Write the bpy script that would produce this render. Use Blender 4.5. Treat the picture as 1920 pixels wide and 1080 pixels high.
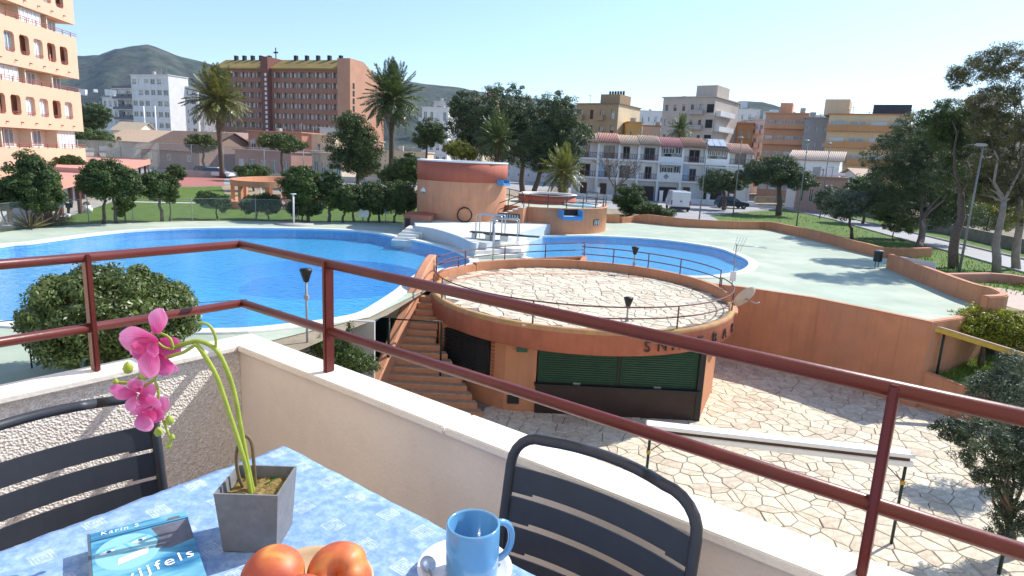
import bpy, bmesh, math, random
import numpy as np
from mathutils import Matrix, Vector
from mathutils.geometry import tessellate_polygon

# ------------------------------------------------------------------ scene, camera, sky, sun
for o in list(bpy.data.objects): bpy.data.objects.remove(o)
SC = bpy.context.scene
COL = SC.collection
EYE = Vector((0.0, 0.0, 5.2))
PITCH = math.atan(246.7 / 1195.0); ROLL = math.radians(2.8)
FWD = Vector((0, math.cos(PITCH), -math.sin(PITCH)))
_r0 = Vector((1, 0, 0)); _u0 = _r0.cross(FWD)
RGT = math.cos(ROLL) * _r0 + math.sin(ROLL) * _u0
UPV = -math.sin(ROLL) * _r0 + math.cos(ROLL) * _u0
cam_d = bpy.data.cameras.new('camera'); cam = bpy.data.objects.new('camera', cam_d); COL.objects.link(cam)
cam_d.sensor_width = 36.0; cam_d.lens = 36.0 * 1195.0 / 1920.0
cam_d.clip_start = 0.05; cam_d.clip_end = 9000
cam.matrix_world = Matrix(((RGT.x, UPV.x, -FWD.x, EYE.x), (RGT.y, UPV.y, -FWD.y, EYE.y), (RGT.z, UPV.z, -FWD.z, EYE.z), (0, 0, 0, 1)))
SC.camera = cam
SC.render.resolution_x = 1024; SC.render.resolution_y = 576

SUN_AZ = math.radians(57.0); SUN_EL = math.radians(43.0)      # azimuth measured from +Y towards +X
W = bpy.data.worlds.new('World'); SC.world = W; W.use_nodes = True
wn = W.node_tree.nodes; wl = W.node_tree.links
bg = wn['Background']
sky = wn.new('ShaderNodeTexSky'); sky.sky_type = 'NISHITA'; sky.sun_disc = False
sky.sun_elevation = SUN_EL; sky.sun_rotation = SUN_AZ
sky.air_density = 1.0; sky.dust_density = 0.4; sky.ozone_density = 3.5; sky.altitude = 20
wl.new(sky.outputs[0], bg.inputs[0]); bg.inputs[1].default_value = 0.13
sl = bpy.data.lights.new('sun', 'SUN'); sl.energy = 3.6; sl.angle = math.radians(0.53); sl.color = (1.0, 0.95, 0.87)
so = bpy.data.objects.new('sun', sl); COL.objects.link(so)
sdir = Vector((math.sin(SUN_AZ) * math.cos(SUN_EL), math.cos(SUN_AZ) * math.cos(SUN_EL), math.sin(SUN_EL)))
so.rotation_euler = sdir.to_track_quat('Z', 'Y').to_euler(); so.location = (40, 30, 60)
SC.view_settings.view_transform = 'Standard'; SC.view_settings.look = 'None'
SC.view_settings.exposure = 0.86; SC.view_settings.gamma = 1.0

HAZE = 0.00009
# ------------------------------------------------------------------ helpers
rnd = random.Random(7)
def sight(x, y):                      # direction of a line of sight through a photograph pixel
    x = float(x); y = float(y)
    return FWD + (x - 960) / 1195.0 * RGT - (y - 540) / 1195.0 * UPV
def S(x, y, z=0.0):                   # where that line meets the level z
    d = sight(x, y); return EYE + d * ((z - EYE.z) / d.z)
def SY(x, y, Y):                      # where it meets the depth Y
    d = sight(x, y); return EYE + d * (Y / d.y)
def hz(x):                            # pixel row of the horizon at column x
    return 293.0 + (x - 960) * 0.0489

class MB:
    def __init__(s): s.v = []; s.f = []; s.m = []; s.sm = []
    def add(s, vs, fs, mi=0, smooth=False):
        b = len(s.v); s.v += [tuple(p) for p in vs]
        for f in fs: s.f.append(tuple(i + b for i in f)); s.m.append(mi); s.sm.append(smooth)
        return s
    def box(s, x0, x1, y0, y1, z0, z1, mi=0):
        v = [(x0, y0, z0), (x1, y0, z0), (x1, y1, z0), (x0, y1, z0), (x0, y0, z1), (x1, y0, z1), (x1, y1, z1), (x0, y1, z1)]
        return s.add(v, [(0, 3, 2, 1), (4, 5, 6, 7), (0, 1, 5, 4), (1, 2, 6, 5), (2, 3, 7, 6), (3, 0, 4, 7)], mi)
    def obox(s, p, q, w, h, mi=0, z0=None, bev=0.0):
        # box along p->q, horizontal width w, height h (top at p.z/q.z)
        p = Vector(p); q = Vector(q); d = (q - p); n = Vector((-d.y, d.x, 0)); n.normalize(); n *= w / 2
        def bot(a): return a.z - h if z0 is None else z0
        v = [(p.x + n.x, p.y + n.y, bot(p)), (q.x + n.x, q.y + n.y, bot(q)), (q.x - n.x, q.y - n.y, bot(q)), (p.x - n.x, p.y - n.y, bot(p)),
             (p.x + n.x, p.y + n.y, p.z), (q.x + n.x, q.y + n.y, q.z), (q.x - n.x, q.y - n.y, q.z), (p.x - n.x, p.y - n.y, p.z)]
        return s.add(v, [(0, 1, 2, 3), (4, 7, 6, 5), (0, 4, 5, 1), (1, 5, 6, 2), (2, 6, 7, 3), (3, 7, 4, 0)], mi)
    def prism(s, poly, z0, z1, mi=0, caps=True):
        poly = [(p[0], p[1]) for p in poly]
        a = sum(poly[i][0] * poly[(i + 1) % len(poly)][1] - poly[(i + 1) % len(poly)][0] * poly[i][1] for i in range(len(poly)))
        if a < 0: poly = poly[::-1]
        n = len(poly); v = [(p[0], p[1], z0) for p in poly] + [(p[0], p[1], z1) for p in poly]
        fs = [(i, (i + 1) % n, n + (i + 1) % n, n + i) for i in range(n)]
        if caps: fs += [tuple(range(n, 2 * n)), tuple(range(n - 1, -1, -1))]
        return s.add(v, fs, mi)
    def tube(s, pts, r, n=8, mi=0, closed=False, caps=True):
        pts = [Vector(p) for p in pts]; N = len(pts)
        rs = r if isinstance(r, (list, tuple)) else [r] * N
        vs = []; prev = None
        for i, p in enumerate(pts):
            if closed: t = pts[(i + 1) % N] - pts[i - 1]
            else: t = pts[min(i + 1, N - 1)] - pts[max(i - 1, 0)]
            t.normalize()
            if prev is None:
                a = Vector((0, 0, 1)) if abs(t.z) < .9 else Vector((1, 0, 0)); u = t.cross(a).normalized()
            else:
                u = (prev - t * prev.dot(t)).normalized()
            prev = u; w = t.cross(u)
            for k in range(n):
                a = 2 * math.pi * k / n; vs.append(p + (u * math.cos(a) + w * math.sin(a)) * rs[i])
        fs = []
        for i in range(N if closed else N - 1):
            j = (i + 1) % N
            for k in range(n): fs.append((i * n + k, i * n + (k + 1) % n, j * n + (k + 1) % n, j * n + k))
        if not closed and caps: fs += [tuple(range(n - 1, -1, -1)), tuple((N - 1) * n + k for k in range(n))]
        return s.add(vs, fs, mi, True)
    def lathe(s, prof, c=(0, 0, 0), n=24, a0=0, a1=2 * math.pi, mi=0, smooth=True, sx=1, sy=1):
        full = abs(a1 - a0 - 2 * math.pi) < 1e-6; cols = n if full else n + 1; vs = []
        for k in range(cols):
            a = a0 + (a1 - a0) * k / n
            for (r, z) in prof: vs.append((c[0] + r * math.cos(a) * sx, c[1] + r * math.sin(a) * sy, c[2] + z))
        m = len(prof); fs = []
        for k in range(n):
            k2 = (k + 1) % cols
            for i in range(m - 1): fs.append((k * m + i, k2 * m + i, k2 * m + i + 1, k * m + i + 1))
        return s.add(vs, fs, mi, smooth)
    def sweep(s, path, prof, mi=0, smooth=False, caps=True):
        # path: list of (x,y,z); prof: list of (offset to the left, height); verticals kept
        P = [Vector(p) for p in path]; N = len(P); m = len(prof); vs = []
        for i, p in enumerate(P):
            d1 = (P[min(i + 1, N - 1)] - P[max(i, 0)]) if i < N - 1 else P[i] - P[i - 1]
            d0 = (P[i] - P[i - 1]) if i > 0 else d1
            d0 = Vector((d0.x, d0.y, 0)).normalized(); d1 = Vector((d1.x, d1.y, 0)).normalized()
            t = (d0 + d1).normalized(); n = Vector((-t.y, t.x, 0)); k = 1 / max(.35, t.dot(d1))
            for (o, h) in prof: vs.append((p.x + n.x * o * k, p.y + n.y * o * k, p.z + h))
        fs = []
        for i in range(N - 1):
            for j in range(m): fs.append((i * m + j, (i + 1) * m + j, (i + 1) * m + (j + 1) % m, i * m + (j + 1) % m))
        if caps: fs += [tuple(range(m)), tuple((N - 1) * m + j for j in range(m - 1, -1, -1))]
        return s.add(vs, fs, mi, smooth)
    def mesh(s, name, mats):
        me = bpy.data.meshes.new(name); me.from_pydata(s.v, [], s.f)
        if not isinstance(mats, (list, tuple)): mats = [mats]
        for m in mats: me.materials.append(m)
        me.polygons.foreach_set('material_index', s.m); me.polygons.foreach_set('use_smooth', s.sm)
        me.update(); return me
    def build(s, name, mats, parent=None, fix=True, bevel=0, auto=True):
        me = s.mesh(name, mats)
        bm = bmesh.new(); bm.from_mesh(me)
        if fix: bmesh.ops.recalc_face_normals(bm, faces=bm.faces)
        if bevel:
            bmesh.ops.bevel(bm, geom=[e for e in bm.edges if len(e.link_faces) == 2 and e.calc_face_angle(0) > .5], offset=bevel, segments=2, affect='EDGES', clamp_overlap=True)
        bm.to_mesh(me); bm.free()
        return link(name, me, parent)

def link(name, me, parent=None, world=True):
    o = bpy.data.objects.new(name, me); COL.objects.link(o)
    if parent is not None:
        o.parent = parent
        if world and parent.get('_w'): o.matrix_parent_inverse = Matrix.Translation(-Vector(parent.location))
    return o
def tag(o, label=None, cat=None, group=None, kind=None):
    if label: o['label'] = label
    if cat: o['category'] = cat
    if group: o['group'] = group
    if kind: o['kind'] = kind
    return o
def thing(name, label, cat, loc=(0, 0, 0), rz=None, group=None):
    # rz None: children are written in world coordinates; else in the thing's own frame
    o = bpy.data.objects.new(name, None); COL.objects.link(o); o.location = loc; o.empty_display_size = .2
    if rz is None: o['_w'] = 1
    else: o.rotation_euler = (0, 0, rz)
    return tag(o, label, cat, group)
def put(name, me, parent, loc, rz=0.0, sc=None):      # a copy of a part, sharing its mesh, in the parent's frame
    o = bpy.data.objects.new(name, me); COL.objects.link(o); o.parent = parent
    l = Vector(loc)
    if parent.get('_w'): l = l - Vector(parent.location)
    o.location = l
    if rz: o.rotation_euler = (0, 0, rz)
    if sc: o.scale = sc
    return o
def struct(name, mb, mats, parent=None, **k):
    o = mb.build(name, mats, parent, **k); o['kind'] = 'structure'; return o
def copy_tree(o, parent=None):
    c = o.copy(); COL.objects.link(c); c.parent = parent
    for ch in list(o.children): copy_tree(ch, c)
    return c

# ------------------------------------------------------------------ materials
def nt(name):
    m = bpy.data.materials.new(name); m.use_nodes = True
    t = m.node_tree; return m, t.nodes, t.links, t.nodes['Principled BSDF']
MATS = {}
def mat(name, col, rough=.75, var=.18, scale=2.5, bump=0.0, bscale=60, spec=.35, metal=0.0, streak=0.0, fine=0.0, coat=0.0, stain=None, stain_amt=0.0):
    if name in MATS: return MATS[name]
    m, n, l, p = nt(name)
    p.inputs['Roughness'].default_value = rough; p.inputs['Specular IOR Level'].default_value = spec; p.inputs['Metallic'].default_value = metal
    if coat: p.inputs['Coat Weight'].default_value = coat; p.inputs['Coat Roughness'].default_value = .15
    tc = n.new('ShaderNodeTexCoord'); no = n.new('ShaderNodeTexNoise'); no.inputs['Scale'].default_value = scale; no.inputs['Detail'].default_value = 7; no.inputs['Roughness'].default_value = .62
    l.new(tc.outputs['Object'], no.inputs['Vector'])
    cr = n.new('ShaderNodeValToRGB'); e = cr.color_ramp.elements
    e[0].position = .3; e[1].position = .72
    e[0].color = tuple(c * (1 - var) for c in col) + (1,); e[1].color = tuple(min(1, c * (1 + var * .8)) for c in col) + (1,)
    l.new(no.outputs['Fac'], cr.inputs['Fac']); out = cr.outputs['Color']
    def mixin(fac_out, color, amt):
        nonlocal out
        mx = n.new('ShaderNodeMix'); mx.data_type = 'RGBA'
        mm = n.new('ShaderNodeMath'); mm.operation = 'MULTIPLY'; mm.inputs[1].default_value = amt; mm.use_clamp = True
        l.new(fac_out, mm.inputs[0]); l.new(mm.outputs[0], mx.inputs['Factor']); l.new(out, mx.inputs['A']); mx.inputs['B'].default_value = tuple(color) + (1,)
        out = mx.outputs['Result']
    if streak:
        mp = n.new('ShaderNodeMapping'); mp.inputs['Scale'].default_value = (3.5, 3.5, .25); l.new(tc.outputs['Object'], mp.inputs['Vector'])
        n2 = n.new('ShaderNodeTexNoise'); n2.inputs['Scale'].default_value = 1.6; n2.inputs['Detail'].default_value = 5; l.new(mp.outputs[0], n2.inputs['Vector'])
        r2 = n.new('ShaderNodeValToRGB'); r2.color_ramp.elements[0].position = .5; r2.color_ramp.elements[1].position = .78; l.new(n2.outputs['Fac'], r2.inputs['Fac'])
        mixin(r2.outputs['Color'], [c * .55 for c in col], streak)
    if stain:
        n3 = n.new('ShaderNodeTexNoise'); n3.inputs['Scale'].default_value = scale * .45; n3.inputs['Detail'].default_value = 8; n3.inputs['Roughness'].default_value = .7; l.new(tc.outputs['Object'], n3.inputs['Vector'])
        r3 = n.new('ShaderNodeValToRGB'); r3.color_ramp.elements[0].position = .5; r3.color_ramp.elements[1].position = .68; l.new(n3.outputs['Fac'], r3.inputs['Fac'])
        mixin(r3.outputs['Color'], stain, stain_amt)
    if fine:
        n4 = n.new('ShaderNodeTexNoise'); n4.inputs['Scale'].default_value = bscale * 1.3; n4.inputs['Detail'].default_value = 3; l.new(tc.outputs['Object'], n4.inputs['Vector'])
        r4 = n.new('ShaderNodeValToRGB'); r4.color_ramp.elements[0].position = .48; r4.color_ramp.elements[1].position = .7; l.new(n4.outputs['Fac'], r4.inputs['Fac'])
        mixin(r4.outputs['Color'], [c * .5 for c in col], fine)
    l.new(out, p.inputs['Base Color'])
    if bump:
        nb = n.new('ShaderNodeTexNoise'); nb.inputs['Scale'].default_value = bscale; nb.inputs['Detail'].default_value = 4; l.new(tc.outputs['Object'], nb.inputs['Vector'])
        b = n.new('ShaderNodeBump'); b.inputs['Strength'].default_value = bump; b.inputs['Distance'].default_value = .6 / bscale
        l.new(nb.outputs['Fac'], b.inputs['Height']); l.new(b.outputs[0], p.inputs['Normal'])
    MATS[name] = m; return m
def leafmat(name, dark, light, trans=.25, rough=.5, spec=.35):
    m, n, l, p = nt(name)
    g = n.new('ShaderNodeNewGeometry'); tc = n.new('ShaderNodeTexCoord')
    no = n.new('ShaderNodeTexNoise'); no.inputs['Scale'].default_value = .9; no.inputs['Detail'].default_value = 4; l.new(tc.outputs['Object'], no.inputs['Vector'])
    ad = n.new('ShaderNodeMath'); ad.operation = 'MULTIPLY_ADD'; ad.inputs[1].default_value = .55; l.new(g.outputs['Random Per Island'], ad.inputs[0])
    mu = n.new('ShaderNodeMath'); mu.operation = 'MULTIPLY_ADD'; mu.inputs[1].default_value = 1.6; mu.inputs[2].default_value = -.55; l.new(no.outputs['Fac'], mu.inputs[0]); l.new(mu.outputs[0], ad.inputs[2])
    cr = n.new('ShaderNodeValToRGB'); e = cr.color_ramp.elements; e[0].position = .08; e[1].position = .92; e[0].color = tuple(dark) + (1,); e[1].color = tuple(light) + (1,)
    l.new(ad.outputs[0], cr.inputs['Fac']); l.new(cr.outputs[0], p.inputs['Base Color'])
    p.inputs['Roughness'].default_value = rough; p.inputs['Specular IOR Level'].default_value = spec
    t = n.new('ShaderNodeBsdfTranslucent'); l.new(cr.outputs[0], t.inputs['Color'])
    mx = n.new('ShaderNodeMixShader'); mx.inputs[0].default_value = trans
    l.new(p.outputs[0], mx.inputs[1]); l.new(t.outputs[0], mx.inputs[2]); l.new(mx.outputs[0], n['Material Output'].inputs['Surface'])
    return m
def glass(name, col=(.05, .07, .09), rough=.08):
    return mat(name, col, rough=rough, var=.35, scale=.35, spec=.9)
def see(name, col, fac):              # open netting seen from afar: part of the light goes straight through
    m, n, l, p = nt(name)
    p.inputs['Base Color'].default_value = tuple(col) + (1,); p.inputs['Roughness'].default_value = .8
    t = n.new('ShaderNodeBsdfTransparent'); mx = n.new('ShaderNodeMixShader')
    tc = n.new('ShaderNodeTexCoord'); no = n.new('ShaderNodeTexNoise'); no.inputs['Scale'].default_value = .8; no.inputs['Detail'].default_value = 3
    l.new(tc.outputs['Object'], no.inputs['Vector'])
    ma = n.new('ShaderNodeMath'); ma.operation = 'MULTIPLY_ADD'; ma.inputs[1].default_value = .3; ma.inputs[2].default_value = fac - .15
    l.new(no.outputs['Fac'], ma.inputs[0]); l.new(ma.outputs[0], mx.inputs[0])
    l.new(t.outputs[0], mx.inputs[1]); l.new(p.outputs[0], mx.inputs[2]); l.new(mx.outputs[0], n['Material Output'].inputs['Surface'])
    return m

ORANGE = (.545, .245, .13)
M_orange = mat('orange_render', ORANGE, var=.13, scale=1.1, bump=.25, bscale=30, streak=.5, stain=(.44, .24, .15), stain_amt=.55)
M_orange2 = mat('orange_render_pale', (.6, .28, .16), var=.12, scale=1.0, bump=.25, bscale=26, streak=.42, stain=(.5, .27, .17), stain_amt=.45)
M_red = mat('red_render', (.42, .115, .07), var=.12, scale=1.2, bump=.2, bscale=30, streak=.25)
M_rim = mat('rim_red_render', (.4, .13, .075), var=.16, scale=1.6, bump=.25, bscale=25, streak=.4, stain=(.24, .08, .05), stain_amt=.4)
M_white = mat('white_render', (.82, .81, .79), var=.06, scale=1.5, bump=.15, bscale=30, streak=.1)
M_whitepaint = mat('white_paint', (.78, .78, .77), var=.04, scale=4, rough=.5)
M_concrete = mat('concrete', (.42, .41, .38), var=.15, scale=1.2, bump=.2, bscale=25)
M_asphalt = mat('asphalt', (.36, .355, .35), var=.12, scale=.6, bump=.2, bscale=20)
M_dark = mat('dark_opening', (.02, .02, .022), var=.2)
M_black = mat('black_metal', (.018, .018, .02), rough=.45, var=.15, scale=10)
M_steel = mat('steel', (.55, .56, .57), rough=.3, metal=.9, var=.06, scale=8)
M_grey = mat('grey_metal', (.3, .31, .32), rough=.5, var=.1, scale=6)
M_glass = glass('window_glass')
M_glassb = glass('window_glass_pale', (.28, .36, .42), .15)
M_curtain = mat('curtain', (.72, .74, .76), var=.12, scale=3)
M_bark = mat('bark', (.13, .095, .07), var=.35, scale=6, bump=.6, bscale=22)
M_barkg = mat('bark_pale', (.26, .225, .19), var=.3, scale=3, bump=.4, bscale=14)
M_palmt = mat('palm_bark', (.12, .09, .065), var=.4, scale=9, bump=.8, bscale=9)
# ------------------------------------------------------------------ large structure: ground, deck, pools, plaza
PZ = -3.3                                               # level of the lower plaza
def flat(mb, outer, holes=(), z=0.0, mi=0):
    loops = [[Vector((p[0], p[1], 0)) for p in outer]] + [[Vector((p[0], p[1], 0)) for p in h] for h in holes]
    pts = [p for lp in loops for p in lp]; tris = tessellate_polygon(loops)
    fs = []
    for a, b, c in tris:
        ar = (pts[b].x - pts[a].x) * (pts[c].y - pts[a].y) - (pts[c].x - pts[a].x) * (pts[b].y - pts[a].y)
        fs.append((a, b, c) if ar > 0 else (a, c, b))
    mb.add([(p.x, p.y, z) for p in pts], fs, mi); return mb
def spline(pts, k=6, closed=True):
    P = [np.array(p[:3], float) if len(p) > 2 else np.array((p[0], p[1], 0.0)) for p in pts]; n = len(P); out = []
    for i in range(n if closed else n - 1):
        if closed: a, b, c, d = P[i - 1], P[i], P[(i + 1) % n], P[(i + 2) % n]
        else: a, b, c, d = P[max(i - 1, 0)], P[i], P[i + 1], P[min(i + 2, n - 1)]
        for j in range(k):
            t = j / k
            out.append(tuple(.5 * ((2 * b) + (-a + c) * t + (2 * a - 5 * b + 4 * c - d) * t * t + (-a + 3 * b - 3 * c + d) * t ** 3)))
    if not closed: out.append(tuple(P[-1]))
    return out
def offset(poly, d):
    n = len(poly); a = sum(poly[i][0] * poly[(i + 1) % n][1] - poly[(i + 1) % n][0] * poly[i][1] for i in range(n)); s = 1 if a > 0 else -1; out = []
    for i in range(n):
        t = Vector((poly[(i + 1) % n][0] - poly[i - 1][0], poly[(i + 1) % n][1] - poly[i - 1][1], 0)).normalized()
        out.append((poly[i][0] + t.y * d * s, poly[i][1] - t.x * d * s))
    return out
def xy(p): return (p[0], p[1])

M_grass = mat('lawn_grass', (.095, .17, .022), var=.35, scale=1.4, bump=.8, bscale=18, rough=.9, fine=.3, stain=(.17, .19, .05), stain_amt=.35)
M_dirt = mat('dry_ground', (.33, .27, .19), var=.25, scale=.5, bump=.4, bscale=8, rough=.95)
M_deck = mat('green_deck_paint', (.42, .49, .385), var=.16, scale=.45, bump=.15, bscale=30, rough=.8, stain=(.6, .6, .48), stain_amt=.8)
M_court = mat('court_red', (.42, .17, .14), var=.1, scale=.6)

# --- pools (outlines read where the waterline meets the deck)
poolL = [S(*p) for p in ((-330, 545), (-120, 490), (0, 462.5), (64, 455.6), (167, 441.7), (250, 433.5), (361, 428.8), (480, 428), (600, 430), (690, 435), (749, 446), (800, 456), (840, 466), (872, 480), (882, 494), (850, 503), (800, 509), (768, 524), (744, 545), (705, 571), (672, 589), (620, 600), (569, 606.5), (466, 617), (365, 619), (200, 617), (0, 605), (-200, 592), (-360, 580))]
poolL = [xy(p) for p in spline([xy(p) for p in poolL], 5)]
poolR = [S(*p) for p in ((973, 446), (1036, 443.5), (1115, 442.8), (1234, 449.5), (1333, 463), (1373, 475), (1404, 491), (1393, 507), (1345, 517), (1294, 518.8), (1200, 513), (1110, 501), (1030, 489), (981, 481), (967, 463))]
poolR = [xy(p) for p in spline([xy(p) for p in poolR], 5)]

deck_far = [S(*p) for p in ((0, 436), (69, 426), (167, 420), (250, 417), (361, 414.3), (480, 414.3), (560, 415.5), (680, 417), (757, 418))]
par_base = [S(*p) for p in ((1130, 417), (1162, 418), (1184, 416.5), (1290, 426), (1359, 429), (1443, 431), (1520, 448.6), (1595.6, 469.7), (1652, 482))]
S_base = [S(*p) for p in ((1663, 503), (1717, 526.7), (1783, 554), (1822, 569), (1846, 577))]
DR = S(1740, 602)
deck_edge = [S(1784, 596), DR, S(1638, 580.6), S(1525, 558), S(1388, 538)]
deck = [xy(p) for p in ([(-48, 24)] + deck_far + [(-6, 55), (3, 58)] + par_base + [S(1672, 486)] + S_base + deck_edge + [(8.2, 28.6), (4, 29.3), (-1, 28), (-2.6, 26.0), (-2.45, 24.2), (-3.3, 24.2), (-4.45, 19.5), (-4.75, 19.2)] + [S(503, 640), (-7.6, 12), (-8.6, 3), (-48, 3)])]
mb = MB(); flat(mb, deck, [poolL, poolR], 0.0)
DECK = struct('pool_deck', mb, M_deck)
hole = [(-7.5, -12), (-6.8, 12), (-4.7, 18.2), (-4.0, 20), (-3.2, 24.5), (-2, 27.3), (4, 28.8), (8.3, 28.4), (10.3, 28.1), (12.85, 26.45), (14.4, 24.62), (15.5, 23.25), (16.7, 23.9), (20.3, 26.6), (24, 25.5), (32, 21), (34, -12)]
GND = 8000
mb = MB(); flat(mb, [(-GND, -GND), (GND, -GND), (GND, GND), (-GND, GND)], [hole, offset(poolL, .22), offset(poolR, .22)], -0.03)
struct('ground', mb, M_dirt)

# pool basins
def tilemat(name, col, edge):
    m, n, l, p = nt(name)
    tc = n.new('ShaderNodeTexCoord'); br = n.new('ShaderNodeTexBrick'); br.inputs['Scale'].default_value = 4.0; br.offset = 0
    br.inputs['Brick Width'].default_value = .25; br.inputs['Row Height'].default_value = .25; br.inputs['Mortar Size'].default_value = .012
    br.inputs['Color1'].default_value = tuple(c * .9 for c in col) + (1,); br.inputs['Color2'].default_value = tuple(min(1, c * 1.1) for c in col) + (1,); br.inputs['Mortar'].default_value = tuple(edge) + (1,)
    l.new(tc.outputs['Object'], br.inputs['Vector'])
    no = n.new('ShaderNodeTexNoise'); no.inputs['Scale'].default_value = .35; no.inputs['Detail'].default_value = 4; l.new(tc.outputs['Object'], no.inputs['Vector'])
    mx = n.new('ShaderNodeMix'); mx.data_type = 'RGBA'; mx.blend_type = 'MULTIPLY'; mx.inputs['Factor'].default_value = .2; l.new(br.outputs['Color'], mx.inputs['A']); l.new(no.outputs['Fac'], mx.inputs['B'])
    l.new(mx.outputs['Result'], p.inputs['Base Color']); p.inputs['Roughness'].default_value = .4
    return m
M_tile = tilemat('pool_mosaic', (.085, .55, .95), (.16, .62, .96)); M_tiledeep = tilemat('pool_mosaic_deep', (.055, .4, .86), (.1, .45, .88))  # bowl tiles bluer, standing in for light absorbed by the deeper water
M_coping = mat('pool_coping', (.72, .71, .66), var=.1, scale=2, bump=.2, bscale=30)
def watermat():
    m, n, l, p = nt('pool_water')
    n.remove(p)
    tr = n.new('ShaderNodeBsdfTransparent'); tr.inputs[0].default_value = (.7, .88, .96, 1)
    gl = n.new('ShaderNodeBsdfGlossy'); gl.inputs['Roughness'].default_value = .03
    tc = n.new('ShaderNodeTexCoord'); mp = n.new('ShaderNodeMapping'); mp.inputs['Scale'].default_value = (1, 1.6, 1); mp.inputs['Rotation'].default_value = (0, 0, .5); l.new(tc.outputs['Object'], mp.inputs[0])
    n1 = n.new('ShaderNodeTexNoise'); n1.inputs['Scale'].default_value = 2.6; n1.inputs['Detail'].default_value = 5; n1.inputs['Distortion'].default_value = .8; l.new(mp.outputs[0], n1.inputs['Vector'])
    b = n.new('ShaderNodeBump'); b.inputs['Strength'].default_value = .5; b.inputs['Distance'].default_value = .09; l.new(n1.outputs['Fac'], b.inputs['Height'])
    lw = n.new('ShaderNodeLayerWeight'); lw.inputs['Blend'].default_value = .5; l.new(b.outputs[0], lw.inputs['Normal']); l.new(b.outputs[0], gl.inputs['Normal'])
    pw = n.new('ShaderNodeMath'); pw.operation = 'POWER'; pw.inputs[1].default_value = 5; l.new(lw.outputs['Facing'], pw.inputs[0])
    fr = n.new('ShaderNodeMath'); fr.operation = 'MULTIPLY_ADD'; fr.inputs[1].default_value = .9; fr.inputs[2].default_value = .02; l.new(pw.outputs[0], fr.inputs[0])
    mx = n.new('ShaderNodeMixShader'); l.new(fr.outputs[0], mx.inputs[0]); l.new(tr.outputs[0], mx.inputs[1]); l.new(gl.outputs[0], mx.inputs[2])
    l.new(mx.outputs[0], n['Material Output'].inputs['Surface']); return m
M_water = watermat()
def pool(outline, floor, bowl=None):
    inner = offset(outline, -.02)
    mb = MB(); n = len(inner)
    mb.add([(p[0], p[1], -.002) for p in inner] + [(p[0], p[1], floor) for p in inner], [(i, (i + 1) % n, n + (i + 1) % n, n + i) for i in range(n)], 0)
    if bowl:
        c, R, dz = bowl
        ring = [(c[0] + R * math.cos(a), c[1] + R * math.sin(a)) for a in np.linspace(0, 2 * math.pi, 48, endpoint=False)]
        r2 = [(c[0] + (R - 1.0) * math.cos(a), c[1] + (R - 1.0) * math.sin(a)) for a in np.linspace(0, 2 * math.pi, 48, endpoint=False)]
        flat(mb, inner, [ring], floor); m = 48
        mb.add([(p[0], p[1], floor) for p in ring] + [(p[0], p[1], floor - dz) for p in r2], [(i, (i + 1) % m, m + (i + 1) % m, m + i) for i in range(m)], 1, True)
        mb.add([(p[0], p[1], floor - dz) for p in r2], [tuple(range(m))], 1)
    else: flat(mb, inner, [], floor)
    basin = struct('pool_basin', mb, [M_tile, M_tiledeep], fix=False)
    w = MB(); flat(w, offset(outline, -.03), [], -.075); struct('pool_water', w, M_water, fix=False)
    # coping ring
    o2 = offset(outline, .45); i2 = offset(outline, -.05); c = MB(); n = len(outline)
    c.add([(p[0], p[1], .006) for p in o2] + [(p[0], p[1], .05) for p in offset(outline, .43)] + [(p[0], p[1], .05) for p in i2] + [(p[0], p[1], -.06) for p in i2],
          [(k * n + i, k * n + (i + 1) % n, (k + 1) * n + (i + 1) % n, (k + 1) * n + i) for k in range(3) for i in range(n)])
    struct('pool_coping', c, M_coping, fix=True)
pool(poolL, -.62, (S(610, 519, -.62), 4.7, .5))
pool(poolR, -.5)

# retaining walls below the deck edge
mb = MB()
edge = [S(1846, 577), S(1784, 596), DR, S(1638, 580.6), S(1525, 558), S(1388, 538)] + [Vector((8.2, 28.6, 0)), Vector((4, 29.3, 0)), Vector((-1, 28, 0)), Vector((-2.6, 26, 0))]
mb.sweep([(p.x, p.y, 0) for p in edge], [(-.02, .045), (-.02, PZ - .1), (.26, PZ - .1), (.26, .045)])
e2 = [Vector((-4.45, 19.5, 0)), Vector((-4.75, 19.2, 0)), S(503, 640), Vector((-7.6, 12, 0)), Vector((-8.6, 3, 0))]
RW = tag(mb.build('retaining_wall', M_orange, bevel=.03), 'long orange rendered retaining wall under the pale green pool deck', 'wall', kind='thing')
mb = MB(); mb.sweep([(p.x, p.y, 0) for p in e2], [(-.03, -.01), (-.03, PZ - .1), (-.25, PZ - .1), (-.25, -.01)])
tag(mb.build('retaining_wall', M_concrete), 'grey retaining wall of the deck beside the shrubs at the stair foot', 'wall', kind='thing')

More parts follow.
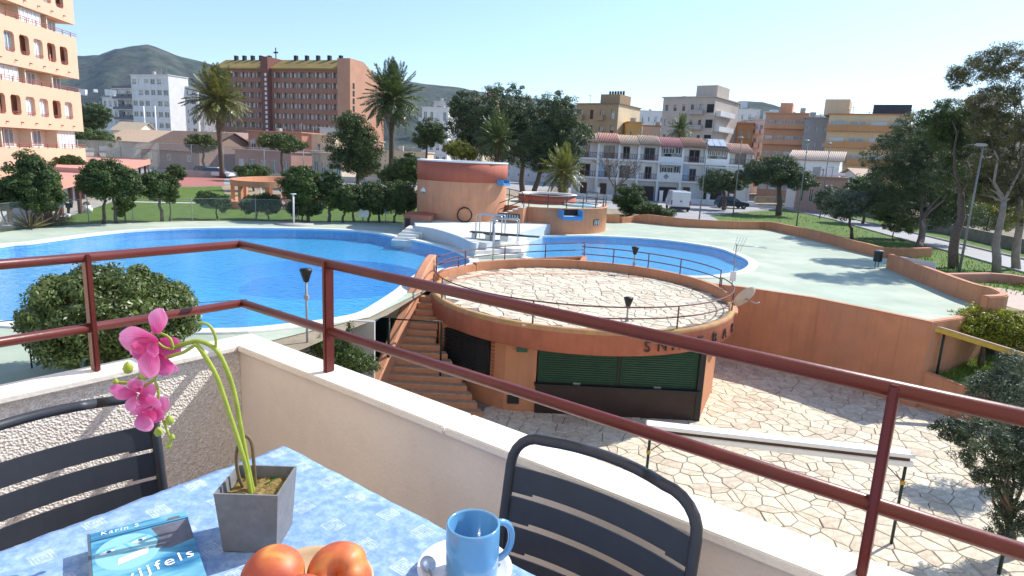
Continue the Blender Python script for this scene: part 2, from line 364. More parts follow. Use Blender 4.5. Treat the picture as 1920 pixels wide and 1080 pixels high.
# --- plaza with crazy paving
M_mortar = mat('mortar', (.24, .205, .165), var=.25, scale=3, bump=.3, bscale=30)
mb = MB(); mb.add([(-40, -14, PZ), (36, -14, PZ), (36, 32, PZ), (-40, 32, PZ)], [(0, 1, 2, 3)])
PLAZA = struct('plaza', mb, M_mortar)
def stonemat():
    m, n, l, p = nt('flagstone')
    g = n.new('ShaderNodeNewGeometry'); oi = n.new('ShaderNodeObjectInfo'); tc = n.new('ShaderNodeTexCoord')
    ad = n.new('ShaderNodeMath'); ad.operation = 'ADD'; l.new(g.outputs['Random Per Island'], ad.inputs[0]); l.new(oi.outputs['Random'], ad.inputs[1])
    fr = n.new('ShaderNodeMath'); fr.operation = 'FRACT'; l.new(ad.outputs[0], fr.inputs[0])
    cr = n.new('ShaderNodeValToRGB'); e = cr.color_ramp.elements
    e[0].color = (.64, .55, .41, 1); e[1].color = (.77, .69, .54, 1); x = e.new(.35); x.color = (.7, .62, .475, 1); x = e.new(.7); x.color = (.74, .66, .51, 1); x = e.new(.12); x.color = (.62, .52, .4, 1)
    l.new(fr.outputs[0], cr.inputs['Fac'])
    no = n.new('ShaderNodeTexNoise'); no.inputs['Scale'].default_value = 5; no.inputs['Detail'].default_value = 8; no.inputs['Roughness'].default_value = .7; l.new(tc.outputs['Object'], no.inputs['Vector'])
    r2 = n.new('ShaderNodeValToRGB'); r2.color_ramp.elements[0].position = .38; r2.color_ramp.elements[0].color = (.62, .6, .57, 1); r2.color_ramp.elements[1].position = .6; r2.color_ramp.elements[1].color = (1, 1, 1, 1); l.new(no.outputs['Fac'], r2.inputs['Fac'])
    mx = n.new('ShaderNodeMix'); mx.data_type = 'RGBA'; mx.blend_type = 'MULTIPLY'; mx.inputs['Factor'].default_value = .75; l.new(cr.outputs[0], mx.inputs['A']); l.new(r2.outputs[0], mx.inputs['B'])
    l.new(mx.outputs['Result'], p.inputs['Base Color']); p.inputs['Roughness'].default_value = .85
    b = n.new('ShaderNodeBump'); b.inputs['Strength'].default_value = .35; b.inputs['Distance'].default_value = .02; l.new(no.outputs['Fac'], b.inputs['Height']); l.new(b.outputs[0], p.inputs['Normal'])
    return m
M_stone = stonemat()
def crazy(x0, x1, y0, y1, s, seed, inside, gap=1.0):
    r = random.Random(seed); pts = []; grid = {}
    ny = int((y1 - y0) / s) + 1; nx = int((x1 - x0) / s) + 1
    for j in range(-1, ny + 1):
        for i in range(-1, nx + 1):
            if r.random() < .33: continue
            p = (x0 + (i + .5 + r.uniform(-.55, .55)) * s, y0 + (j + .5 + r.uniform(-.55, .55)) * s, r.uniform(-.22, .22) * s * s)
            grid.setdefault((int(p[0] // s), int(p[1] // s)), []).append(len(pts)); pts.append(p)
    out = []
    for k, (px, py, pw) in enumerate(pts):
        if not inside(px, py): continue
        R = 2.6 * s; poly = [(px - R, py - R), (px + R, py - R), (px + R, py + R), (px - R, py + R)]
        gx, gy = int(px // s), int(py // s); nb = []
        for dx in range(-3, 4):
            for dy in range(-3, 4): nb += grid.get((gx + dx, gy + dy), [])
        for q in sorted(nb, key=lambda q: (pts[q][0] - px) ** 2 + (pts[q][1] - py) ** 2)[1:26]:
            qx, qy, qw = pts[q]; nx_, ny_ = qx - px, qy - py; L2 = nx_ * nx_ + ny_ * ny_; L = math.sqrt(L2)
            if L < 1e-6: continue
            lim = (L2 + pw - qw) / 2 - gap * L * (.0085 + .005 * ((k * 7 + q * 13) % 5) / 4); new = []
            for i in range(len(poly)):
                a = poly[i - 1]; b = poly[i]
                da = (a[0] - px) * nx_ + (a[1] - py) * ny_ - lim; db = (b[0] - px) * nx_ + (b[1] - py) * ny_ - lim
                if (da < 0) != (db < 0):
                    t = da / (da - db); new.append((a[0] + (b[0] - a[0]) * t, a[1] + (b[1] - a[1]) * t))
                if db < 0: new.append(b)
            poly = new
            if len(poly) < 3: break
        if len(poly) >= 3: out.append((px, py, poly))
    return out
def stone(mb, px, py, poly, z, r, ox=0, oy=0, oz=0):
    h = .02 + r.uniform(0, .012); n = len(poly); tx, ty = r.uniform(-.012, .012), r.uniform(-.012, .012)
    cx = sum(p[0] for p in poly) / n; cy = sum(p[1] for p in poly) / n
    poly = [(p[0] + r.uniform(-.008, .008), p[1] + r.uniform(-.008, .008)) for p in poly]
    def zz(p): return z + h + (p[0] - cx) * tx + (p[1] - cy) * ty
    ins = [(cx + (p[0] - cx) * .955, cy + (p[1] - cy) * .955) for p in poly]
    v = [(p[0] - ox, p[1] - oy, z - .01 - oz) for p in poly] + [(p[0] - ox, p[1] - oy, zz(p) - .012 - oz) for p in poly] + [(p[0] - ox, p[1] - oy, zz(p) - oz) for p in ins]
    fs = [(k * n + i, k * n + (i + 1) % n, (k + 1) * n + (i + 1) % n, (k + 1) * n + i) for k in range(2) for i in range(n)] + [tuple(2 * n + i for i in range(n))]
    mb.add(v, fs)
def proj(p):
    v = Vector(p) - EYE; d = v.dot(FWD)
    return (960 + 1195 * v.dot(RGT) / d, 540 - 1195 * v.dot(UPV) / d, d) if d > .1 else (-9, -9, 1)
def pave(parent, cells, z, r, score):
    sc = sorted(cells, key=lambda c: -score(c)); rest = MB()
    for k, (px, py, poly) in enumerate(sc):
        if k < 300:
            mb = MB(); stone(mb, px, py, poly, z, r, px, py, z)
            o = bpy.data.objects.new('flagstone', mb.mesh('flagstone', M_stone)); COL.objects.link(o); o.parent = parent
            l = Vector((px, py, z))
            if parent.get('_w'): l = l - parent.location
            o.location = l
        else: stone(rest, px, py, poly, z, r)
    if rest.v:
        o = rest.build('small_flagstones', M_stone, parent, fix=False); o['kind'] = 'stuff'
def area(poly):
    return abs(sum(poly[i - 1][0] * poly[i][1] - poly[i][0] * poly[i - 1][1] for i in range(len(poly)))) / 2
wall_pl = [(p[0], p[1]) for p in (S(1388, 538), S(1525, 558), S(1638, 580.6), DR)]
def in_plaza(x, y):
    if y > 28 or x > 21 or x < -4.3 or y < 7: return False
    if x < -1 and y > 19.5: return False
    if x > 9.5:                                   # stay in front of the retaining wall
        for (ax, ay), (bx, by) in zip(wall_pl, wall_pl[1:]):
            if ax <= x <= bx and y > ay + (by - ay) * (x - ax) / (bx - ax) + .1: return False
        if x > DR.x and y > DR.y - (x - DR.x) * .96 + .1: return False
    if (x > -1.0 and x < 6.6 and y > 20.7): return False
    return True
cells = crazy(-4.5, 21, 7, 27.5, .38, 3, in_plaza)
def sc_pl(c):
    X, Y, d = proj((c[0], c[1], PZ))
    if not (1180 < X < 1925 and 640 < Y < 1085): return area(c[2]) * 1e-4
    return area(c[2]) * (EYE.z - PZ) / d ** 3
pave(PLAZA, cells, PZ, random.Random(5), sc_pl)

# planting bed beside the stair foot
mb = MB(); flat(mb, [(-4.5, 19.6), (-4.75, 19.1), xy(S(503, 640)), (-7.4, 12), (-3.0, 12), (-3.3, 17.5)], [], -2.3)
struct('planting_bed', mb, mat('bed_soil', (.14, .1, .07), var=.3, scale=3, bump=.8, bscale=12))
mb = MB(); mb.box(-5.0, -4.2, 19.02, 19.2, PZ, -.006); tag(mb.build('retaining_wall', M_concrete), 'short grey wall end beside the stair stringer', 'wall', kind='thing')

# lawns, paths, roads, courts
mb = MB(); flat(mb, [xy(p) for p in ([S(-330, 486)] + deck_far + [(-4, 54), (-5, 66), (-30, 66), S(415, 349), S(330, 351), S(235, 362), S(150, 390), S(105, 412), S(-60, 437)])], [], -.012)
struct('lawn', mb, M_grass)
mb = MB(); flat(mb, [xy(p) for p in (S(70, 424), S(150, 399), S(215, 377), S(225, 368), S(165, 369), S(108, 382), S(-60, 415), S(-160, 440))], [], .0); struct('gallery_path', mb, M_concrete)
pth = [S(*p) for p in ((240, 378), (330, 380), (470, 381), (600, 384), (700, 385))]
mb = MB(); mb.sweep([(p.x, p.y, 0) for p in pth], [(-.3, 0), (.3, 0), (.3, -.04), (-.3, -.04)]); struct('lawn_path', mb, M_coping)
mb = MB(); flat(mb, [xy(p) for p in (S(150, 352), S(420, 348), S(420, 331), S(300, 331))], [], -.004); struct('tennis_court', mb, M_court)
mb = MB(); flat(mb, [xy(p) for p in (S(-200, 334), S(1100, 358), S(1100, 345), S(700, 325), S(280, 318), S(-200, 318))], [], -.015); struct('street', mb, M_asphalt)
g2 = [S(*p) for p in ((1130, 405), (1184, 404), (1240, 409), (1290, 417), (1345, 414), (1330, 403), (1400, 397), (1470, 391), (1560, 412), (1690, 449), (1800, 478), (1960, 524), (1960, 560), (1800, 540), (1740, 500), (1650, 483), (1520, 449), (1443, 431), (1290, 427), (1184, 417), (1130, 418))]
mb = MB(); flat(mb, [xy(p) for p in g2], [], -.02); struct('grass_verge', mb, M_grass)
rd = [S(*p) for p in ((1060, 372), (1180, 372), (1300, 378), (1420, 385), (1500, 388), (1600, 412), (1700, 435), (1800, 459), (1960, 497), (1960, 524), (1800, 478), (1690, 449), (1560, 412), (1470, 392), (1400, 398), (1330, 404), (1352, 414), (1292, 418), (1235, 400), (1150, 392), (1060, 388))]
mb = MB(); flat(mb, [xy(p) for p in rd], [], -.012); struct('road', mb, M_asphalt)
kb = [S(*p) for p in ((1345, 404), (1402, 397), (1470, 391.5), (1560, 411.5), (1690, 448.5), (1800, 477.5), (1960, 523))]
mb = MB(); mb.sweep([(p.x, p.y, .09) for p in kb], [(-.08, 0), (.08, 0), (.08, -.15), (-.08, -.15)]); struct('kerb', mb, M_concrete)
kb = [S(*p) for p in ((1290, 377), (1420, 384), (1500, 387), (1600, 411), (1700, 434), (1800, 458), (1960, 496))]
mb = MB(); mb.sweep([(p.x, p.y, .1) for p in kb], [(-.08, 0), (.08, 0), (.08, -.15), (-.08, -.15)]); struct('kerb', mb, M_concrete)
mb = MB(); flat(mb, [xy(p) for p in (S(1500, 386), S(1600, 410), S(1700, 433), S(1960, 494), S(1990, 470), S(1700, 408), S(1560, 380), S(1490, 378))], [], -.008); struct('grass_verge', mb, M_grass)

# hills
def hillmesh(name, prof, D, m, seed):
    r = random.Random(seed); mb = MB(); P = []
    for i in range(len(prof) - 1):
        (xa, ya), (xb, yb) = prof[i], prof[i + 1]; k = max(2, int((xb - xa) / 9))
        for j in range(k): P.append((xa + (xb - xa) * j / k, ya + (yb - ya) * j / k))
    P.append(prof[-1]); rows = [(.62, -.02), (.7, .14), (.77, .33), (.83, .52), (.89, .72), (.95, .9), (1, 1), (1.06, .85), (1.3, .3), (1.5, -.05)]; n = len(P)
    ph = [r.uniform(0, 6.28) for _ in range(12)]; vs = []
    for ri, (f, h) in enumerate(rows):
        for i, (x, y) in enumerate(P):
            d = sight(x, y); hd = math.hypot(d.x, d.y); top = EYE.z + d.z / hd * D
            rid = .08 * math.sin(x * .025 + ph[0] + ri * .25) + .05 * math.sin(x * .055 + ph[1] - ri * .5) + .02 * math.sin(x * .13 + ph[2] + ri)
            w = h * (1 - h) * 2.6
            hh = top * (h + rid * w) + (r.uniform(-1, 1) * .004 * top if 0 < ri else 0)
            vs.append((d.x / hd * D * f, d.y / hd * D * f, hh if h > 0 else -6))
    fs = [(a * n + i, a * n + i + 1, (a + 1) * n + i + 1, (a + 1) * n + i) for a in range(len(rows) - 1) for i in range(n - 1)]
    mb.add(vs, fs, 0, True); return struct(name, mb, m)
M_hill = mat('hill_scrub', (.06, .072, .045), var=.75, scale=.018, rough=1, bump=.5, bscale=.05, spec=.05, stain=(.13, .11, .08), stain_amt=.5)
hillmesh('hills', [(-200, 150), (0, 125), (100, 108), (147, 105), (185, 103), (215, 92), (250, 86), (275, 83), (292, 88), (330, 103), (400, 122), (470, 150), (560, 175), (640, 195)], 2300, M_hill, 1)
hillmesh('hills', [(560, 240), (640, 190), (700, 143), (730, 140), (760, 152), (800, 158), (860, 164), (900, 172), (1000, 184), (1060, 192), (1130, 205), (1250, 222), (1330, 235)], 1900, M_hill, 2)
hillmesh('hills', [(1120, 225), (1180, 205), (1230, 212), (1300, 205), (1345, 196), (1390, 189), (1430, 191), (1480, 205), (1520, 225), (1600, 245), (1760, 300)], 1500, M_hill, 3)
# ------------------------------------------------------------------ pool terrace structures
def ring(c, R, z, a0, a1, n): return [(c[0] + R * math.cos(a0 + (a1 - a0) * i / n), c[1] + R * math.sin(a0 + (a1 - a0) * i / n), z) for i in range(n + 1)]
def wallthing(name, label, path, w, z_bot, m, cat='wall', bev=.04, cap=None):
    mb = MB(); mb.sweep(path, [(-w / 2, 0), (-w / 2, z_bot), (w / 2, z_bot), (w / 2, 0)])
    return tag(mb.build(name, m, bevel=bev), label, cat, kind='thing')
# raised platform between the two pools
PH = .72
bk = [S(*p, PH) for p in ((779, 424), (813, 429), (857, 442.5), (886, 455.6), (899, 455))]
plat = [xy(p) for p in spline([xy(p) for p in bk], 5, closed=False)] + [xy(S(912, 456, PH)), xy(S(960, 447, PH)), xy(S(968, 440, PH)), (2.5, 44.6), (2, 47), (-6.5, 47), (-6.9, 43)]
mb = MB(); mb.prism(plat, -1.2, PH)
plt_ = thing('pool_platform', 'raised white platform with curved side wall toned to blue-grey shade between the two pools', 'platform', (-2, 38, 0))
mb.build('platform_wall', mat('platform_side_shade', (.52, .56, .6), var=.08, scale=1, streak=.15), plt_)  # bluish shade of this side is put into the colour
mb = MB(); flat(mb, offset(plat, -.03), [], PH + .012); flat(mb, offset(plat, -.03), [], PH + .002); mb.build('platform_top', mat('platform_top_paint', (.66, .68, .62), var=.12, scale=.8, stain=(.45, .5, .42), stain_amt=.35), plt_, fix=False)
for k in range(3):       # broad steps down towards the deck
    z = PH - .18 * (k + 1); a = [S(892 - 2 * k, 462 + 9 * k, z), S(974 + 4 * k, 455 + 11 * k, z)]
    mb = MB(); mb.prism([xy(a[0]), xy(a[1]), (a[1].x + .4, a[1].y + 6), (a[0].x + 1.2, a[0].y + 6)], -.3, z); mb.build('step', M_coping, plt_)
for k in range(5):       # small steps at the pool end
    p = S(776 - 6.5 * k, 428 + 5.5 * k, PH - .15 * (k + 1)); mb = MB(); mb.box(p.x - .5, p.x + .75, p.y - .1, p.y + 1.5, -.4, PH - .15 * (k + 1)); mb.build('step', M_coping, plt_)

# round tower
TC = SY(866.5, 350, 46.0); TC = (TC.x, TC.y); TR = 3.17; TT = 4.72
t = thing('pump_tower', 'round orange rendered tower with a red band and white rim beside the pools', 'tower', (TC[0], TC[1], 0))
mb = MB(); mb.lathe([(TR, -.1), (TR, 3.35)], TC + (0,), 64); mb.build('tower_wall', M_orange2, t)
mb = MB(); mb.lathe([(TR - .05, 3.35), (TR + .025, 3.35), (TR + .025, TT - .1), (TR - .05, TT - .1)], TC + (0,), 64); mb.build('red_band', M_red, t)
mb = MB(); mb.lathe([(TR - .1, TT - .1), (TR + .05, TT - .1), (TR + .05, TT), (TR - .28, TT), (TR - .28, TT - .25)], TC + (0,), 64); mb.build('rim', M_white, t)
mb = MB(); mb.lathe([(0.001, TT - .1), (TR - .2, TT - .1)], TC + (0,), 48); mb.build('roof', M_whitepaint, t)
M_bluep = mat('blue_plastic', (.08, .3, .6), rough=.4, var=.08)
def chute(px, py, w, lab, th, cen, R):
    a = math.atan2(S(px, py, 1.2).y - cen[1], S(px, py, 1.2).x - cen[0])
    # find the facing angle whose projected column matches px
    best = min((abs(proj((cen[0] + R * math.cos(q), cen[1] + R * math.sin(q), 1.5))[0] - px), q) for q in np.linspace(math.pi, 2 * math.pi, 400)); a = best[1]
    p = Vector((cen[0] + R * math.cos(a), cen[1] + R * math.sin(a), 0)); z = SY(px, py, p.y).z
    o = thing('water_chute', lab, 'chute', (p.x, p.y, z), a + math.pi / 2)
    mb = MB(); h = w * .42; d = w * .5
    mb.box(-w / 2, w / 2, -d, .15, -h * .55, -h * .45); mb.build('tray', M_whitepaint, o)
    for s in (-1, 1):
        mb = MB(); mb.prism([(s * w / 2 - .05, -d - .02), (s * w / 2 + .05, -d - .02), (s * w / 2 + .05, .15), (s * w / 2 - .05, .15)], -h * .5 - .1, h * .25); mb.build('side_wall', M_bluep, o, bevel=.02)
    mb = MB(); mb.box(-w / 2 - .04, w / 2 + .04, -d - .06, -d + .06, -h * .85, -h * .42); mb.build('lip', M_bluep, o, bevel=.02)
    mb = MB(); mb.box(-w / 2, w / 2, -.03, .12, -h * .44, h * .24); mb.build('mouth', M_dark, o)
chute(937, 339, .85, 'small white and blue water chute on the round tower', t, TC, TR)
# hoop leaning on the tower, wall lamp
p = S(873, 414, PH)
mb = MB(); hoop = [(p.x + .47 * math.cos(a), TC[1] - TR - .2 + .1 * math.sin(a), PH + .5 + .47 * math.sin(a)) for a in np.linspace(0, 2 * math.pi, 32, endpoint=False)]
mb.tube(hoop, .05, 8, closed=True); tag(mb.build('rubber_hoop', M_black), 'black rubber hoop leaning against the round tower', 'hoop')
p = SY(797, 357, TC[1] - 1.9)
o = thing('wall_lamp', 'white and green dome lamp on the side of the round tower', 'lamp', p)
mb = MB(); mb.lathe([(.001, .22), (.16, .18), (.27, .05), (.3, -.06)], p, 20); mb.build('shade', M_whitepaint, o)
mb = MB(); mb.lathe([(.3, -.06), (.22, -.18), (.001, -.24)], p, 20); mb.build('globe', mat('green_glass', (.2, .45, .4), rough=.2), o)
mb = MB(); mb.tube([(p.x, p.y, p.z + .2), (p.x, p.y, p.z + 1.55), (p.x + .1, p.y + .1, p.z + 1.9)], .02, 6); mb.box(p.x - .1, p.x + .12, p.y - .1, p.y + .3, p.z + .5, p.z + .75); mb.build('conduit', M_grey, o)
# brown cabinet by the tower
p0 = S(757, 436); 
o = thing('deck_cabinet', 'brown masonry cabinet with red lid at the foot of the round tower', 'cabinet', p0)
mb = MB(); mb.box(p0.x, p0.x + 1.75, p0.y, p0.y + 2.5, 0, 1.05); mb.build('body', mat('brown_render', (.3, .19, .15), var=.12), o)
mb = MB(); mb.box(p0.x - .06, p0.x + 1.8, p0.y - .06, p0.y + 2.55, 1.05, 1.17); mb.build('lid', M_red, o)
mb = MB(); mb.box(p0.x + .08, p0.x + .42, p0.y - .03, p0.y + .03, .1, .95); mb.build('door', M_black, o)

# low round pool house
LC = (2.05, 49.45); LR = 4.93; LT = 1.82
t = thing('round_pool_house', 'low round orange pool house with railed roof pool and outside stair', 'pool house', (LC[0], LC[1], 0))
mb = MB(); mb.lathe([(LR, -.1), (LR, LT - .06), (LR + .06, LT - .06), (LR + .06, LT), (LR - .3, LT), (LR - .3, LT - .15)], LC + (0,), 80); mb.build('house_wall', M_orange2, t)
mb = MB(); mb.lathe([(.001, LT - .04), (LR - .2, LT - .04)], LC + (0,), 48); mb.build('roof', M_deck, t)
c2 = (LC[0] + .35, LC[1] + 1.0)
mb = MB(); mb.lathe([(2.25, LT - .05), (2.25, LT + .58), (1.95, LT + .58), (1.95, LT + .3)], c2 + (0,), 48); mb.build('raised_basin', M_red, t)
mb = MB(); mb.lathe([(2.33, LT + .58), (2.33, LT + .66), (1.9, LT + .66), (1.9, LT + .5)], c2 + (0,), 48); mb.build('basin_rim', M_coping, t)
c3 = (LC[0] + 3.0, LC[1] - .9)
mb = MB(); mb.lathe([(1.45, LT - .02), (1.45, LT + .12), (1.15, LT + .12), (1.15, LT + .03)], c3 + (0,), 36); mb.lathe([(.001, LT + .04), (1.2, LT + .04)], c3 + (0,), 36, mi=1); mb.build('splash_basin', [M_coping, M_tile], t)
# vents
def on_cyl(px, py, cen, R):
    a = min((abs(proj((cen[0] + R * math.cos(q), cen[1] + R * math.sin(q), .8))[0] - px), q) for q in np.linspace(math.pi * .9, 2.1 * math.pi, 500))[1]
    x, y = cen[0] + R * math.cos(a), cen[1] + R * math.sin(a); return Vector((x, y, SY(px, py, y).z)), a
for (px, py, w, h, nm) in ((951, 416, 1.75, .42, 'glass_block_vent'), (1118, 417, .7, .4, 'vent')):
    p, a = on_cyl(px, py, LC, LR if px > 1000 else LR + 1.03)
    if px < 1000: p.z += .36
    v = put('vent_recess', (lambda m: (m.box(-w / 2, w / 2, -.03, .12, -h / 2, h / 2), m.mesh('vent_recess', M_dark))[1])(MB()), t, p, a + math.pi / 2)
    k = int(w / .18)
    for i in range(k):
        b = MB(); b.box(-.06, .06, -.05, .0, -h / 2 + .04, h / 2 - .04); q = p + Vector((math.cos(a + math.pi / 2), math.sin(a + math.pi / 2), 0)) * (-w / 2 + (i + .5) * w / k)
        put('glass_block', b.mesh('glass_block', M_glassb), t, q, a + math.pi / 2)
chute(1066, 397, 1.45, 'wide blue edged water chute on the low round pool house', t, LC, LR)
# outside stair rising along the wall on the left
o = t
a0 = math.radians(214); a1 = math.radians(255); N = 11
for i in range(N):
    a = a0 + (a1 - a0) * i / N; b = a0 + (a1 - a0) * (i + 1) / N; z = .15 + (LT - .15) * (i + 1) / N
    pts = [(LC[0] + r * math.cos(q), LC[1] + r * math.sin(q)) for r, q in ((LR - .02, a), (LR + 1.0, a), (LR + 1.0, b), (LR - .02, b))]
    mb = MB(); mb.prism(pts, -.1, z - .04); mb.build('stair_wall', M_orange2, t)
    mb = MB(); mb.prism([(LC[0] + r * math.cos(q), LC[1] + r * math.sin(q)) for r, q in ((LR, a - .006), (LR + 1.02, a - .006), (LR + 1.02, b), (LR, b))], z - .04, z); mb.build('tread', M_coping, t)
mb = MB(); mb.prism([(LC[0] + r * math.cos(q), LC[1] + r * math.sin(q)) for r, q in ((LR - .1, math.radians(190)), (LR + .75, math.radians(190)), (LR + .75, math.radians(213)), (LR - .1, math.radians(213)))], -.1, LT + .25); mb.build('stair_block', M_orange, t)
mb = MB(); mb.prism([(LC[0] + r * math.cos(q), LC[1] + r * math.sin(q)) for r, q in ((LR - .12, math.radians(189.6)), (LR + .8, math.radians(189.6)), (LR + .8, math.radians(213.4)), (LR - .12, math.radians(213.4)))], LT + .25, LT + .31); mb.build('block_cap', mat('yellow_lichen_cap', (.5, .5, .33), var=.2), t)
M_rail = mat('dark_rail_paint', (.045, .03, .03), rough=.45, var=.2, scale=8)
def handrail(name, label, path, hs, r, posts, m, cat='railing', closed=False):
    # path on the floor; rails at the heights hs; posts at indices
    o = thing(name, label, cat, path[0])
    for h in hs:
        mb = MB(); mb.tube([(p[0], p[1], p[2] + h) for p in path], r, 8, closed=closed); mb.build('rail', m, o)
    for i in posts:
        p = path[i]; mb = MB(); mb.tube([(p[0], p[1], p[2] - .02), (p[0], p[1], p[2] + max(hs))], r * 1.1, 8); mb.build('post', m, o)
    return o
pr_ = ring(LC, LR - .12, LT, math.radians(256), math.radians(400), 36)
handrail('roof_railing', 'dark railing round the roof of the low round pool house', pr_, (.4, .85), .03, range(0, 37, 4), M_rail)
st_ = [(LC[0] + (LR + .95) * math.cos(a0 + (a1 - a0) * i / N), LC[1] + (LR + .95) * math.sin(a0 + (a1 - a0) * i / N), .15 + (LT - .15) * i / N) for i in range(N + 1)]
handrail('stair_railing', 'dark sloping handrail up the outside stair of the pool house', st_, (.45, .9), .03, (0, 4, 8, N), M_rail)
st2 = [(LC[0] + (LR + .6) * math.cos(math.radians(a)), LC[1] + (LR + .6) * math.sin(math.radians(a)), LT + .3) for a in (191, 197, 204, 212)] + [(LC[0] - 2.6, LC[1] - .6, LT + .1), (LC[0] - 1.6, LC[1] - 2.6, LT)]
handrail('roof_railing', 'short railing on the yellow capped block beside the round tower', st2, (.4, .85), .03, (0, 3, 4, 5), M_rail)

# diving boards
def board(px, py, lab, yaw, hs=1.35):
    p = S(px, py, PH); o = thing('diving_board', lab, 'diving board', p, yaw, group='diving boards')
    mb = MB(); mb.box(-.22, .22, -1.9, 1.1, .32, .38); mb.build('plank', mat('board_grip', (.05, .055, .05), var=.3, scale=9), o, bevel=.01)
    mb = MB(); mb.box(-.2, .2, -.2, .2, 0, .3); mb.build('pedestal', M_coping, o, bevel=.02); mb = MB(); mb.box(-.15, .15, .75, 1.0, 0, .3); mb.build('pedestal', M_coping, o, bevel=.02)
    for s in (-1, 1):
        mb = MB(); mb.tube([(s * .33, -.75, 0), (s * .33, -.75, hs - .08), (s * .33, -.67, hs), (s * .33, .62, hs), (s * .33, .7, hs - .08), (s * .33, .7, 0)], .028, 8); mb.build('hand_rail', M_steel, o)
board(918, 449, 'diving board with steel hand rails on the pool platform', math.radians(75))
board(945, 452, 'low diving board with steel hand rails nearer the blue right pool', math.radians(82), 1.2)
p = S(924, 492); o = thing('pool_shower', 'slim steel shower column on the deck between the pools', 'shower', p)
mb = MB(); mb.tube([(p.x, p.y, 0), (p.x, p.y, 2.05)], .055, 10); mb.build('column', M_steel, o); mb = MB(); mb.lathe([(.001, .06), (.17, .05), (.18, 0), (.001, -.01)], (p.x, p.y, 2.05), 16); mb.build('shower_head', M_steel, o)
p = S(551, 420); o = thing('pool_shower', 'white shower post on a round base at the lawn edge of the pool', 'shower', p)
mb = MB(); mb.tube([(p.x, p.y, 0), (p.x, p.y, 2.0)], .06, 8); mb.build('column', M_whitepaint, o); mb = MB(); mb.lathe([(.001, .05), (.2, .04), (.2, 0), (.001, -.02)], (p.x, p.y, 2.0), 12); mb.build('shower_head', M_whitepaint, o)
mb = MB(); mb.lathe([(1.3, .004), (1.3, .06), (.001, .06)], (p.x, p.y, 0), 32); mb.build('base', M_concrete, o)

# parapet along the far deck edge
top = [(1129, 400), (1159, 404)]
pp = [S(1128, 417), S(1161, 418.5)]
wallthing('parapet_wall', 'short orange parapet stub beside the low round pool house', [(pp[0].x, pp[0].y, .78), (pp[1].x, pp[1].y, .68)], .35, -.85, M_orange)
pb = [S(*p) for p in ((1163, 418.3), (1176, 417.6), (1190, 417), (1212, 419), (1250, 422.6), (1290, 426), (1359, 429), (1410, 430), (1443, 431), (1480, 439), (1520, 448.6), (1560, 459), (1595.6, 469.7), (1625, 476.5), (1655, 483), (1700, 483), (1742, 480.5))]
hts = [.55, .5, .62, .8, .75, .72, .68, .68, .7, .72, .74, .74, .72, .7, .66, .62, .6]
path = spline([(p.x, p.y, h) for p, h in zip(pb, hts)], 3, closed=False)
wallthing('parapet_wall', 'long orange parapet bordering the far edge of the green deck', path, .32, -.95, M_orange)
sb = [S(*p) for p in ((1663, 503), (1690, 515), (1717, 526.7), (1750, 540), (1783, 554), (1822, 569))]
path = spline([(p.x + .15, p.y + .1, .82) for p in sb] + [(S(1852, 579).x + .3, S(1852, 579).y + .3, .82), (S(1866, 588).x + .1, S(1866, 588).y - .1, .82), (S(1840, 592).x, S(1840, 592).y, .8)], 4, closed=False)
wallthing('parapet_wall', 'curved orange parapet ending in a hook beside the yellow green shrubs', path, .32, -1.1, M_orange)
a = S(1672, 503); b = S(1752, 513)
wallthing('white_wall', 'white painted wall in the corner between two orange parapets', [(a.x + .6, a.y + .9, .62), (b.x, b.y, .6)], .12, -.9, M_white, bev=.01)
# lower ramp at the far right
a = [S(*p, -.1) for p in ((1770, 533), (1850, 531), (1890, 534), (1990, 552))]
wallthing('ramp_wall', 'low pink rendered wall curving beside the lower ramp under the eucalyptus', [(p.x, p.y, .45) for p in a], .4, -.75, mat('pink_render', (.5, .24, .17), var=.1, scale=1.2))
mb = MB(); flat(mb, [xy(p) for p in (S(1800, 541), S(1850, 537), S(1990, 560), S(1990, 600), S(1885, 575))], [], .03); struct('ramp', mb, mat('ramp_paving', (.5, .38, .31), var=.12))
# litter bin on the deck
p = S(1643, 502); o = thing('litter_bin', 'dark cylindrical litter bin on twin posts standing on the green deck', 'bin', p)
mb = MB(); mb.lathe([(.001, .36), (.2, .36), (.225, .4), (.225, .86), (.25, .9), (.25, .94), (.001, .96)], p, 20); mb.build('body', mat('bin_green', (.03, .045, .045), rough=.5), o)
mb = MB(); mb.lathe([(.19, .955), (.24, .955), (.24, .99), (.001, 1.02)], p, 20); mb.build('lid', M_grey, o)
for s in (-1, 1): mb = MB(); mb.tube([(p.x + s * .09, p.y, 0), (p.x + s * .09, p.y, .4)], .02, 6); mb.build('post', M_black, o)

# planter, yellow beam and rail beyond the retaining wall
dw = Vector((.72, -.69, 0))
q0 = DR + Vector((.12, -.1, -1.85)); q1 = q0 + dw * 2.0 + Vector((0, 0, -.35)); q2 = q0 + dw * 6 + Vector((0, 0, -.9))
wallthing('planter_wall', 'low orange planter wall running down from the end of the retaining wall', [q0, q1, q2], .28, -2.0, M_orange)
mb = MB(); flat(mb, [xy(q0), xy(q2), (26, 20), (24, 27), xy(S(1846, 577)), xy(S(1784, 596))], [], -2.05); struct('planter_soil', mb, M_grass)
b0 = Vector((DR.x + .02, DR.y - .05, -.12)); b1 = SY(1920, 664, 22.2); b2 = b0 + (b1 - b0) * 1.9
o = thing('yellow_beam', 'weathered beam with yellow painted face running past the shrubs', 'beam', b0)
mb = MB(); mb.obox(b0, b2, .2, .17); mb.build('beam', mat('yellow_paint', (.55, .36, .05), var=.25, scale=3, stain=(.35, .22, .1), stain_amt=.6), o, bevel=.01)
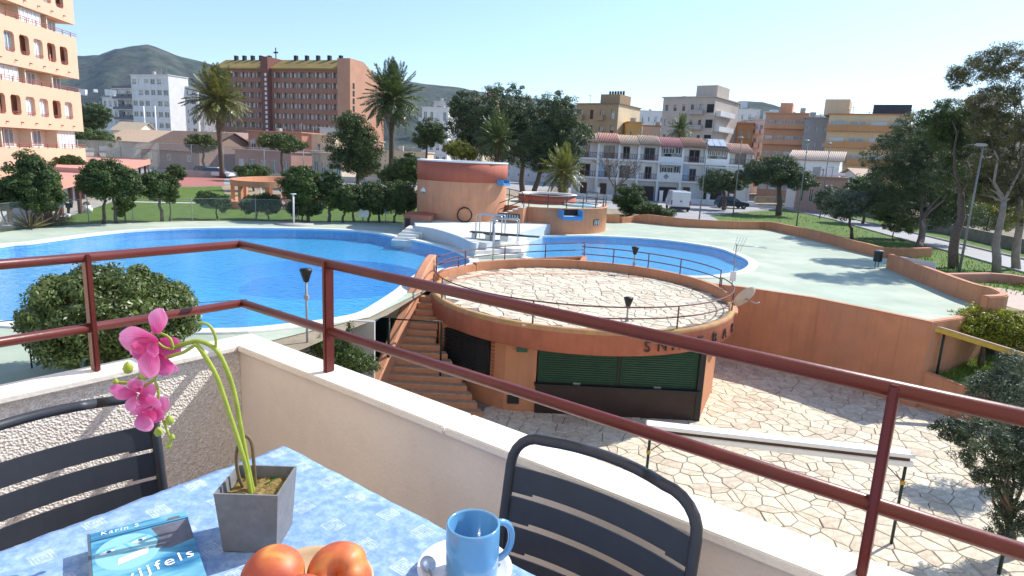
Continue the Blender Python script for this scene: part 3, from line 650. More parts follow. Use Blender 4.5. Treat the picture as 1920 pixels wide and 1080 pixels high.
mb = MB(); mb.obox(b0 + Vector((0, .03, .05)), b2 + Vector((0, .03, .05)), .24, .05); mb.build('cap', mat('beam_cap', (.42, .3, .22), var=.2), o)
mb = MB(); mb.tube([(b0.x + .55, b0.y - .12, -1.95), (b0.x + .55, b0.y - .12, -.3)], .045, 8); mb.build('post', mat('green_post', (.012, .03, .022), rough=.4, var=.2), o)

# ------------------------------------------------------------------ snack bar
BC = (2.7, 24.8); BR = 5.85
bar = thing('snack_bar', 'round orange snack bar pavilion with paved roof terrace and green shutters', 'pavilion', (BC[0], BC[1], PZ))
body = [(-2.75, 25.2), (-2.72, 22.7), (-1.25, 20.45), (6.45, 20.3), (6.62, 20.5), (7.9, 23.4), (8.3, 26), (6, 28.5), (0, 28.8)]
# the wall behind leaves the front openings recessed
mb = MB(); mb.prism([(-2.75, 25.2), (-2.6, 22.5), (-.1, 20.45), (.95, 20.42), (.95, 20.95), (6.35, 20.9), (6.62, 20.5), (7.9, 23.4), (8.3, 26), (6, 28.5), (0, 28.8)], PZ, -.62); mb.build('body_wall', M_orange, bar)
mb = MB(); mb.lathe([(BR - 1.2, -.74), (BR - .05, -.74), (BR, -.7), (BR, -.06)], BC + (0,), 96); mb.build('roof_rim', M_rim, bar)
mb = MB(); mb.lathe([(BR + .005, -.06), (BR + .02, .0), (BR - .03, .085), (BR - .18, .085), (BR - .2, -.03)], BC + (0,), 96); mb.build('rim_edge', mat('lichen_edge', (.46, .25, .12), var=.25, scale=3, bump=.5, bscale=20, stain=(.42, .33, .08), stain_amt=.85), bar)
mb = MB(); mb.lathe([(.001, .012), (BR - .12, .012)], BC + (0,), 64); ROOF = mb.build('roof_bed', M_mortar, bar)
cells = crazy(BC[0] - 6, BC[0] + 6, BC[1] - 6, BC[1] + 6, .37, 11, lambda x, y: (x - BC[0]) ** 2 + (y - BC[1]) ** 2 < (BR - .36) ** 2, 1.5)
pave(bar, cells, .012, random.Random(9), lambda c: area(c[2]) / proj((c[0], c[1], 0))[2] ** 3)
# parapet round the back of the roof
mb = MB(); mb.sweep(ring(BC, BR - .12, .42, math.radians(-6), math.radians(141), 48), [(-.13, 0), (-.13, -.45), (.13, -.45), (.13, 0)], smooth=False); mb.build('roof_parapet', M_orange, bar, bevel=.03)
mb = MB(); mb.sweep(ring(BC, BR + 0.06, .03, math.radians(-22), math.radians(-4), 8), [(-.06, 0), (-.06, -.1), (.1, -.1), (.1, 0)]); mb.build('rim_step', M_orange2, bar)
# grilled window in the left facet
f0 = Vector((-2.6, 22.5, 0)); f1 = Vector((-.1, 20.45, 0)); fd = (f1 - f0).normalized(); fn = Vector((fd.y, -fd.x, 0));
if fn.x > 0: fn = -fn
fn = Vector((-abs(fd.y), -abs(fd.x), 0)).normalized() if True else fn
def onfacet(t, off, z): return f0 + fd * t + fn * off + Vector((0, 0, z))
wl_ = 2.15; wt = .42
win = MB(); A = onfacet(wt, .02, 0); B = onfacet(wt + wl_, .02, 0)
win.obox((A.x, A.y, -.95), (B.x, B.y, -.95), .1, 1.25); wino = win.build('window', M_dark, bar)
for k in range(13):
    z = -1.02 - k * .092; A = onfacet(wt + .02, .09, z); B = onfacet(wt + wl_ - .02, .09, z)
    mb = MB(); mb.tube([A, B], .017, 6); mb.build('grille_bar', M_black, wino)
for k in range(4):
    tt = wt + .02 + (wl_ - .04) * k / 3; mb = MB(); mb.tube([onfacet(tt, .1, -.95), onfacet(tt, .1, -2.2)], .022, 6); mb.build('grille_upright', M_black, wino)
for s in (wt - .14, wt + wl_ + .12):
    for k in range(10):
        A = onfacet(s, .04, -1.0 - k * .125); mb = MB(); mb.obox(onfacet(s - .06, .05, -1.0 - k * .125), onfacet(s + .06, .05, -1.0 - k * .125), .05, .05); mb.build('brick', M_rim, bar)
A = onfacet(.9, .06, 0)
mb = MB(); mb.box(.02, .42, 20.36, 20.46, -3.0, -2.72); mb.build('vent', M_dark, bar)
mb = MB(); mb.box(.25, .62, 20.3, 20.42, -1.15, -.9); mb.build('junction_box', mat('green_plastic', (.02, .1, .06), rough=.4), bar)
# green roller shutters, counter
M_shut = mat('green_shutter', (.012, .062, .033), rough=.5, var=.25, scale=2, streak=.3)
for (xa, xb) in ((1.0, 3.66), (3.74, 6.36)):
    sh = MB(); sh.box(xa, xb, 20.42, 20.47, -2.18, -.66); sho = sh.build('shutter', M_shut, bar)
    for k in range(19):
        z = -.7 - k * .078; mb = MB(); mb.box(xa + .02, xb - .02, 20.385, 20.425, z - .066, z); mb.build('slat', M_shut, sho, bevel=.008)
    mb = MB(); mb.box(xa, xb, 20.375, 20.43, -2.24, -2.17); mb.build('bottom_bar', M_black, sho)
    mb = MB(); mb.box((xa + xb) / 2 - .12, (xa + xb) / 2 + .12, 20.35, 20.38, -2.2, -2.15); mb.build('handle', M_steel, sho)
mb = MB(); mb.box(3.66, 3.74, 20.38, 20.5, -2.2, -.66); mb.build('frame_post', M_black, bar); mb = MB(); mb.box(6.36, 6.56, 20.3, 20.6, PZ + .002, -.64); mb.build('frame_post', M_black, bar)
mb = MB(); mb.box(.96, 6.4, 20.33, 20.6, PZ + .002, -2.26); mb.build('counter', mat('dark_counter', (.035, .02, .018), rough=.4, var=.3, scale=2), bar)
mb = MB(); mb.box(.9, 6.5, 20.2, 20.62, -2.26, -2.2); mb.build('counter_top', M_black, bar)
# sign letters on the rim
def letter(ch, size, depth):
    cu = bpy.data.curves.new('letter', 'FONT'); cu.body = ch; cu.size = size; cu.extrude = depth; cu.align_x = 'CENTER'
    ob = bpy.data.objects.new('letter_tmp', cu); COL.objects.link(ob); dg = bpy.context.evaluated_depsgraph_get(); dg.update()
    me = bpy.data.meshes.new_from_object(ob.evaluated_get(dg)); bpy.data.objects.remove(ob); bpy.data.curves.remove(cu); return me
M_letter = mat('rusty_letter', (.06, .035, .03), rough=.7, var=.4, scale=20)
cols = [1213, 1241, 1267, 1290, 1312, 1338, 1357, 1371, 1381]
qs = np.linspace(math.radians(255), math.radians(400), 1500); prj = [proj((BC[0] + BR * math.cos(q), BC[1] + BR * math.sin(q), -.4))[0] for q in qs]; kmax = int(np.argmax(prj))
for ch, cx_ in zip('SNACK BAR'.replace(' ', ''), cols):
    k = min(range(kmax + 1), key=lambda i: abs(prj[i] - cx_)); q = qs[k]
    me = letter(ch, .5, .02); me.materials.append(M_letter)
    lo = bpy.data.objects.new('letter', me); COL.objects.link(lo); lo.parent = bar; lo.matrix_parent_inverse = Matrix.Translation(-Vector(bar.location))
    lo.location = (BC[0] + (BR + .04) * math.cos(q), BC[1] + (BR + .04) * math.sin(q), -.58); lo.rotation_euler = (math.pi / 2, 0, q + math.pi / 2)
# roof railings
M_barrail = mat('rust_red_rail', (.14, .05, .045), rough=.5, var=.25, scale=6)
fr = ring(BC, BR - .1, .04, math.radians(152), math.radians(365), 72)
handrail('roof_railing', 'curved rust red railing along the front of the snack bar roof', fr, (.42, .78), .024, (0, 18, 33, 49, 63, 72), M_barrail)
br_ = ring(BC, BR - .12, .42, math.radians(84), math.radians(6), 36)
br_ = [p for p in br_]
ow = [S(818, 514, .3), S(872, 500, .3), S(946, 490, .3), S(1022, 485, .3), S(1095, 482, .3)]
wp = spline([(p.x, p.y, .35) for p in ow], 3, closed=False)
wallthing('terrace_wall', 'low curved orange wall between the snack bar roof and the right pool', wp + [(br_[0][0], br_[0][1] + .15, .3)], .26, -.6, M_orange)
pth_ = [(p[0], p[1], .35) for p in wp] + br_
handrail('back_railing', 'rust red railing along the pool side of the snack bar roof', pth_, (.33, .68), .024, (0, 3, 6, 9, 12, 20, 28, 36, len(pth_) - 1), M_barrail)
# stairs beside the bar
st = thing('bar_stairs', 'orange rendered outdoor stairs climbing beside the snack bar', 'stairs', (-3.2, 22, PZ))
NS = 17; rise = -PZ / NS
for i in range(NS):
    zt = -rise * i - .0; y1 = 24.25 - .262 * i; y0 = y1 - .30
    if i == 0: continue
    xl = -3.42 - .95 * (i / NS); xr = -2.66 if i < 7 else -2.66 + (i - 7) * .2
    mb = MB(); mb.prism([(xl, y0), (xr + (0 if i < 9 else .1), y0), (xr, y1), (xl, y1)], PZ - .02, zt - .05); mb.build('riser', M_orange, st)
    mb = MB(); mb.prism([(xl, y0 - .025), (xr + (0 if i < 9 else .1), y0 - .025), (xr, y1), (xl, y1)], zt - .05, zt); mb.build('tread', mat('stair_tread', (.46, .3, .2), var=.25, scale=4, bump=.3, bscale=20), st, bevel=.008)
sp = spline([(-3.42, 26.5, 1.0), (-3.48, 25.3, .9), (-3.6, 24.2, .55), (-3.85, 22.9, -.3), (-4.15, 21.4, -1.35), (-4.38, 20.2, -2.2), (-4.45, 19.5, -2.7)], 5, closed=False)
mb = MB(); n_ = len(sp); vs = []
for i, p in enumerate(sp):
    w = .19; zb = min(p[2] - .9, PZ) if p[1] < 24.3 else -.4
    vs += [(p[0] - w, p[1], zb), (p[0] - w, p[1], p[2] - .05), (p[0] - w + .06, p[1], p[2]), (p[0] + w - .06, p[1], p[2]), (p[0] + w, p[1], p[2] - .05), (p[0] + w, p[1], zb)]
fs = [(i * 6 + j, (i + 1) * 6 + j, (i + 1) * 6 + (j + 1) % 6, i * 6 + (j + 1) % 6) for i in range(n_ - 1) for j in range(6)] + [tuple(range(6)), tuple((n_ - 1) * 6 + j for j in range(5, -1, -1))]
mb.add(vs, fs); mb.build('stringer_wall', M_orange2, st)
p = Vector((-3.2, 25.9, .62)); mb = MB(); mb.lathe([(.001, .11), (.08, .08), (.11, 0), (.08, -.08), (.001, -.11)], p, 14); mb.build('globe_lamp', M_whitepaint, st)
# green gate post and bar at the stair
g = thing('stair_gate', 'dark green steel gate frame across the lower stairs', 'gate', (-4.1, 21.1, PZ))
gp = SY(729, 597, 20.9); gq = SY(828, 603, 20.9)
mb = MB(); mb.tube([(gp.x, gp.y, PZ + .5), gp], .05, 8); mb.build('post', mat('gate_green', (.01, .022, .018), rough=.4), g)
mb = MB(); mb.tube([gp + Vector((-.1, 0, -.02)), gq], .025, 8); mb.build('top_bar', MATS['gate_green'], g)
mb = MB(); mb.tube([(gq.x, gq.y, PZ + .9), gq], .035, 8); mb.build('post', MATS['gate_green'], g)

# floodlights on poles, antenna, dish
def flood(base, top, lab, sc=1.0, yaw=0):
    o = thing('floodlight', lab, 'floodlight', base)
    mb = MB(); mb.tube([base, (base[0], base[1], top - .1)], .028 * sc, 8); mb.build('pole', M_grey, o)
    z = top; mb = MB(); c = (base[0], base[1], z)
    mb.lathe([(.001, -.14 * sc), (.06 * sc, -.13 * sc), (.1 * sc, 0), (.14 * sc, .12 * sc), (.145 * sc, .17 * sc), (.001, .19 * sc)], c, 14); mb.build('lamp_head', M_black, o)
    mb = MB(); mb.box(c[0] - .05 * sc, c[0] + .05 * sc, c[1] - .05 * sc, c[1] + .05 * sc, z - .55 * sc, z - .45 * sc); mb.build('bracket', M_grey, o)
q = S(576, 640); flood((q.x, q.y, -.1), SY(579, 518, q.y).z, 'black floodlight on a slim pole beside the left pool', 1.15)
q = S(1187, 515); flood((q.x, q.y, 0), SY(1191, 471, q.y).z, 'black floodlight on a pole by the right pool edge', 1.2)
q = S(1175, 604); flood((q.x, q.y, .03), SY(1176, 568, q.y).z, 'black floodlight at the front railing of the snack bar roof', 1.1)
q = Vector((BC[0] + BR + .25, BC[1] + .4, 0)); pz = SY(1395, 458, q.y)
o = thing('tv_antenna', 'rooftop television antenna mast at the side of the snack bar', 'antenna', (pz.x - .2, q.y, -.5))
bx = pz.x - .28
mb = MB(); mb.tube([(bx, q.y, -.7), (bx + .0, q.y, pz.z)], .022, 8); mb.build('mast', M_grey, o)
mb = MB(); mb.tube([(bx - .05, q.y, pz.z - .05), (bx + 1.15, q.y - .1, pz.z - .1)], .014, 6); mb.build('boom', M_steel, o)
for k in range(11):
    x = bx + .15 + k * .095; mb = MB(); mb.tube([(x, q.y - .22, pz.z - .07), (x, q.y + .18, pz.z - .07)], .006, 4); mb.build('element', M_steel, o)
for k in range(4):
    mb = MB(); mb.tube([(bx - .12 + k * .09, q.y, pz.z - .3), (bx - .02 + k * .12, q.y - .05, pz.z + .28)], .009, 5); mb.build('reflector_rod', M_steel, o)
mb = MB(); mb.box(bx - .1, bx + .1, q.y - .06, q.y + .06, pz.z - 1.5, pz.z - 1.1); mb.build('amplifier', M_whitepaint, o)
dp = SY(1398, 560, BC[1] - .5); o = thing('satellite_dish', 'pale satellite dish fixed to the side of the snack bar', 'dish', dp)
mb = MB(); mb.lathe([(.001, 0), (.2, .02), (.34, .06), (.42, .1), (.42, .12), (.3, .075), (.001, .03)], (0, 0, 0), 28)
do = mb.build('reflector', mat('dish_paint', (.55, .45, .38), var=.15), o); do.matrix_parent_inverse = Matrix.Identity(4); do.rotation_euler = (math.radians(-58), math.radians(25), math.radians(40)); do.scale = (1, 1.25, 1)
mb = MB(); mb.tube([dp, dp + Vector((.3, -.3, -.1)), dp + Vector((.42, -.35, -.05))], .02, 6); mb.build('feed_arm', M_steel, o)
mb = MB(); mb.tube([dp + Vector((-.35, .3, -.25)), dp + Vector((-.1, .1, -.1)), dp], .03, 6); mb.build('bracket', M_grey, o)

# white awning housing on green posts
A0 = S(1212, 792, -.95); A1 = S(1711, 848, -.95)
o = thing('awning_housing', 'long white folded awning housing on thin green posts above the plaza', 'awning', (A0 + A1) / 2)
mb = MB(); mb.obox(A0, A1, .36, .09); mb.build('hood', M_whitepaint, o, bevel=.02)
mb = MB(); mb.obox(A0 + Vector((.06, .02, -.092)), A1 + Vector((-.06, .02, -.092)), .2, .1); mb.build('rolled_fabric', mat('brown_fabric', (.09, .055, .04), var=.2), o)
mb = MB(); mb.obox(A0 + Vector((0, -.07, -.19)), A1 + Vector((0, -.07, -.19)), .12, .13); mb.build('front_bar', M_whitepaint, o, bevel=.015)
dv = (A1 - A0).normalized(); mg = MATS['green_post']
for f in (.02, .985):
    b = A0 + (A1 - A0) * f
    mb = MB(); mb.tube([(b.x, b.y, PZ + .02), (b.x, b.y, b.z - .2)], .035, 8); mb.build('post', mg, o)
    s = 1 if f < .5 else -1
    mb = MB(); mb.tube([(b.x, b.y, b.z - .75), (b.x + dv.x * s * .5, b.y + dv.y * s * .5, b.z - .3)], .012, 6); mb.build('brace', mg, o)
    mb = MB(); mb.lathe([(.04, -.05), (.055, -.05), (.055, .05), (.04, .05)], (b.x, b.y, b.z - .75), 10); mb.build('clamp', mat('brass_clamp', (.5, .3, .06), rough=.4, metal=.5), o)
p = S(1872, 1078, PZ)
o = thing('awning_post', 'lone dark green post standing on the plaza under the juniper', 'post', p)
mb = MB(); mb.tube([p, (p.x, p.y, PZ + 1.05)], .04, 8); mb.build('shaft', mg, o)
mb = MB(); mb.lathe([(.001, 1.09), (.05, 1.07), (.05, 1.03)], p, 10); mb.build('cap', mg, o)
# ------------------------------------------------------------------ balcony
A1_ = math.radians(53.2); A2_ = math.radians(36.6)
D1 = Vector((-math.sin(A1_), math.cos(A1_), 0)); D2 = Vector((math.sin(A2_), math.cos(A2_), 0))
ZC = 5.2 - .7475; ZF = 5.2 - 1.465; ZT = 5.2 - .7245
CI = S(445, 648, ZC)
def L(a, b, z): return Vector((CI.x, CI.y, 0)) - D1 * a + D2 * b + Vector((0, 0, z))     # a along the right wall, b outwards over it
def LL(a, b, z): return Vector((CI.x, CI.y, 0)) - D2 * a + D1 * b + Vector((0, 0, z))    # a along the left wall, b outwards over it
def slab(mb, f, a0, a1, b0, b1, z0, z1, mi=0):
    v = [f(a, b, z) for z in (z0, z1) for a, b in ((a0, b0), (a1, b0), (a1, b1), (a0, b1))]
    mb.add(v, [(0, 3, 2, 1), (4, 5, 6, 7), (0, 1, 5, 4), (1, 2, 6, 5), (2, 3, 7, 6), (3, 0, 4, 7)], mi)
M_bwall = mat('balcony_plaster', (.78, .725, .67), var=.07, scale=2.2, bump=.15, bscale=90, stain=(.45, .38, .32), stain_amt=.25, fine=.08, rough=.85)
def stuccomat():
    m, n, l, p = nt('rough_stucco')
    tc = n.new('ShaderNodeTexCoord'); no = n.new('ShaderNodeTexNoise'); no.inputs['Scale'].default_value = 75; no.inputs['Detail'].default_value = 5; no.inputs['Roughness'].default_value = .65; l.new(tc.outputs['Object'], no.inputs['Vector'])
    vo = n.new('ShaderNodeTexVoronoi'); vo.inputs['Scale'].default_value = 130; l.new(tc.outputs['Object'], vo.inputs['Vector'])
    cr = n.new('ShaderNodeValToRGB'); cr.color_ramp.elements[0].position = .35; cr.color_ramp.elements[0].color = (.66, .62, .57, 1); cr.color_ramp.elements[1].position = .6; cr.color_ramp.elements[1].color = (.86, .84, .8, 1); l.new(no.outputs['Fac'], cr.inputs['Fac'])
    l.new(cr.outputs[0], p.inputs['Base Color']); p.inputs['Roughness'].default_value = .95
    ad = n.new('ShaderNodeMath'); ad.operation = 'ADD'; l.new(no.outputs['Fac'], ad.inputs[0]); l.new(vo.outputs['Distance'], ad.inputs[1])
    b = n.new('ShaderNodeBump'); b.inputs['Strength'].default_value = .9; b.inputs['Distance'].default_value = .006; l.new(ad.outputs[0], b.inputs['Height']); l.new(b.outputs[0], p.inputs['Normal'])
    return m
M_stucco = stuccomat()
M_cop = mat('coping_paint', (.84, .81, .75), var=.06, scale=5, bump=.2, bscale=60, stain=(.6, .52, .42), stain_amt=.25, fine=.06)
bp = thing('balcony_parapet', 'white topped balcony parapet of plaster and rough stucco round the table', 'wall', L(0, 0, ZF))
mb = MB(); slab(mb, L, -.095, 3.3, .02, .1, ZF - .2, ZC - .024); mb.build('plaster_wall', M_bwall, bp)
mb = MB(); slab(mb, LL, -.019, 2.3, .02, .1, ZF - .2, ZC - .024); mb.build('stucco_wall', M_stucco, bp)
for a0, a1 in ((-.122, 1.062), (1.066, 2.33), (2.334, 3.4)):
    mb = MB(); slab(mb, L, a0, a1, 0, .125, ZC - .024, ZC)
    if a0 < 0:                                # mitred corner
        pts = [L(-.122, .125, 0), L(a1, .125, 0), L(a1, 0, 0), L(0, 0, 0)]; mb = MB(); mb.prism(pts, ZC - .024, ZC)
    mb.build('coping_slab', M_cop, bp, bevel=.004)
for a0, a1 in ((-.12, 1.25), (1.254, 2.3)):
    mb = MB(); slab(mb, LL, a0, a1, 0, .12, ZC - .024, ZC)
    if a0 < 0:
        pts = [LL(-.119, .12, 0), LL(a1, .12, 0), LL(a1, 0, 0), LL(.003, 0, 0)]; mb = MB(); mb.prism(pts, ZC - .024, ZC - .001)
    mb.build('coping_slab', M_cop, bp, bevel=.004)
# railing
M_railp = mat('oxide_red_paint', (.12, .022, .018), rough=.36, var=.16, scale=7, spec=.35, coat=.05, bump=.05, bscale=40, stain=(.2, .045, .035), stain_amt=.4)
rl = thing('balcony_railing', 'oxide red tubular balcony railing fixed on the white parapet', 'railing', L(0, .06, ZC))
for z in (4.825, 4.597):
    mb = MB(); mb.tube([LL(2.3, .06, z), LL(-.0592, .06, z)], .0155, 16); mb.build('rail', M_railp, rl)
    mb = MB(); mb.tube([L(-.06, .06, z), L(3.2, .06, z)], .0155, 16); mb.build('rail', M_railp, rl)
for f, a in ((L, .472), (L, 2.1), (LL, .455), (LL, 2.0)):
    mb = MB(); slab(mb, f, a - .009, a + .009, .041, .079, ZC - .002, 4.836); mb.build('post', M_railp, rl, bevel=.004)
# slab and building face below
fl = [L(3.3, .1, 0), L(-.1, .1, 0), L(-.1, -2.3, 0), L(3.3, -2.3, 0)]
mb = MB(); mb.prism(fl, ZF - .2, ZF); struct('balcony_floor', mb, mat('terracotta_floor', (.36, .2, .13), var=.15, scale=6, bump=.1, bscale=30))
own = thing('apartment_house', 'cream rendered apartment house that carries the balcony', 'building', L(1, -2.3, PZ))
M_own = mat('cream_house_render', (.62, .52, .4), var=.05, scale=1.2, bump=.1, bscale=40)
mb = MB(); slab(mb, L, -9, 16, -10.3, -2.3, PZ, 19); mb.build('house_wall', M_own, own)
mb = MB(); slab(mb, L, 1.2, 3.0, -2.32, -2.25, ZF + .01, ZF + 2.15); mb.build('balcony_door', M_glassb, own)
mb = MB(); slab(mb, L, .6, 2.2, -2.3, -.6, PZ, ZF - .21); mb.build('support_wall', M_own, own)

# ------------------------------------------------------------------ chairs
M_chair = mat('anthracite_powder_coat', (.036, .04, .05), rough=.45, var=.12, scale=30, spec=.45, bump=.08, bscale=400)
def chair(label, origin, rz):
    # own frame: x to the sitter's left-right, y towards the back, z up; seat centre at origin
    o = thing('slatted_chair', label, 'chair', origin, rz, group='slatted metal chairs at the table')
    w = .215; yb = .22; H = .868
    def lean(z): return yb + max(0, z - .42) * .13
    r = .0115
    fr = [(-w, lean(.02) - .0 + .03, .0), (-w, yb, .42)] + [(-w, lean(z), z) for z in (.55, .7, .79)]
    cr = .075
    for k in range(1, 7):
        a = math.pi - k * (math.pi / 2) / 6; z = H - cr + cr * math.sin(a); fr.append((-w + cr + cr * math.cos(a), lean(z), z))
    for k in range(1, 8): x = -w + cr + (2 * w - 2 * cr) * k / 8; fr.append((x, lean(H) + .03 * (1 - ((x) / (w - cr)) ** 2), H))
    full = fr + [(-x, y, z) for x, y, z in fr[:12][::-1]]
    mb = MB(); mb.tube(full, r, 12); mb.build('back_frame', M_chair, o)
    zs = [(.789 - .068 * k - .053, .789 - .068 * k) for k in range(5)]
    def slatpt(x, z, off): return (x, lean(z) + .03 * (1 - (x / w) ** 2) + off, z)
    for (z0, z1) in zs:
        mb = MB(); n = 16
        for s_, off in ((0, -.0015), (1, .0015)):
            pass
        vs = []
        for i in range(n + 1):
            x = -w + .006 + (2 * w - .012) * i / n
            vs += [slatpt(x, z0, -.0015), slatpt(x, z1, -.0015), slatpt(x, z1, .0015), slatpt(x, z0, .0015)]
        fs = [(i * 4 + j, (i + 1) * 4 + j, (i + 1) * 4 + (j + 1) % 4, i * 4 + (j + 1) % 4) for i in range(n) for j in range(4)] + [(0, 1, 2, 3), (n * 4 + 3, n * 4 + 2, n * 4 + 1, n * 4)]
        mb.add(vs, fs, 0, False); mb.build('back_slat', M_chair, o)
        for s_ in (-1, 1):                       # shoulder that narrows the gap at both ends
            mb = MB(); vs = []
            for i in range(4):
                x = s_ * (w - .006 - .052 * i / 3)
                vs += [slatpt(x, z0 - .006, -.0013), slatpt(x, z0 + .001, -.0013), slatpt(x, z0 + .001, .0013), slatpt(x, z0 - .006, .0013)]
            fs = [(i * 4 + j, (i + 1) * 4 + j, (i + 1) * 4 + (j + 1) % 4, i * 4 + (j + 1) % 4) for i in range(3) for j in range(4)] + [(0, 1, 2, 3), (15, 14, 13, 12)]
            mb.add(vs, fs); mb.build('slat_shoulder', M_chair, o)
    for k in range(6):
        y = -.2 + k * .072; mb = MB(); mb.box(-w + .004, w - .004, y, y + .06, .425, .431); mb.build('seat_slat', M_chair, o)
    mb = MB(); mb.tube([(-w, yb, .42), (-w, -.2, .43), (w, -.2, .43), (w, yb, .42)], r, 10); mb.build('seat_frame', M_chair, o)
    for s in (-1, 1): mb = MB(); mb.tube([(s * w, -.19, .43), (s * w, -.22, 0)], r, 10); mb.build('leg', M_chair, o)
    return o
rz1 = math.atan2(D2.y, D2.x) - math.pi / 2          # back towards the right wall
cp = L(1.635, -.14 - .29, ZF); chair('anthracite slatted metal chair tucked in beside the blue mug', cp, rz1)
rz2 = math.atan2(D1.y, D1.x) - math.pi / 2
cp = LL(.80, -.63 - .29, ZF); chair('anthracite slatted metal chair in front of the rough stucco wall', cp, rz2)

# ------------------------------------------------------------------ table with printed cloth
def clothmat():
    m, n, l, p = nt('blue_printed_cloth')
    tc = n.new('ShaderNodeTexCoord')
    n1 = n.new('ShaderNodeTexNoise'); n1.inputs['Scale'].default_value = 60; n1.inputs['Detail'].default_value = 6; n1.inputs['Roughness'].default_value = .7; l.new(tc.outputs['Object'], n1.inputs['Vector'])
    n2 = n.new('ShaderNodeTexNoise'); n2.inputs['Scale'].default_value = 34; n2.inputs['Detail'].default_value = 6; n2.inputs['Roughness'].default_value = .7; l.new(tc.outputs['Object'], n2.inputs['Vector'])
    ad = n.new('ShaderNodeMath'); ad.operation = 'ADD'; l.new(n1.outputs['Fac'], ad.inputs[0]); l.new(n2.outputs['Fac'], ad.inputs[1])
    cr = n.new('ShaderNodeValToRGB'); e = cr.color_ramp.elements; e[0].position = .42; e[0].color = (.17, .295, .55, 1); e[1].position = .62; e[1].color = (.35, .49, .72, 1); x = e.new(.52); x.color = (.245, .385, .64, 1)
    hf = n.new('ShaderNodeMath'); hf.operation = 'MULTIPLY'; hf.inputs[1].default_value = .5; l.new(ad.outputs[0], hf.inputs[0]); l.new(hf.outputs[0], cr.inputs['Fac'])
    # woven diamond motifs on a half-drop repeat
    sp = n.new('ShaderNodeSeparateXYZ'); l.new(tc.outputs['Object'], sp.inputs[0])
    def M(op, a, b=None, c=None):
        k = n.new('ShaderNodeMath'); k.operation = op
        for i, v in enumerate((a, b, c)):
            if v is None: continue
            if isinstance(v, (int, float)): k.inputs[i].default_value = v
            else: l.new(v, k.inputs[i])
        return k.outputs[0]
    u = M('DIVIDE', sp.outputs['X'], .098); v = M('DIVIDE', sp.outputs['Y'], .098)
    row = M('FLOOR', v); odd = M('MULTIPLY', M('MODULO', M('ADD', row, 100), 2), .5)
    fu = M('ABSOLUTE', M('SUBTRACT', M('FRACT', M('ADD', u, odd)), .5)); fv = M('ABSOLUTE', M('SUBTRACT', M('FRACT', v), .5))
    dd = M('MAXIMUM', fu, fv)
    ringp = M('SINE', M('MULTIPLY', dd, 120)); inside = M('LESS_THAN', dd, .2)
    motif = M('MULTIPLY', inside, M('MULTIPLY_ADD', ringp, .35, .4)); brk = M('MULTIPLY_ADD', n1.outputs['Fac'], 3.4, -1.05); motif = M('MULTIPLY', motif, brk)
    cl = n.new('ShaderNodeClamp'); l.new(motif, cl.inputs[0])
    mx = n.new('ShaderNodeMix'); mx.data_type = 'RGBA'; l.new(cl.outputs[0], mx.inputs['Factor']); l.new(cr.outputs[0], mx.inputs['A']); mx.inputs['B'].default_value = (.6, .67, .76, 1)
    l.new(mx.outputs['Result'], p.inputs['Base Color']); p.inputs['Roughness'].default_value = .8; p.inputs['Specular IOR Level'].default_value = .25
    nb = n.new('ShaderNodeTexNoise'); nb.inputs['Scale'].default_value = 500; l.new(tc.outputs['Object'], nb.inputs['Vector'])
    b = n.new('ShaderNodeBump'); b.inputs['Strength'].default_value = .25; b.inputs['Distance'].default_value = .001; l.new(nb.outputs['Fac'], b.inputs['Height']); l.new(b.outputs[0], p.inputs['Normal'])
    return m
ta0, ta1, tb0, tb1 = .885, 2.12, -.37, -1.16
tc_ = L((ta0 + ta1) / 2, (tb0 + tb1) / 2, ZF)
tab = thing('balcony_table', 'rectangular metal balcony table under the blue printed cloth', 'table', tc_, rz1)
hx, hy = (ta1 - ta0) / 2 - .02, (tb0 - tb1) / 2 - .02; TH = ZT - ZF
mb = MB(); mb.box(-hx, hx, -hy, hy, TH - .03, TH - .004); mb.build('tabletop', M_chair, tab)
for sx in (-1, 1):
    for sy in (-1, 1): mb = MB(); mb.box(sx * (hx - .04) - .02, sx * (hx - .04) + .02, sy * (hy - .04) - .02, sy * (hy - .04) + .02, 0, TH - .032); mb.build('leg', M_chair, tab)
mb = MB(); nx, ny = 60, 44; hx2, hy2 = hx + .022, hy + .022; vs = []
rr = random.Random(4)
def edge_wave(t): return .5 + .5 * math.sin(t * 23 + 1.3) * math.sin(t * 7.1)
gx = [-hx2 - .004] + [-hx2 + 2 * hx2 * i / nx for i in range(nx + 1)] + [hx2 + .004]; gy = [-hy2 - .004] + [-hy2 + 2 * hy2 * i / ny for i in range(ny + 1)] + [hy2 + .004]
for j, y in enumerate(gy):
    for i, x in enumerate(gx):
        ed = min(hx2 - abs(x), hy2 - abs(y)); z = TH
        px_, py_ = x, y
        if ed < .03:
            k = max(0, 1 - max(ed, 0) / .03); z -= .006 * k * k
            w = .006 * edge_wave(x * 3 + y * 5) * k
            if abs(x) > hx2 - .03: px_ += math.copysign(w, x)
            if abs(y) > hy2 - .03: py_ += math.copysign(w, y)
        if ed < 0: z -= .15 + .02 * edge_wave(x * 2.2 + y * 3.1); px_ *= 1.0; w = .012 * edge_wave(x * 4 + y * 6); px_ += math.copysign(w, x) if abs(x) > hx2 else 0; py_ += math.copysign(w, y) if abs(y) > hy2 else 0
        vs.append((px_, py_, z + .0008 * math.sin(x * 31 + y * 17) + .0006 * math.sin(y * 41 - x * 9)))
m_ = len(gx); fs = [(j * m_ + i, j * m_ + i + 1, (j + 1) * m_ + i + 1, (j + 1) * m_ + i) for j in range(len(gy) - 1) for i in range(m_ - 1)]
mb.add(vs, fs, 0, True)
cl_ = mb.build('tablecloth', clothmat()); cl_.location = tc_; cl_.rotation_euler = (0, 0, rz1)
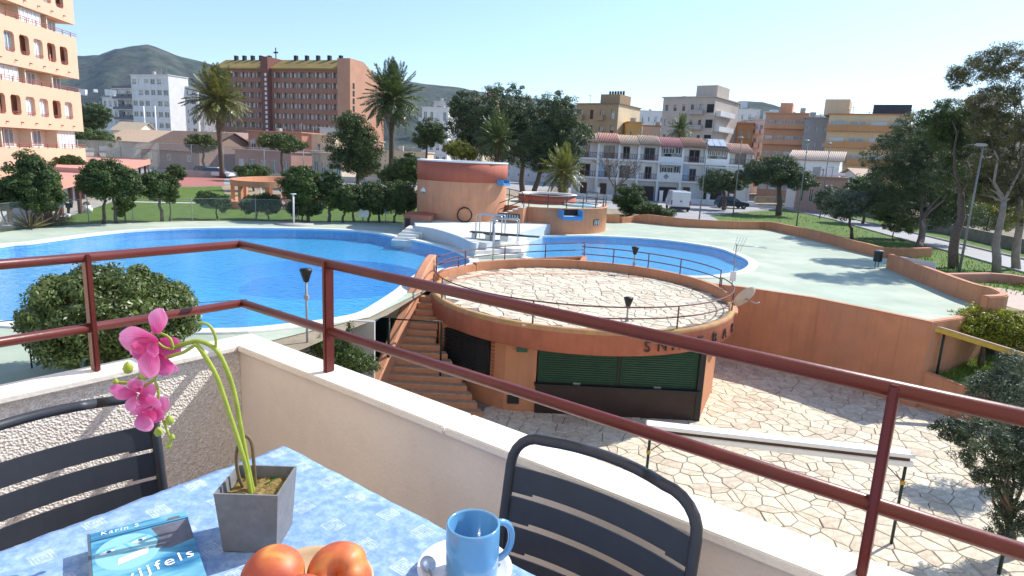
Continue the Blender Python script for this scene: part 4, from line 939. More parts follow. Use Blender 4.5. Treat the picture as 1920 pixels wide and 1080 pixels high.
tag(cl_, 'pale blue mottled tablecloth with white diamond motifs on the balcony table', 'tablecloth')
TZ = ZT + .0012
# ------------------------------------------------------------------ mug, saucer, spoon
mp_ = S(884, 1072, TZ + .012)
sp_ = Vector((mp_.x - .012, mp_.y + .005, TZ))
mb = MB(); mb.lathe([(.001, .004), (.045, .004), (.05, .0), (.055, .002), (.075, .013), (.083, .019), (.082, .0215), (.073, .016), (.05, .0075), (.001, .0075)], sp_, 56)
M_sauc = mat('white_glass_saucer', (.78, .79, .82), rough=.08, var=.02, spec=.7)
tag(mb.build('saucer', M_sauc), 'glossy white saucer under the blue mug', 'saucer')
M_mug = mat('blue_glaze', (.11, .31, .56), rough=.12, var=.03, spec=.6, coat=.6)
mug = thing('mug', 'light blue glazed mug with round handle standing on the saucer', 'mug', mp_)
zb = TZ + .0085; R = .046; Hm = .098
mb = MB(); mb.lathe([(.001, 0), (R - .006, 0), (R - .001, .004), (R, .012), (R, Hm - .003), (R - .0015, Hm), (R - .0035, Hm), (R - .005, Hm - .003), (R - .005, .012), (R - .012, .007), (.001, .007)], (mp_.x, mp_.y, zb), 64); mb.build('body', M_mug, mug)
hd = Vector((.88, .47, 0)).normalized(); hp = []
for k in range(15):
    a = math.radians(100 - 200 * k / 14); hp.append(Vector((mp_.x, mp_.y, zb + Hm * .52)) + hd * (R - .004 + .034 * max(0, math.cos(a)) ** .7) + Vector((0, 0, .036 * math.sin(a))))
mb = MB(); mb.tube(hp, .0062, 12); mb.build('handle', M_mug, mug)
spn = thing('spoon', 'small steel spoon lying on the saucer beside the mug', 'spoon', sp_ + Vector((-.06, 0, 0)))
c = sp_ + Vector((-.064, .0, .022)); mb = MB(); nn = 14; vs = [(c.x, c.y, c.z - .006)]
for q, rr_, dz in ((1, .5, -.0045), (2, 1.0, 0)):
    for i in range(nn): a = 2 * math.pi * i / nn; vs.append((c.x + .013 * rr_ * math.cos(a) - .004 * rr_ * math.sin(a), c.y + .021 * rr_ * math.sin(a), c.z + dz))
fs = [(0, 1 + (i + 1) % nn, 1 + i) for i in range(nn)] + [(1 + i, 1 + (i + 1) % nn, 1 + nn + (i + 1) % nn, 1 + nn + i) for i in range(nn)]
mb.add(vs, fs, 0, True); b_ = mb.build('bowl', M_steel, spn)
sm = b_.modifiers.new('thick', 'SOLIDIFY'); sm.thickness = .001
mb = MB(); mb.tube([c + Vector((.004, -.019, 0)), c + Vector((.02, -.06, .003)), c + Vector((.035, -.105, -.002))], [.0025, .002, .003], 8); mb.build('handle', M_steel, spn)

# ------------------------------------------------------------------ fruit bowl
def fruitmat():
    m, n, l, p = nt('nectarine_skin')
    tc = n.new('ShaderNodeTexCoord'); no = n.new('ShaderNodeTexNoise'); no.inputs['Scale'].default_value = 16; no.inputs['Detail'].default_value = 5; no.inputs['Distortion'].default_value = .6; l.new(tc.outputs['Object'], no.inputs['Vector'])
    cr = n.new('ShaderNodeValToRGB'); e = cr.color_ramp.elements; e[0].position = .36; e[0].color = (.62, .27, .07, 1); e[1].position = .66; e[1].color = (.38, .06, .035, 1); x = e.new(.48); x.color = (.52, .14, .045, 1); l.new(no.outputs['Fac'], cr.inputs['Fac'])
    l.new(cr.outputs[0], p.inputs['Base Color']); p.inputs['Roughness'].default_value = .5; p.inputs['Subsurface Weight'].default_value = .12; p.inputs['Subsurface Radius'].default_value = (.012, .004, .002)
    return m
M_fruit = fruitmat()
fb = S(585, 1128, TZ)
mb = MB(); mb.lathe([(.001, .004), (.05, .004), (.055, 0), (.06, .004), (.08, .014), (.095, .03), (.098, .037), (.093, .037), (.088, .03), (.072, .018), (.05, .012), (.001, .01)], fb, 56)
tag(mb.build('fruit_bowl', mat('pale_wood', (.55, .4, .25), rough=.5, var=.15, scale=12)), 'shallow pale wooden bowl holding the nectarines', 'bowl')
def fruit(px, py, r, label, tilt, seed):
    c = S(px, py, TZ + .06); mb = MB(); n = 40; m = 28; vs = []
    for i in range(m + 1):
        th = math.pi * i / m
        for j in range(n):
            ph = 2 * math.pi * j / n
            rr_ = 1 - .5 * math.exp(-(th / .33) ** 2)
            rr_ *= 1 - .11 * math.exp(-(min(ph, 2 * math.pi - ph) / .25) ** 2) * math.sin(th) ** .6 + .02 * math.sin(2 * ph + seed)
            vs.append((r * rr_ * math.sin(th) * math.cos(ph), r * rr_ * math.sin(th) * math.sin(ph), r * .95 * rr_ * math.cos(th)))
    fs = [(i * n + j, i * n + (j + 1) % n, (i + 1) * n + (j + 1) % n, (i + 1) * n + j) for i in range(m) for j in range(n)]
    mb.add(vs, fs, 0, True); o = mb.build('nectarine', M_fruit); o.location = c; o.rotation_euler = tilt
    tag(o, label, 'fruit')
fruit(514, 1086, .052, 'smooth orange and red nectarine resting in the wooden bowl', (1.9, .3, 2.0), 1)
fruit(637, 1076, .05, 'deep red nectarine with its stalk dimple turned up in the bowl', (.95, -.35, .3), 2)
fruit(566, 1140, .046, 'yellowish nectarine between the two red ones in the bowl', (.2, 2.4, 1), 3)

# ------------------------------------------------------------------ book
bz = TZ + .034
tl = S(168, 1001, bz); tr = S(348, 957, bz); bl = S(178, 1130, bz)
ex = (tr - tl).normalized(); ey = Vector((-ex.y, ex.x, 0))      # ey points away from the reader
BW = (tr - tl).length; BH = BW * 1.52
bo = tl - ey * BH
book = thing('book', 'blue hardback novel with a face on its cover lying on the tablecloth', 'book', (bo.x, bo.y, TZ), math.atan2(ex.y, ex.x))
T = .034
def covermat():
    m, n, l, p = nt('book_cover')
    tc = n.new('ShaderNodeTexCoord'); no = n.new('ShaderNodeTexNoise'); no.inputs['Scale'].default_value = 16; no.inputs['Detail'].default_value = 5; mp = n.new('ShaderNodeMapping'); mp.inputs['Scale'].default_value = (.6, 1.8, 1); mp.inputs['Rotation'].default_value = (0, 0, .5); l.new(tc.outputs['Object'], mp.inputs[0]); l.new(mp.outputs[0], no.inputs['Vector'])
    cr = n.new('ShaderNodeValToRGB'); e = cr.color_ramp.elements; e[0].position = .36; e[0].color = (.02, .11, .26, 1); e[1].position = .62; e[1].color = (.17, .42, .54, 1); x = e.new(.48); x.color = (.06, .25, .42, 1); l.new(no.outputs['Fac'], cr.inputs['Fac'])
    l.new(cr.outputs[0], p.inputs['Base Color']); p.inputs['Roughness'].default_value = .2; p.inputs['Specular IOR Level'].default_value = .5; return m
M_cover = covermat()
def flatprint(nm, col, rough=.25, var=.05): return mat('print_' + nm, col, rough=rough, var=var, scale=40)
mb = MB(); mb.box(0, BW, 0, BH, T - .003, T); mb.build('front_cover', M_cover, book, bevel=.0008)
mb = MB(); mb.box(0, BW, 0, BH, 0, .003); mb.build('back_cover', M_cover, book)
mb = MB(); mb.box(-.004, .0, .0, BH, 0.0, T); mb.build('spine', mat('book_spine', (.1, .13, .17), rough=.4), book)
mb = MB(); mb.box(.001, BW - .004, .003, BH - .003, .0032, T - .0032); mb.build('page_block', mat('paper', (.68, .63, .54), var=.12, scale=90), book)
def decal(nm, pts, lvl, m): mb = MB(); mb.add([(x * BW, y * BH, T + .00012 * lvl) for x, y in pts], [tuple(range(len(pts)))]); mb.build(nm, m, book)
def ell(cx, cy, rx, ry, rot=0, n=20, a0=0, a1=6.2832): return [(cx + rx * math.cos(a) * math.cos(rot) - ry * math.sin(a) * math.sin(rot), cy + (rx * math.cos(a) * math.sin(rot) + ry * math.sin(a) * math.cos(rot)) * .66) for a in np.linspace(a0, a1, n, endpoint=False)]
pd = flatprint('dark_blue', (.02, .09, .2)); pk = flatprint('skin_blue', (.24, .5, .6)); ps = flatprint('shade_blue', (.13, .4, .55)); ph_ = flatprint('hair', (.12, .12, .15), var=.3); pw = flatprint('white', (.85, .86, .88))
decal('cover_print', [(.0, .865), (1, .865), (1, .89), (0, .89)], 2, pd)
decal('cover_print', [(.0, .905), (1, .905), (1, .911), (0, .911)], 2, pd)
decal('cover_print', ell(.34, .62, .31, .36, .2, 28), 1, pk)
decal('cover_print', [(.6, .86), (.66, .7), (.6, .56), (.75, .52), (.995, .56), (.995, .86)], 1.5, ph_)
decal('cover_print', ell(.14, .705, .11, .02, .25), 2, ps); decal('cover_print', ell(.46, .76, .12, .022, .3), 2, ps)
decal('cover_print', ell(.15, .672, .075, .026, .22), 3, pw); decal('cover_print', ell(.46, .725, .075, .026, .25), 3, pw)
decal('cover_print', ell(.165, .674, .025, .024), 4, pd); decal('cover_print', ell(.475, .727, .025, .024), 4, pd)
decal('cover_print', ell(.36, .61, .075, .022, .2), 3, ps); decal('cover_print', [(.3, .74), (.33, .73), (.4, .64), (.37, .635)], 2.5, ps)
decal('cover_print', [(.23, .47), (.52, .52), (.545, .605), (.25, .545)], 5, pw)
decal('cover_print', [(.77, .905), (.93, .905), (.91, .945), (.8, .945)], 3, ph_)
def booktext(body, size, x, y, rot, m):
    cu = bpy.data.curves.new('text', 'FONT'); cu.body = body; cu.size = size; cu.space_character = 1.25; cu.shear = .12
    ob = bpy.data.objects.new('tmp', cu); COL.objects.link(ob); dg = bpy.context.evaluated_depsgraph_get(); dg.update()
    me = bpy.data.meshes.new_from_object(ob.evaluated_get(dg)); bpy.data.objects.remove(ob); bpy.data.curves.remove(cu); me.materials.append(m)
    o = bpy.data.objects.new('cover_lettering', me); COL.objects.link(o); o.parent = book; o.location = (x * BW, y * BH, T + .0009); o.rotation_euler = (0, 0, rot)
booktext('Twijfels', .036, .04, .2, .2, pw)
booktext('Karin S', .016, .1, .93, .0, pw)

# ------------------------------------------------------------------ orchid in a grey pot
p_bl = S(412, 1036, TZ); p_br = S(521, 1039, TZ)
pex = (p_br - p_bl).normalized(); pey = Vector((-pex.y, pex.x, 0)); PW = (p_br - p_bl).length
ang = math.atan2(pex.y, pex.x)
ac = S(549, 972, TZ) - p_br; ang2 = math.atan2(ac.y, ac.x); PD = PW * .98
ux = pex; uy = pey
PHt = .118
orch = thing('potted_orchid', 'pink artificial orchid arching from a square grey pot on the table', 'plant', (p_bl + p_br) / 2 + uy * PD / 2)
def PP(x, y, z): return p_bl + ux * x + uy * y + Vector((0, 0, z))
mb = MB(); tp = .0042; th = .0035
o4 = [PP(tp, tp, 0), PP(PW - tp, tp, 0), PP(PW - tp, PD - tp, 0), PP(tp, PD - tp, 0)]; t4 = [PP(-tp, -tp, PHt), PP(PW + tp, -tp, PHt), PP(PW + tp, PD + tp, PHt), PP(-tp, PD + tp, PHt)]
i4 = [PP(-tp + th, -tp + th, PHt), PP(PW + tp - th, -tp + th, PHt), PP(PW + tp - th, PD + tp - th, PHt), PP(-tp + th, PD + tp - th, PHt)]
ib = [PP(th, th, PHt - .045), PP(PW - th, th, PHt - .045), PP(PW - th, PD - th, PHt - .045), PP(th, PD - th, PHt - .045)]
mb.add(o4 + t4 + i4 + ib, [(3, 2, 1, 0)] + [(k * 4 + j, k * 4 + (j + 1) % 4, (k + 1) * 4 + (j + 1) % 4, (k + 1) * 4 + j) for k in range(3) for j in range(4)])
mb.build('pot', mat('grey_concrete_pot', (.19, .195, .21), rough=.8, var=.18, scale=40, bump=.2, bscale=150), orch, fix=False)
mb = MB(); vs = []; g = 14
for j in range(g + 1):
    for i in range(g + 1): q = PP(.002 + (PW - .004) * i / g, .002 + (PD - .004) * j / g, PHt - .022 + rr.uniform(-.003, .004)); vs.append(q)
mb.add(vs, [(j * (g + 1) + i, j * (g + 1) + i + 1, (j + 1) * (g + 1) + i + 1, (j + 1) * (g + 1) + i) for j in range(g) for i in range(g)])
mb.build('moss', mat('dry_moss', (.22, .16, .05), var=.5, scale=150, bump=1, bscale=250), orch, fix=False)
YO = PP(PW / 2, PD / 2, 0).y
def O(x, y, dy=0): return SY(x, y, YO + dy)
M_stem = mat('green_stem', (.32, .4, .06), rough=.5, var=.2, scale=40); M_twig = mat('brown_root', (.16, .12, .07), var=.3, scale=60)
def sten(pts, r, nm, m, dy=0, k=6):
    P3 = spline([O(x, y, dy + (q[0] if q else 0)) for x, y, *q in pts], k, closed=False); mb = MB(); mb.tube(P3, r, 8); mb.build(nm, m, orch)
    return P3
sten([(480, 945), (468, 890), (455, 820), (440, 740), (424, 690), (404, 655), (374, 640), (345, 645), (325, 652)], .0042, 'stem', M_stem, .0)
sten([(474, 945), (462, 880), (448, 830), (430, 775), (408, 710), (385, 668), (368, 645)], .0042, 'stem', M_stem, -.012)
sten([(404, 656), (404, 632), (392, 610), (372, 605)], .0026, 'stem', M_stem)
sten([(368, 645), (345, 660), (320, 668), (298, 676), (270, 700), (247, 717), (212, 716)], .003, 'stem', M_stem, -.015)
sten([(325, 652), (318, 634), (300, 625), (285, 628), (305, 650), (325, 655)], .0024, 'stem', M_stem, -.01)
sten([(298, 676), (290, 710), (262, 728)], .0022, 'stem', M_stem, -.02); sten([(289, 712), (297, 735), (294, 755), (280, 760)], .0022, 'stem', M_stem, -.02)
sten([(290, 755), (302, 775), (310, 800), (319, 822), (318, 836)], .0022, 'stem', M_stem, -.02)
sten([(470, 935), (450, 900), (443, 860), (449, 830), (462, 818), (472, 832), (476, 870), (480, 930)], .0034, 'root_loop', M_twig, .01)
def bud(x, y, r, dy=-.02, m=None):
    c = O(x, y, dy); mb = MB(); mb.lathe([(.0001, r * 1.4), (r * .6, r * .9), (r, 0), (r * .7, -r * .9), (.0001, -r * 1.2)], c, 10); mb.build('bud', m or M_stem, orch)
for x, y, r in ((318, 788, .0075), (297, 810, .0075), (323, 820, .005), (316, 836, .005), (240, 690, .009), (272, 702, .009), (217, 716, .005)): bud(x, y, r)
def petalmat():
    m, n, l, p = nt('orchid_petal')
    tc = n.new('ShaderNodeTexCoord'); wv = n.new('ShaderNodeTexNoise'); wv.inputs['Scale'].default_value = 55; wv.inputs['Detail'].default_value = 4; l.new(tc.outputs['Object'], wv.inputs['Vector'])
    at = n.new('ShaderNodeAttribute'); at.attribute_name = 'tint'
    cr = n.new('ShaderNodeValToRGB'); e = cr.color_ramp.elements; e[0].color = (.50, .02, .13, 1); e[1].color = (.78, .33, .6, 1); x = e.new(.45); x.color = (.66, .09, .32, 1)
    ad = n.new('ShaderNodeMath'); ad.operation = 'MULTIPLY_ADD'; ad.inputs[1].default_value = .45; ad.inputs[2].default_value = -.2; l.new(wv.outputs['Fac'], ad.inputs[0]); a2 = n.new('ShaderNodeMath'); a2.operation = 'ADD'; l.new(ad.outputs[0], a2.inputs[0]); l.new(at.outputs['Fac'], a2.inputs[1]); l.new(a2.outputs[0], cr.inputs['Fac'])
    l.new(cr.outputs[0], p.inputs['Base Color']); p.inputs['Roughness'].default_value = .55
    t = n.new('ShaderNodeBsdfTranslucent'); l.new(cr.outputs[0], t.inputs['Color']); mx = n.new('ShaderNodeMixShader'); mx.inputs[0].default_value = .35; l.new(p.outputs[0], mx.inputs[1]); l.new(t.outputs[0], mx.inputs[2]); l.new(mx.outputs[0], n['Material Output'].inputs['Surface'])
    return m
M_petal = petalmat()
CR_, CU_, CF_ = RGT, UPV, -FWD
def petal(px, py, angle, ln, wd, dy, curl=.2, tilt=0.0, roll=0.0, base_t=0.0):
    # base at (px,py), pointing along the given direction (degrees from right, upwards positive)
    b = O(px, py, dy); a = math.radians(angle)
    d = (Vector((1, 0, 0)) * math.cos(a) + Vector((0, 0, 1)) * math.sin(a)); nrm = Vector((0, -1, 0)); d = (d * math.cos(tilt) + nrm * math.sin(tilt)).normalized()
    s = d.cross(nrm).normalized(); nn_ = s.cross(d).normalized(); s2 = s * math.cos(roll) + nn_ * math.sin(roll); n2 = s2.cross(d).normalized()
    mb = MB(); U, V = 22, 14; vs = []; tint = []
    for j in range(V + 1):
        t = j / V; w = wd / 2 * (math.sin(math.pi * min(1, t * .92 + .06)) ** .62) * (.55 + .6 * t if t < .75 else 1.0)
        for i in range(U + 1):
            q = 2 * i / U - 1
            z = -curl * ln * t * t + .16 * wd * (q * q) * (1 - t * .5) + .02 * ln * math.sin(t * 9 + q * 4)
            vs.append(b + d * (ln * t) + s2 * (w * q) + n2 * z); tint.append(min(1, base_t + .12 + .6 * t + .22 * abs(q) ** 3 + .13 * math.sin(q * 26 + t * 2) * (1 - abs(q)) + (.25 if t > .94 else 0)))
    fs = [(j * (U + 1) + i, j * (U + 1) + i + 1, (j + 1) * (U + 1) + i + 1, (j + 1) * (U + 1) + i) for j in range(V) for i in range(U)]
    mb.add(vs, fs, 0, True); o = mb.build('petal', M_petal, orch, fix=False)
    at = o.data.attributes.new('tint', 'FLOAT', 'POINT'); at.data.foreach_set('value', tint)
k_ = YO / 1195.0
for a in ((296, 625, 78, 48, 42, -.03, .1, .1, .2, .15), (298, 640, 172, 68, 50, -.02, .2, .25, -.2, .15), (296, 638, 205, 54, 44, -.015, .2, .3, 0, .0), (300, 640, -25, 42, 46, .0, .2, .2, .4, -.05), (292, 655, -105, 52, 44, -.045, .3, .4, 0, .1), (290, 645, -135, 48, 40, -.03, .3, .2, .3, -.1), (300, 662, -80, 46, 40, -.02, .2, 0, .2, -.1), (307, 672, -45, 34, 18, -.005, .2, .1, 0, .2),
          (290, 640, -90, 24, 24, -.06, .6, .7, 0, -.15), (283, 648, -170, 34, 26, -.04, .5, .4, 0, -.2),
          (258, 738, 172, 50, 34, -.03, .2, .2, .1, .0), (262, 732, 100, 26, 40, -.02, .2, .3, .2, .2), (262, 738, 25, 36, 36, -.015, .2, .2, .3, .1), (262, 742, -20, 44, 34, -.03, .2, .3, 0, .0), (255, 745, -120, 28, 22, -.045, .3, .4, 0, .4), (272, 765, -20, 40, 38, -.02, .2, .3, .2, -.1), (272, 768, 155, 26, 36, -.03, .2, .3, 0, .15), (268, 775, -75, 34, 40, -.04, .3, .3, 0, .2), (300, 770, 62, 30, 34, -.01, .2, .1, .3, .25), (288, 762, -110, 30, 30, -.035, .4, .3, 0, -.15)):
    petal(a[0], a[1], a[2], a[3] * k_ * 1.06, a[4] * k_ * 1.1, *a[5:])
lp = O(486, 905, .03); mb = MB(); vs = []
for j in range(9):
    t = j / 8; w = .012 * math.sin(math.pi * min(1, t * .9 + .1)); c = lp + Vector((.035 * t, .01 * t, .014 * math.sin(t * 2.4) - .012))
    vs += [c + Vector((0, -w, .003)), c, c + Vector((0, w, .003))]
mb.add(vs, [(j * 3 + i, j * 3 + i + 1, (j + 1) * 3 + i + 1, (j + 1) * 3 + i) for j in range(8) for i in range(2)], 0, True); lf = mb.build('leaf', mat('orchid_leaf', (.03, .12, .03), rough=.4), orch, fix=False)
# ------------------------------------------------------------------ vegetation
LEAF = {
 'dark': leafmat('leaf_dark', (.02, .042, .011), (.13, .19, .05), .28),
 'mid': leafmat('leaf_mid', (.024, .052, .012), (.12, .18, .04), .25),
 'near': leafmat('leaf_pittosporum', (.018, .042, .01), (.2, .26, .075), .28, .38, .5),
 'pine': leafmat('needle_pine', (.024, .046, .017), (.13, .18, .065), .22),
 'pinel': leafmat('needle_pine_light', (.03, .06, .012), (.13, .18, .04), .2),
 'yellow': leafmat('leaf_yellow', (.09, .1, .01), (.34, .34, .05), .3),
 'ygreen': leafmat('leaf_yellow_green', (.03, .055, .006), (.44, .46, .045), .3),
 'grey': leafmat('needle_grey', (.035, .055, .03), (.2, .255, .16), .15),
 'juni': leafmat('needle_juniper_dark', (.018, .034, .016), (.11, .15, .08), .15),
 'euca': leafmat('leaf_eucalyptus', (.035, .042, .016), (.2, .2, .07), .25),
 'eucad': leafmat('leaf_eucalyptus_dark', (.02, .03, .012), (.1, .12, .05), .25),
 'palm': leafmat('palm_frond', (.025, .05, .012), (.15, .2, .05), .22, .4, .5),
 'palmy': leafmat('palm_frond_yellow', (.05, .065, .012), (.26, .27, .06), .25, .4, .5),  # paler, yellower frond colour
 'dry': leafmat('dry_frond', (.14, .1, .05), (.34, .26, .14), .2),
 'grass': leafmat('grass_blade', (.06, .13, .01), (.22, .34, .04), .3),
}
def quads(name, C, N, U, a, b, m):
    # leaf quads: centres C, normals N, long axis U (made perpendicular), half sizes a (long) and b
    n = len(C); U = U - N * (U * N).sum(1)[:, None]; U /= np.maximum(1e-6, np.linalg.norm(U, axis=1))[:, None]; V = np.cross(N, U)
    a = np.asarray(a).reshape(-1, 1); b = np.asarray(b).reshape(-1, 1)
    P = np.empty((n, 4, 3)); P[:, 0] = C - U * a; P[:, 1] = C + V * b + U * a * .1; P[:, 2] = C + U * a; P[:, 3] = C - V * b + U * a * .1
    me = bpy.data.meshes.new(name); me.vertices.add(n * 4); me.vertices.foreach_set('co', P.astype(np.float32).ravel())
    me.loops.add(n * 4); me.loops.foreach_set('vertex_index', np.arange(n * 4, dtype=np.int32))
    me.polygons.add(n); me.polygons.foreach_set('loop_start', np.arange(0, n * 4, 4, dtype=np.int32)); me.polygons.foreach_set('loop_total', np.full(n, 4, dtype=np.int32))
    me.materials.append(m); me.update(calc_edges=True); return me
def unit(rs, n): v = rs.normal(size=(n, 3)); return v / np.linalg.norm(v, axis=1)[:, None]
def crown_pts(rs, blobs, nclump, per, cr, fill=.25, up=.25):
    # blobs: (centre, radii); clumps sit through each ellipsoid, leaves on the clumps
    C = []; N = []; cl = []
    vol = np.array([b[1][0] * b[1][1] + b[1][0] * b[1][2] + b[1][1] * b[1][2] for b in blobs]); vol = vol / vol.sum()
    for (c, r), v in zip(blobs, vol):
        k = max(4, int(nclump * v)); d = unit(rs, k); d[:, 2] += up * .5; d /= np.linalg.norm(d, axis=1)[:, None]
        rad = 1 - .42 * rs.random(k) ** 1.6
        cc = np.array(c) + d * rad[:, None] * np.array(r)
        for q in cc:
            R = cr * rs.uniform(.6, 1.35); cl.append(q)
            dd = unit(rs, per); rr = R * (1 - .5 * rs.random(per) ** 2)
            sq = np.array([1, 1, .72]); C.append(q + dd * rr[:, None] * sq); N.append(dd * .75 + unit(rs, per) * .6 + np.array([0, 0, up]))
        nf = int(fill * k * per); d = unit(rs, nf); C.append(np.array(c) + d * (rs.random(nf) ** .5 * .85)[:, None] * np.array(r)); N.append(d + unit(rs, nf) * .6)
    C = np.vstack(C); N = np.vstack(N); N /= np.linalg.norm(N, axis=1)[:, None]
    return C, N, cl
def branch_path(a, b, r, k=4, bend=.12):
    a = Vector(a); b = Vector(b); L_ = (b - a).length; out = []
    for i in range(k + 1):
        t = i / k; p = a.lerp(b, t)
        if 0 < t < 1: p += Vector((r.uniform(-1, 1), r.uniform(-1, 1), r.uniform(-.4, .8))) * L_ * bend * math.sin(math.pi * t)
        out.append(p)
    return out
SEED = [100]
def tree(label, base, blobs, nclump, per, cr, leaf, lf, trunk_r, bark=None, limbs=6, name='tree', cat='tree', group=None, fork=.35, aspect=.5, trunks=None, up=.25, fill=.25, long_up=False):
    SEED[0] += 1; rs = np.random.RandomState(SEED[0]); r = random.Random(SEED[0]); bark = bark or M_bark
    o = thing(name, label, cat, base, group=group)
    big = lf < .07; C, N, cl = crown_pts(rs, blobs, int(nclump * (1.0 if big else 1.7)), int(per * (1.0 if big else 1.9)), cr * (1 if big else .9), fill * 1.6, up); lf = lf * (1 if big else .66)
    U = unit(rs, len(C))
    if long_up: U = U * .5 + N * .0 + np.array([0, 0, .7]); N = unit(rs, len(C)) * np.array([1, 1, .4]); N /= np.linalg.norm(N, axis=1)[:, None]
    s = lf * rs.uniform(.6, 1.3, len(C))
    link('crown', quads('crown', C, N, U, s, s * aspect, LEAF[leaf]), o)
    if trunk_r:
        cen = Vector(tuple(np.mean([np.array(b[0]) for b in blobs], axis=0))); low = min(b[0][2] - b[1][2] for b in blobs)
        for tb in (trunks or [base]):
            tb = Vector(tb); fk = Vector((tb.x + (cen.x - tb.x) * fork, tb.y + (cen.y - tb.y) * fork, max(tb.z + .3, low + (cen.z - low) * .25)))
            mb = MB(); P = branch_path(tb, fk, r, 5, .05); mb.tube(P, [trunk_r * (1.25 - .55 * i / 5) for i in range(6)], 9); mb.build('trunk', bark, o)
            pick = r.sample(range(len(cl)), min(limbs, len(cl)))
            for q in pick:
                e = Vector(tuple(cl[q])); mb = MB(); P = branch_path(fk, fk.lerp(e, .8), r, 4, .1); mb.tube(P, [trunk_r * (.5 - .4 * i / 4) for i in range(5)], 6); mb.build('limb', bark, o)
    return o
def B(px, py, Y, rx, ry, rd=None):      # an ellipsoid whose outline is rx by ry photograph pixels at depth Y
    p = SY(px, py, Y); k = Y / 1195.0 * 1.02
    return (tuple(p), (rx * k, (rd or rx) * k, ry * k))
def gY(px, py, z=0): return S(px, py, z).y
def gtree(label, bx, by, blobs, nclump, per, cr, leaf, lf, trunk_px, **k):
    b = S(bx, by, k.pop('z', 0)); Y = b.y; kk = Y / 1195.0
    bl = [B(x, y, Y + (q[2] if len(q) > 2 else 0), q[0], q[1]) for x, y, q in blobs]
    tr = k.pop('tr', None); tr = [S(x, y, 0) for x, y in tr] if tr else None
    return tree(label, b, bl, nclump, per, cr * kk, leaf, lf, trunk_px * kk * .68, trunks=tr, **k)

# big rounded shrub close to the balcony
b = S(205, 700); bl = [B(205, 592, b.y, 135, 92), B(128, 600, b.y + .3, 62, 68), B(285, 600, b.y + .2, 75, 70)]
tree('large rounded glossy evergreen shrub growing just beyond the stucco wall', b, bl, 470, 170, .24, 'near', .052, .12, name='evergreen_shrub', cat='shrub', aspect=.42, fill=.3)
# garden trees on the lawn, left
gtree('leaning dark evergreen tree at the lawn corner beside the orange apartment block', 80, 427, [(62, 335, (42, 40)), (20, 362, (40, 32)), (95, 345, (20, 26)), (75, 372, (38, 26)), (55, 305, (18, 18))], 130, 60, 11, 'dark', .11, 4, tr=[(80, 427), (72, 424)], limbs=5)
gtree('dense dark evergreen tree with twin trunks in front of the gallery roof', 194, 419, [(200, 335, (46, 34)), (235, 345, (26, 30)), (178, 345, (28, 22))], 130, 60, 10, 'dark', .11, 4, tr=[(194, 419), (219, 418)], limbs=5)
gtree('bushy light green young tree at the foot of the twin trunked tree', 236, 418, [(236, 378, (15, 18)), (228, 392, (12, 12))], 40, 40, 6, 'mid', .1, 2, limbs=3)
gtree('round headed lawn tree with a slim straight trunk', 304, 415, [(296, 349, (32, 24)), (286, 345, (18, 16))], 80, 55, 8, 'dark', .1, 4, limbs=5)
gtree('small slender round headed tree next to the slim trunked one', 318, 415, [(321, 364, (13, 15))], 26, 40, 5, 'dark', .1, 2, limbs=3)
gtree('small ball shaped clipped tree near the tennis court', 332, 350, [(331, 324, (16, 14))], 40, 40, 5, 'dark', .12, 3, limbs=3, cat='tree')
gtree('spreading shrub with several stems left of the ring pergola', 408, 411, [(386, 372, (19, 12)), (414, 380, (17, 15))], 60, 45, 6, 'mid', .1, 2, name='shrub', cat='shrub', limbs=5)
gtree('pair of clipped dark round shrubs in front of the ring pergola', 483, 411, [(474, 384, (20, 17)), (505, 381, (20, 18))], 80, 45, 6, 'dark', .1, 2, name='shrub', cat='shrub', tr=[(480, 411), (505, 411)], limbs=4)
gtree('leafy green tree standing right of the ring pergola', 578, 415, [(563, 338, (36, 24)), (575, 358, (34, 24)), (552, 352, (24, 18))], 120, 55, 9, 'mid', .11, 4, limbs=7)
gtree('low dark shrub under the leafy green tree by the pergola', 566, 414, [(572, 386, (34, 18))], 60, 50, 7, 'dark', .1, 2, name='shrub', cat='shrub', limbs=4)
gtree('narrow upright dark tree between the leafy tree and the hedge', 617, 416, [(620, 350, (20, 28)), (624, 372, (16, 22))], 70, 50, 7, 'dark', .1, 4, limbs=4)
for k, (cx_, cy_, rx, ry, lab) in enumerate(((652, 374, 28, 26, 'clipped hedge tree with crooked trunk beside the notice board'), (700, 376, 32, 27, 'clipped hedge tree with a broad skirt of dark leaves'), (748, 374, 38, 28, 'clipped hedge tree reaching the round tower'))):
    gtree(lab, cx_ + 4, 417, [(cx_, cy_ - 4, (rx, ry)), (cx_ + 8, cy_ + 4, (rx * .8, ry * .7))], 100, 55, 8, 'dark', .11, 3, tr=[(cx_ - 10, 417), (cx_ + 12, 416)], limbs=5, cat='tree', group='clipped hedge along the deck')
def far(label, px, py, Y, blobs, nclump, per, cr, leaf, lf, tw, **k):
    kk = Y / 1195.0; p = SY(px, py, Y); b = Vector((p.x, p.y, 0)); bl = [B(x, y, Y + (q[2] if len(q) > 2 else 0), q[0], q[1]) for x, y, q in blobs]
    return tree(label, b, bl, nclump, per, cr * kk, leaf, lf, tw * kk * .8, **k)
far('tall ragged dark tree rising behind the clipped hedge', 672, 340, 82, [(660, 235, (29, 26)), (655, 270, (42, 33)), (690, 285, (33, 35)), (650, 300, (35, 24)), (680, 312, (37, 22)), (668, 250, (29, 33))], 170, 45, 9, 'dark', .17, 4, limbs=8)
far('spreading dark bush between the hedge and the round tower', 750, 345, 64, [(735, 330, (30, 18)), (765, 320, (34, 26))], 90, 45, 8, 'dark', .14, 3, name='shrub', cat='shrub')
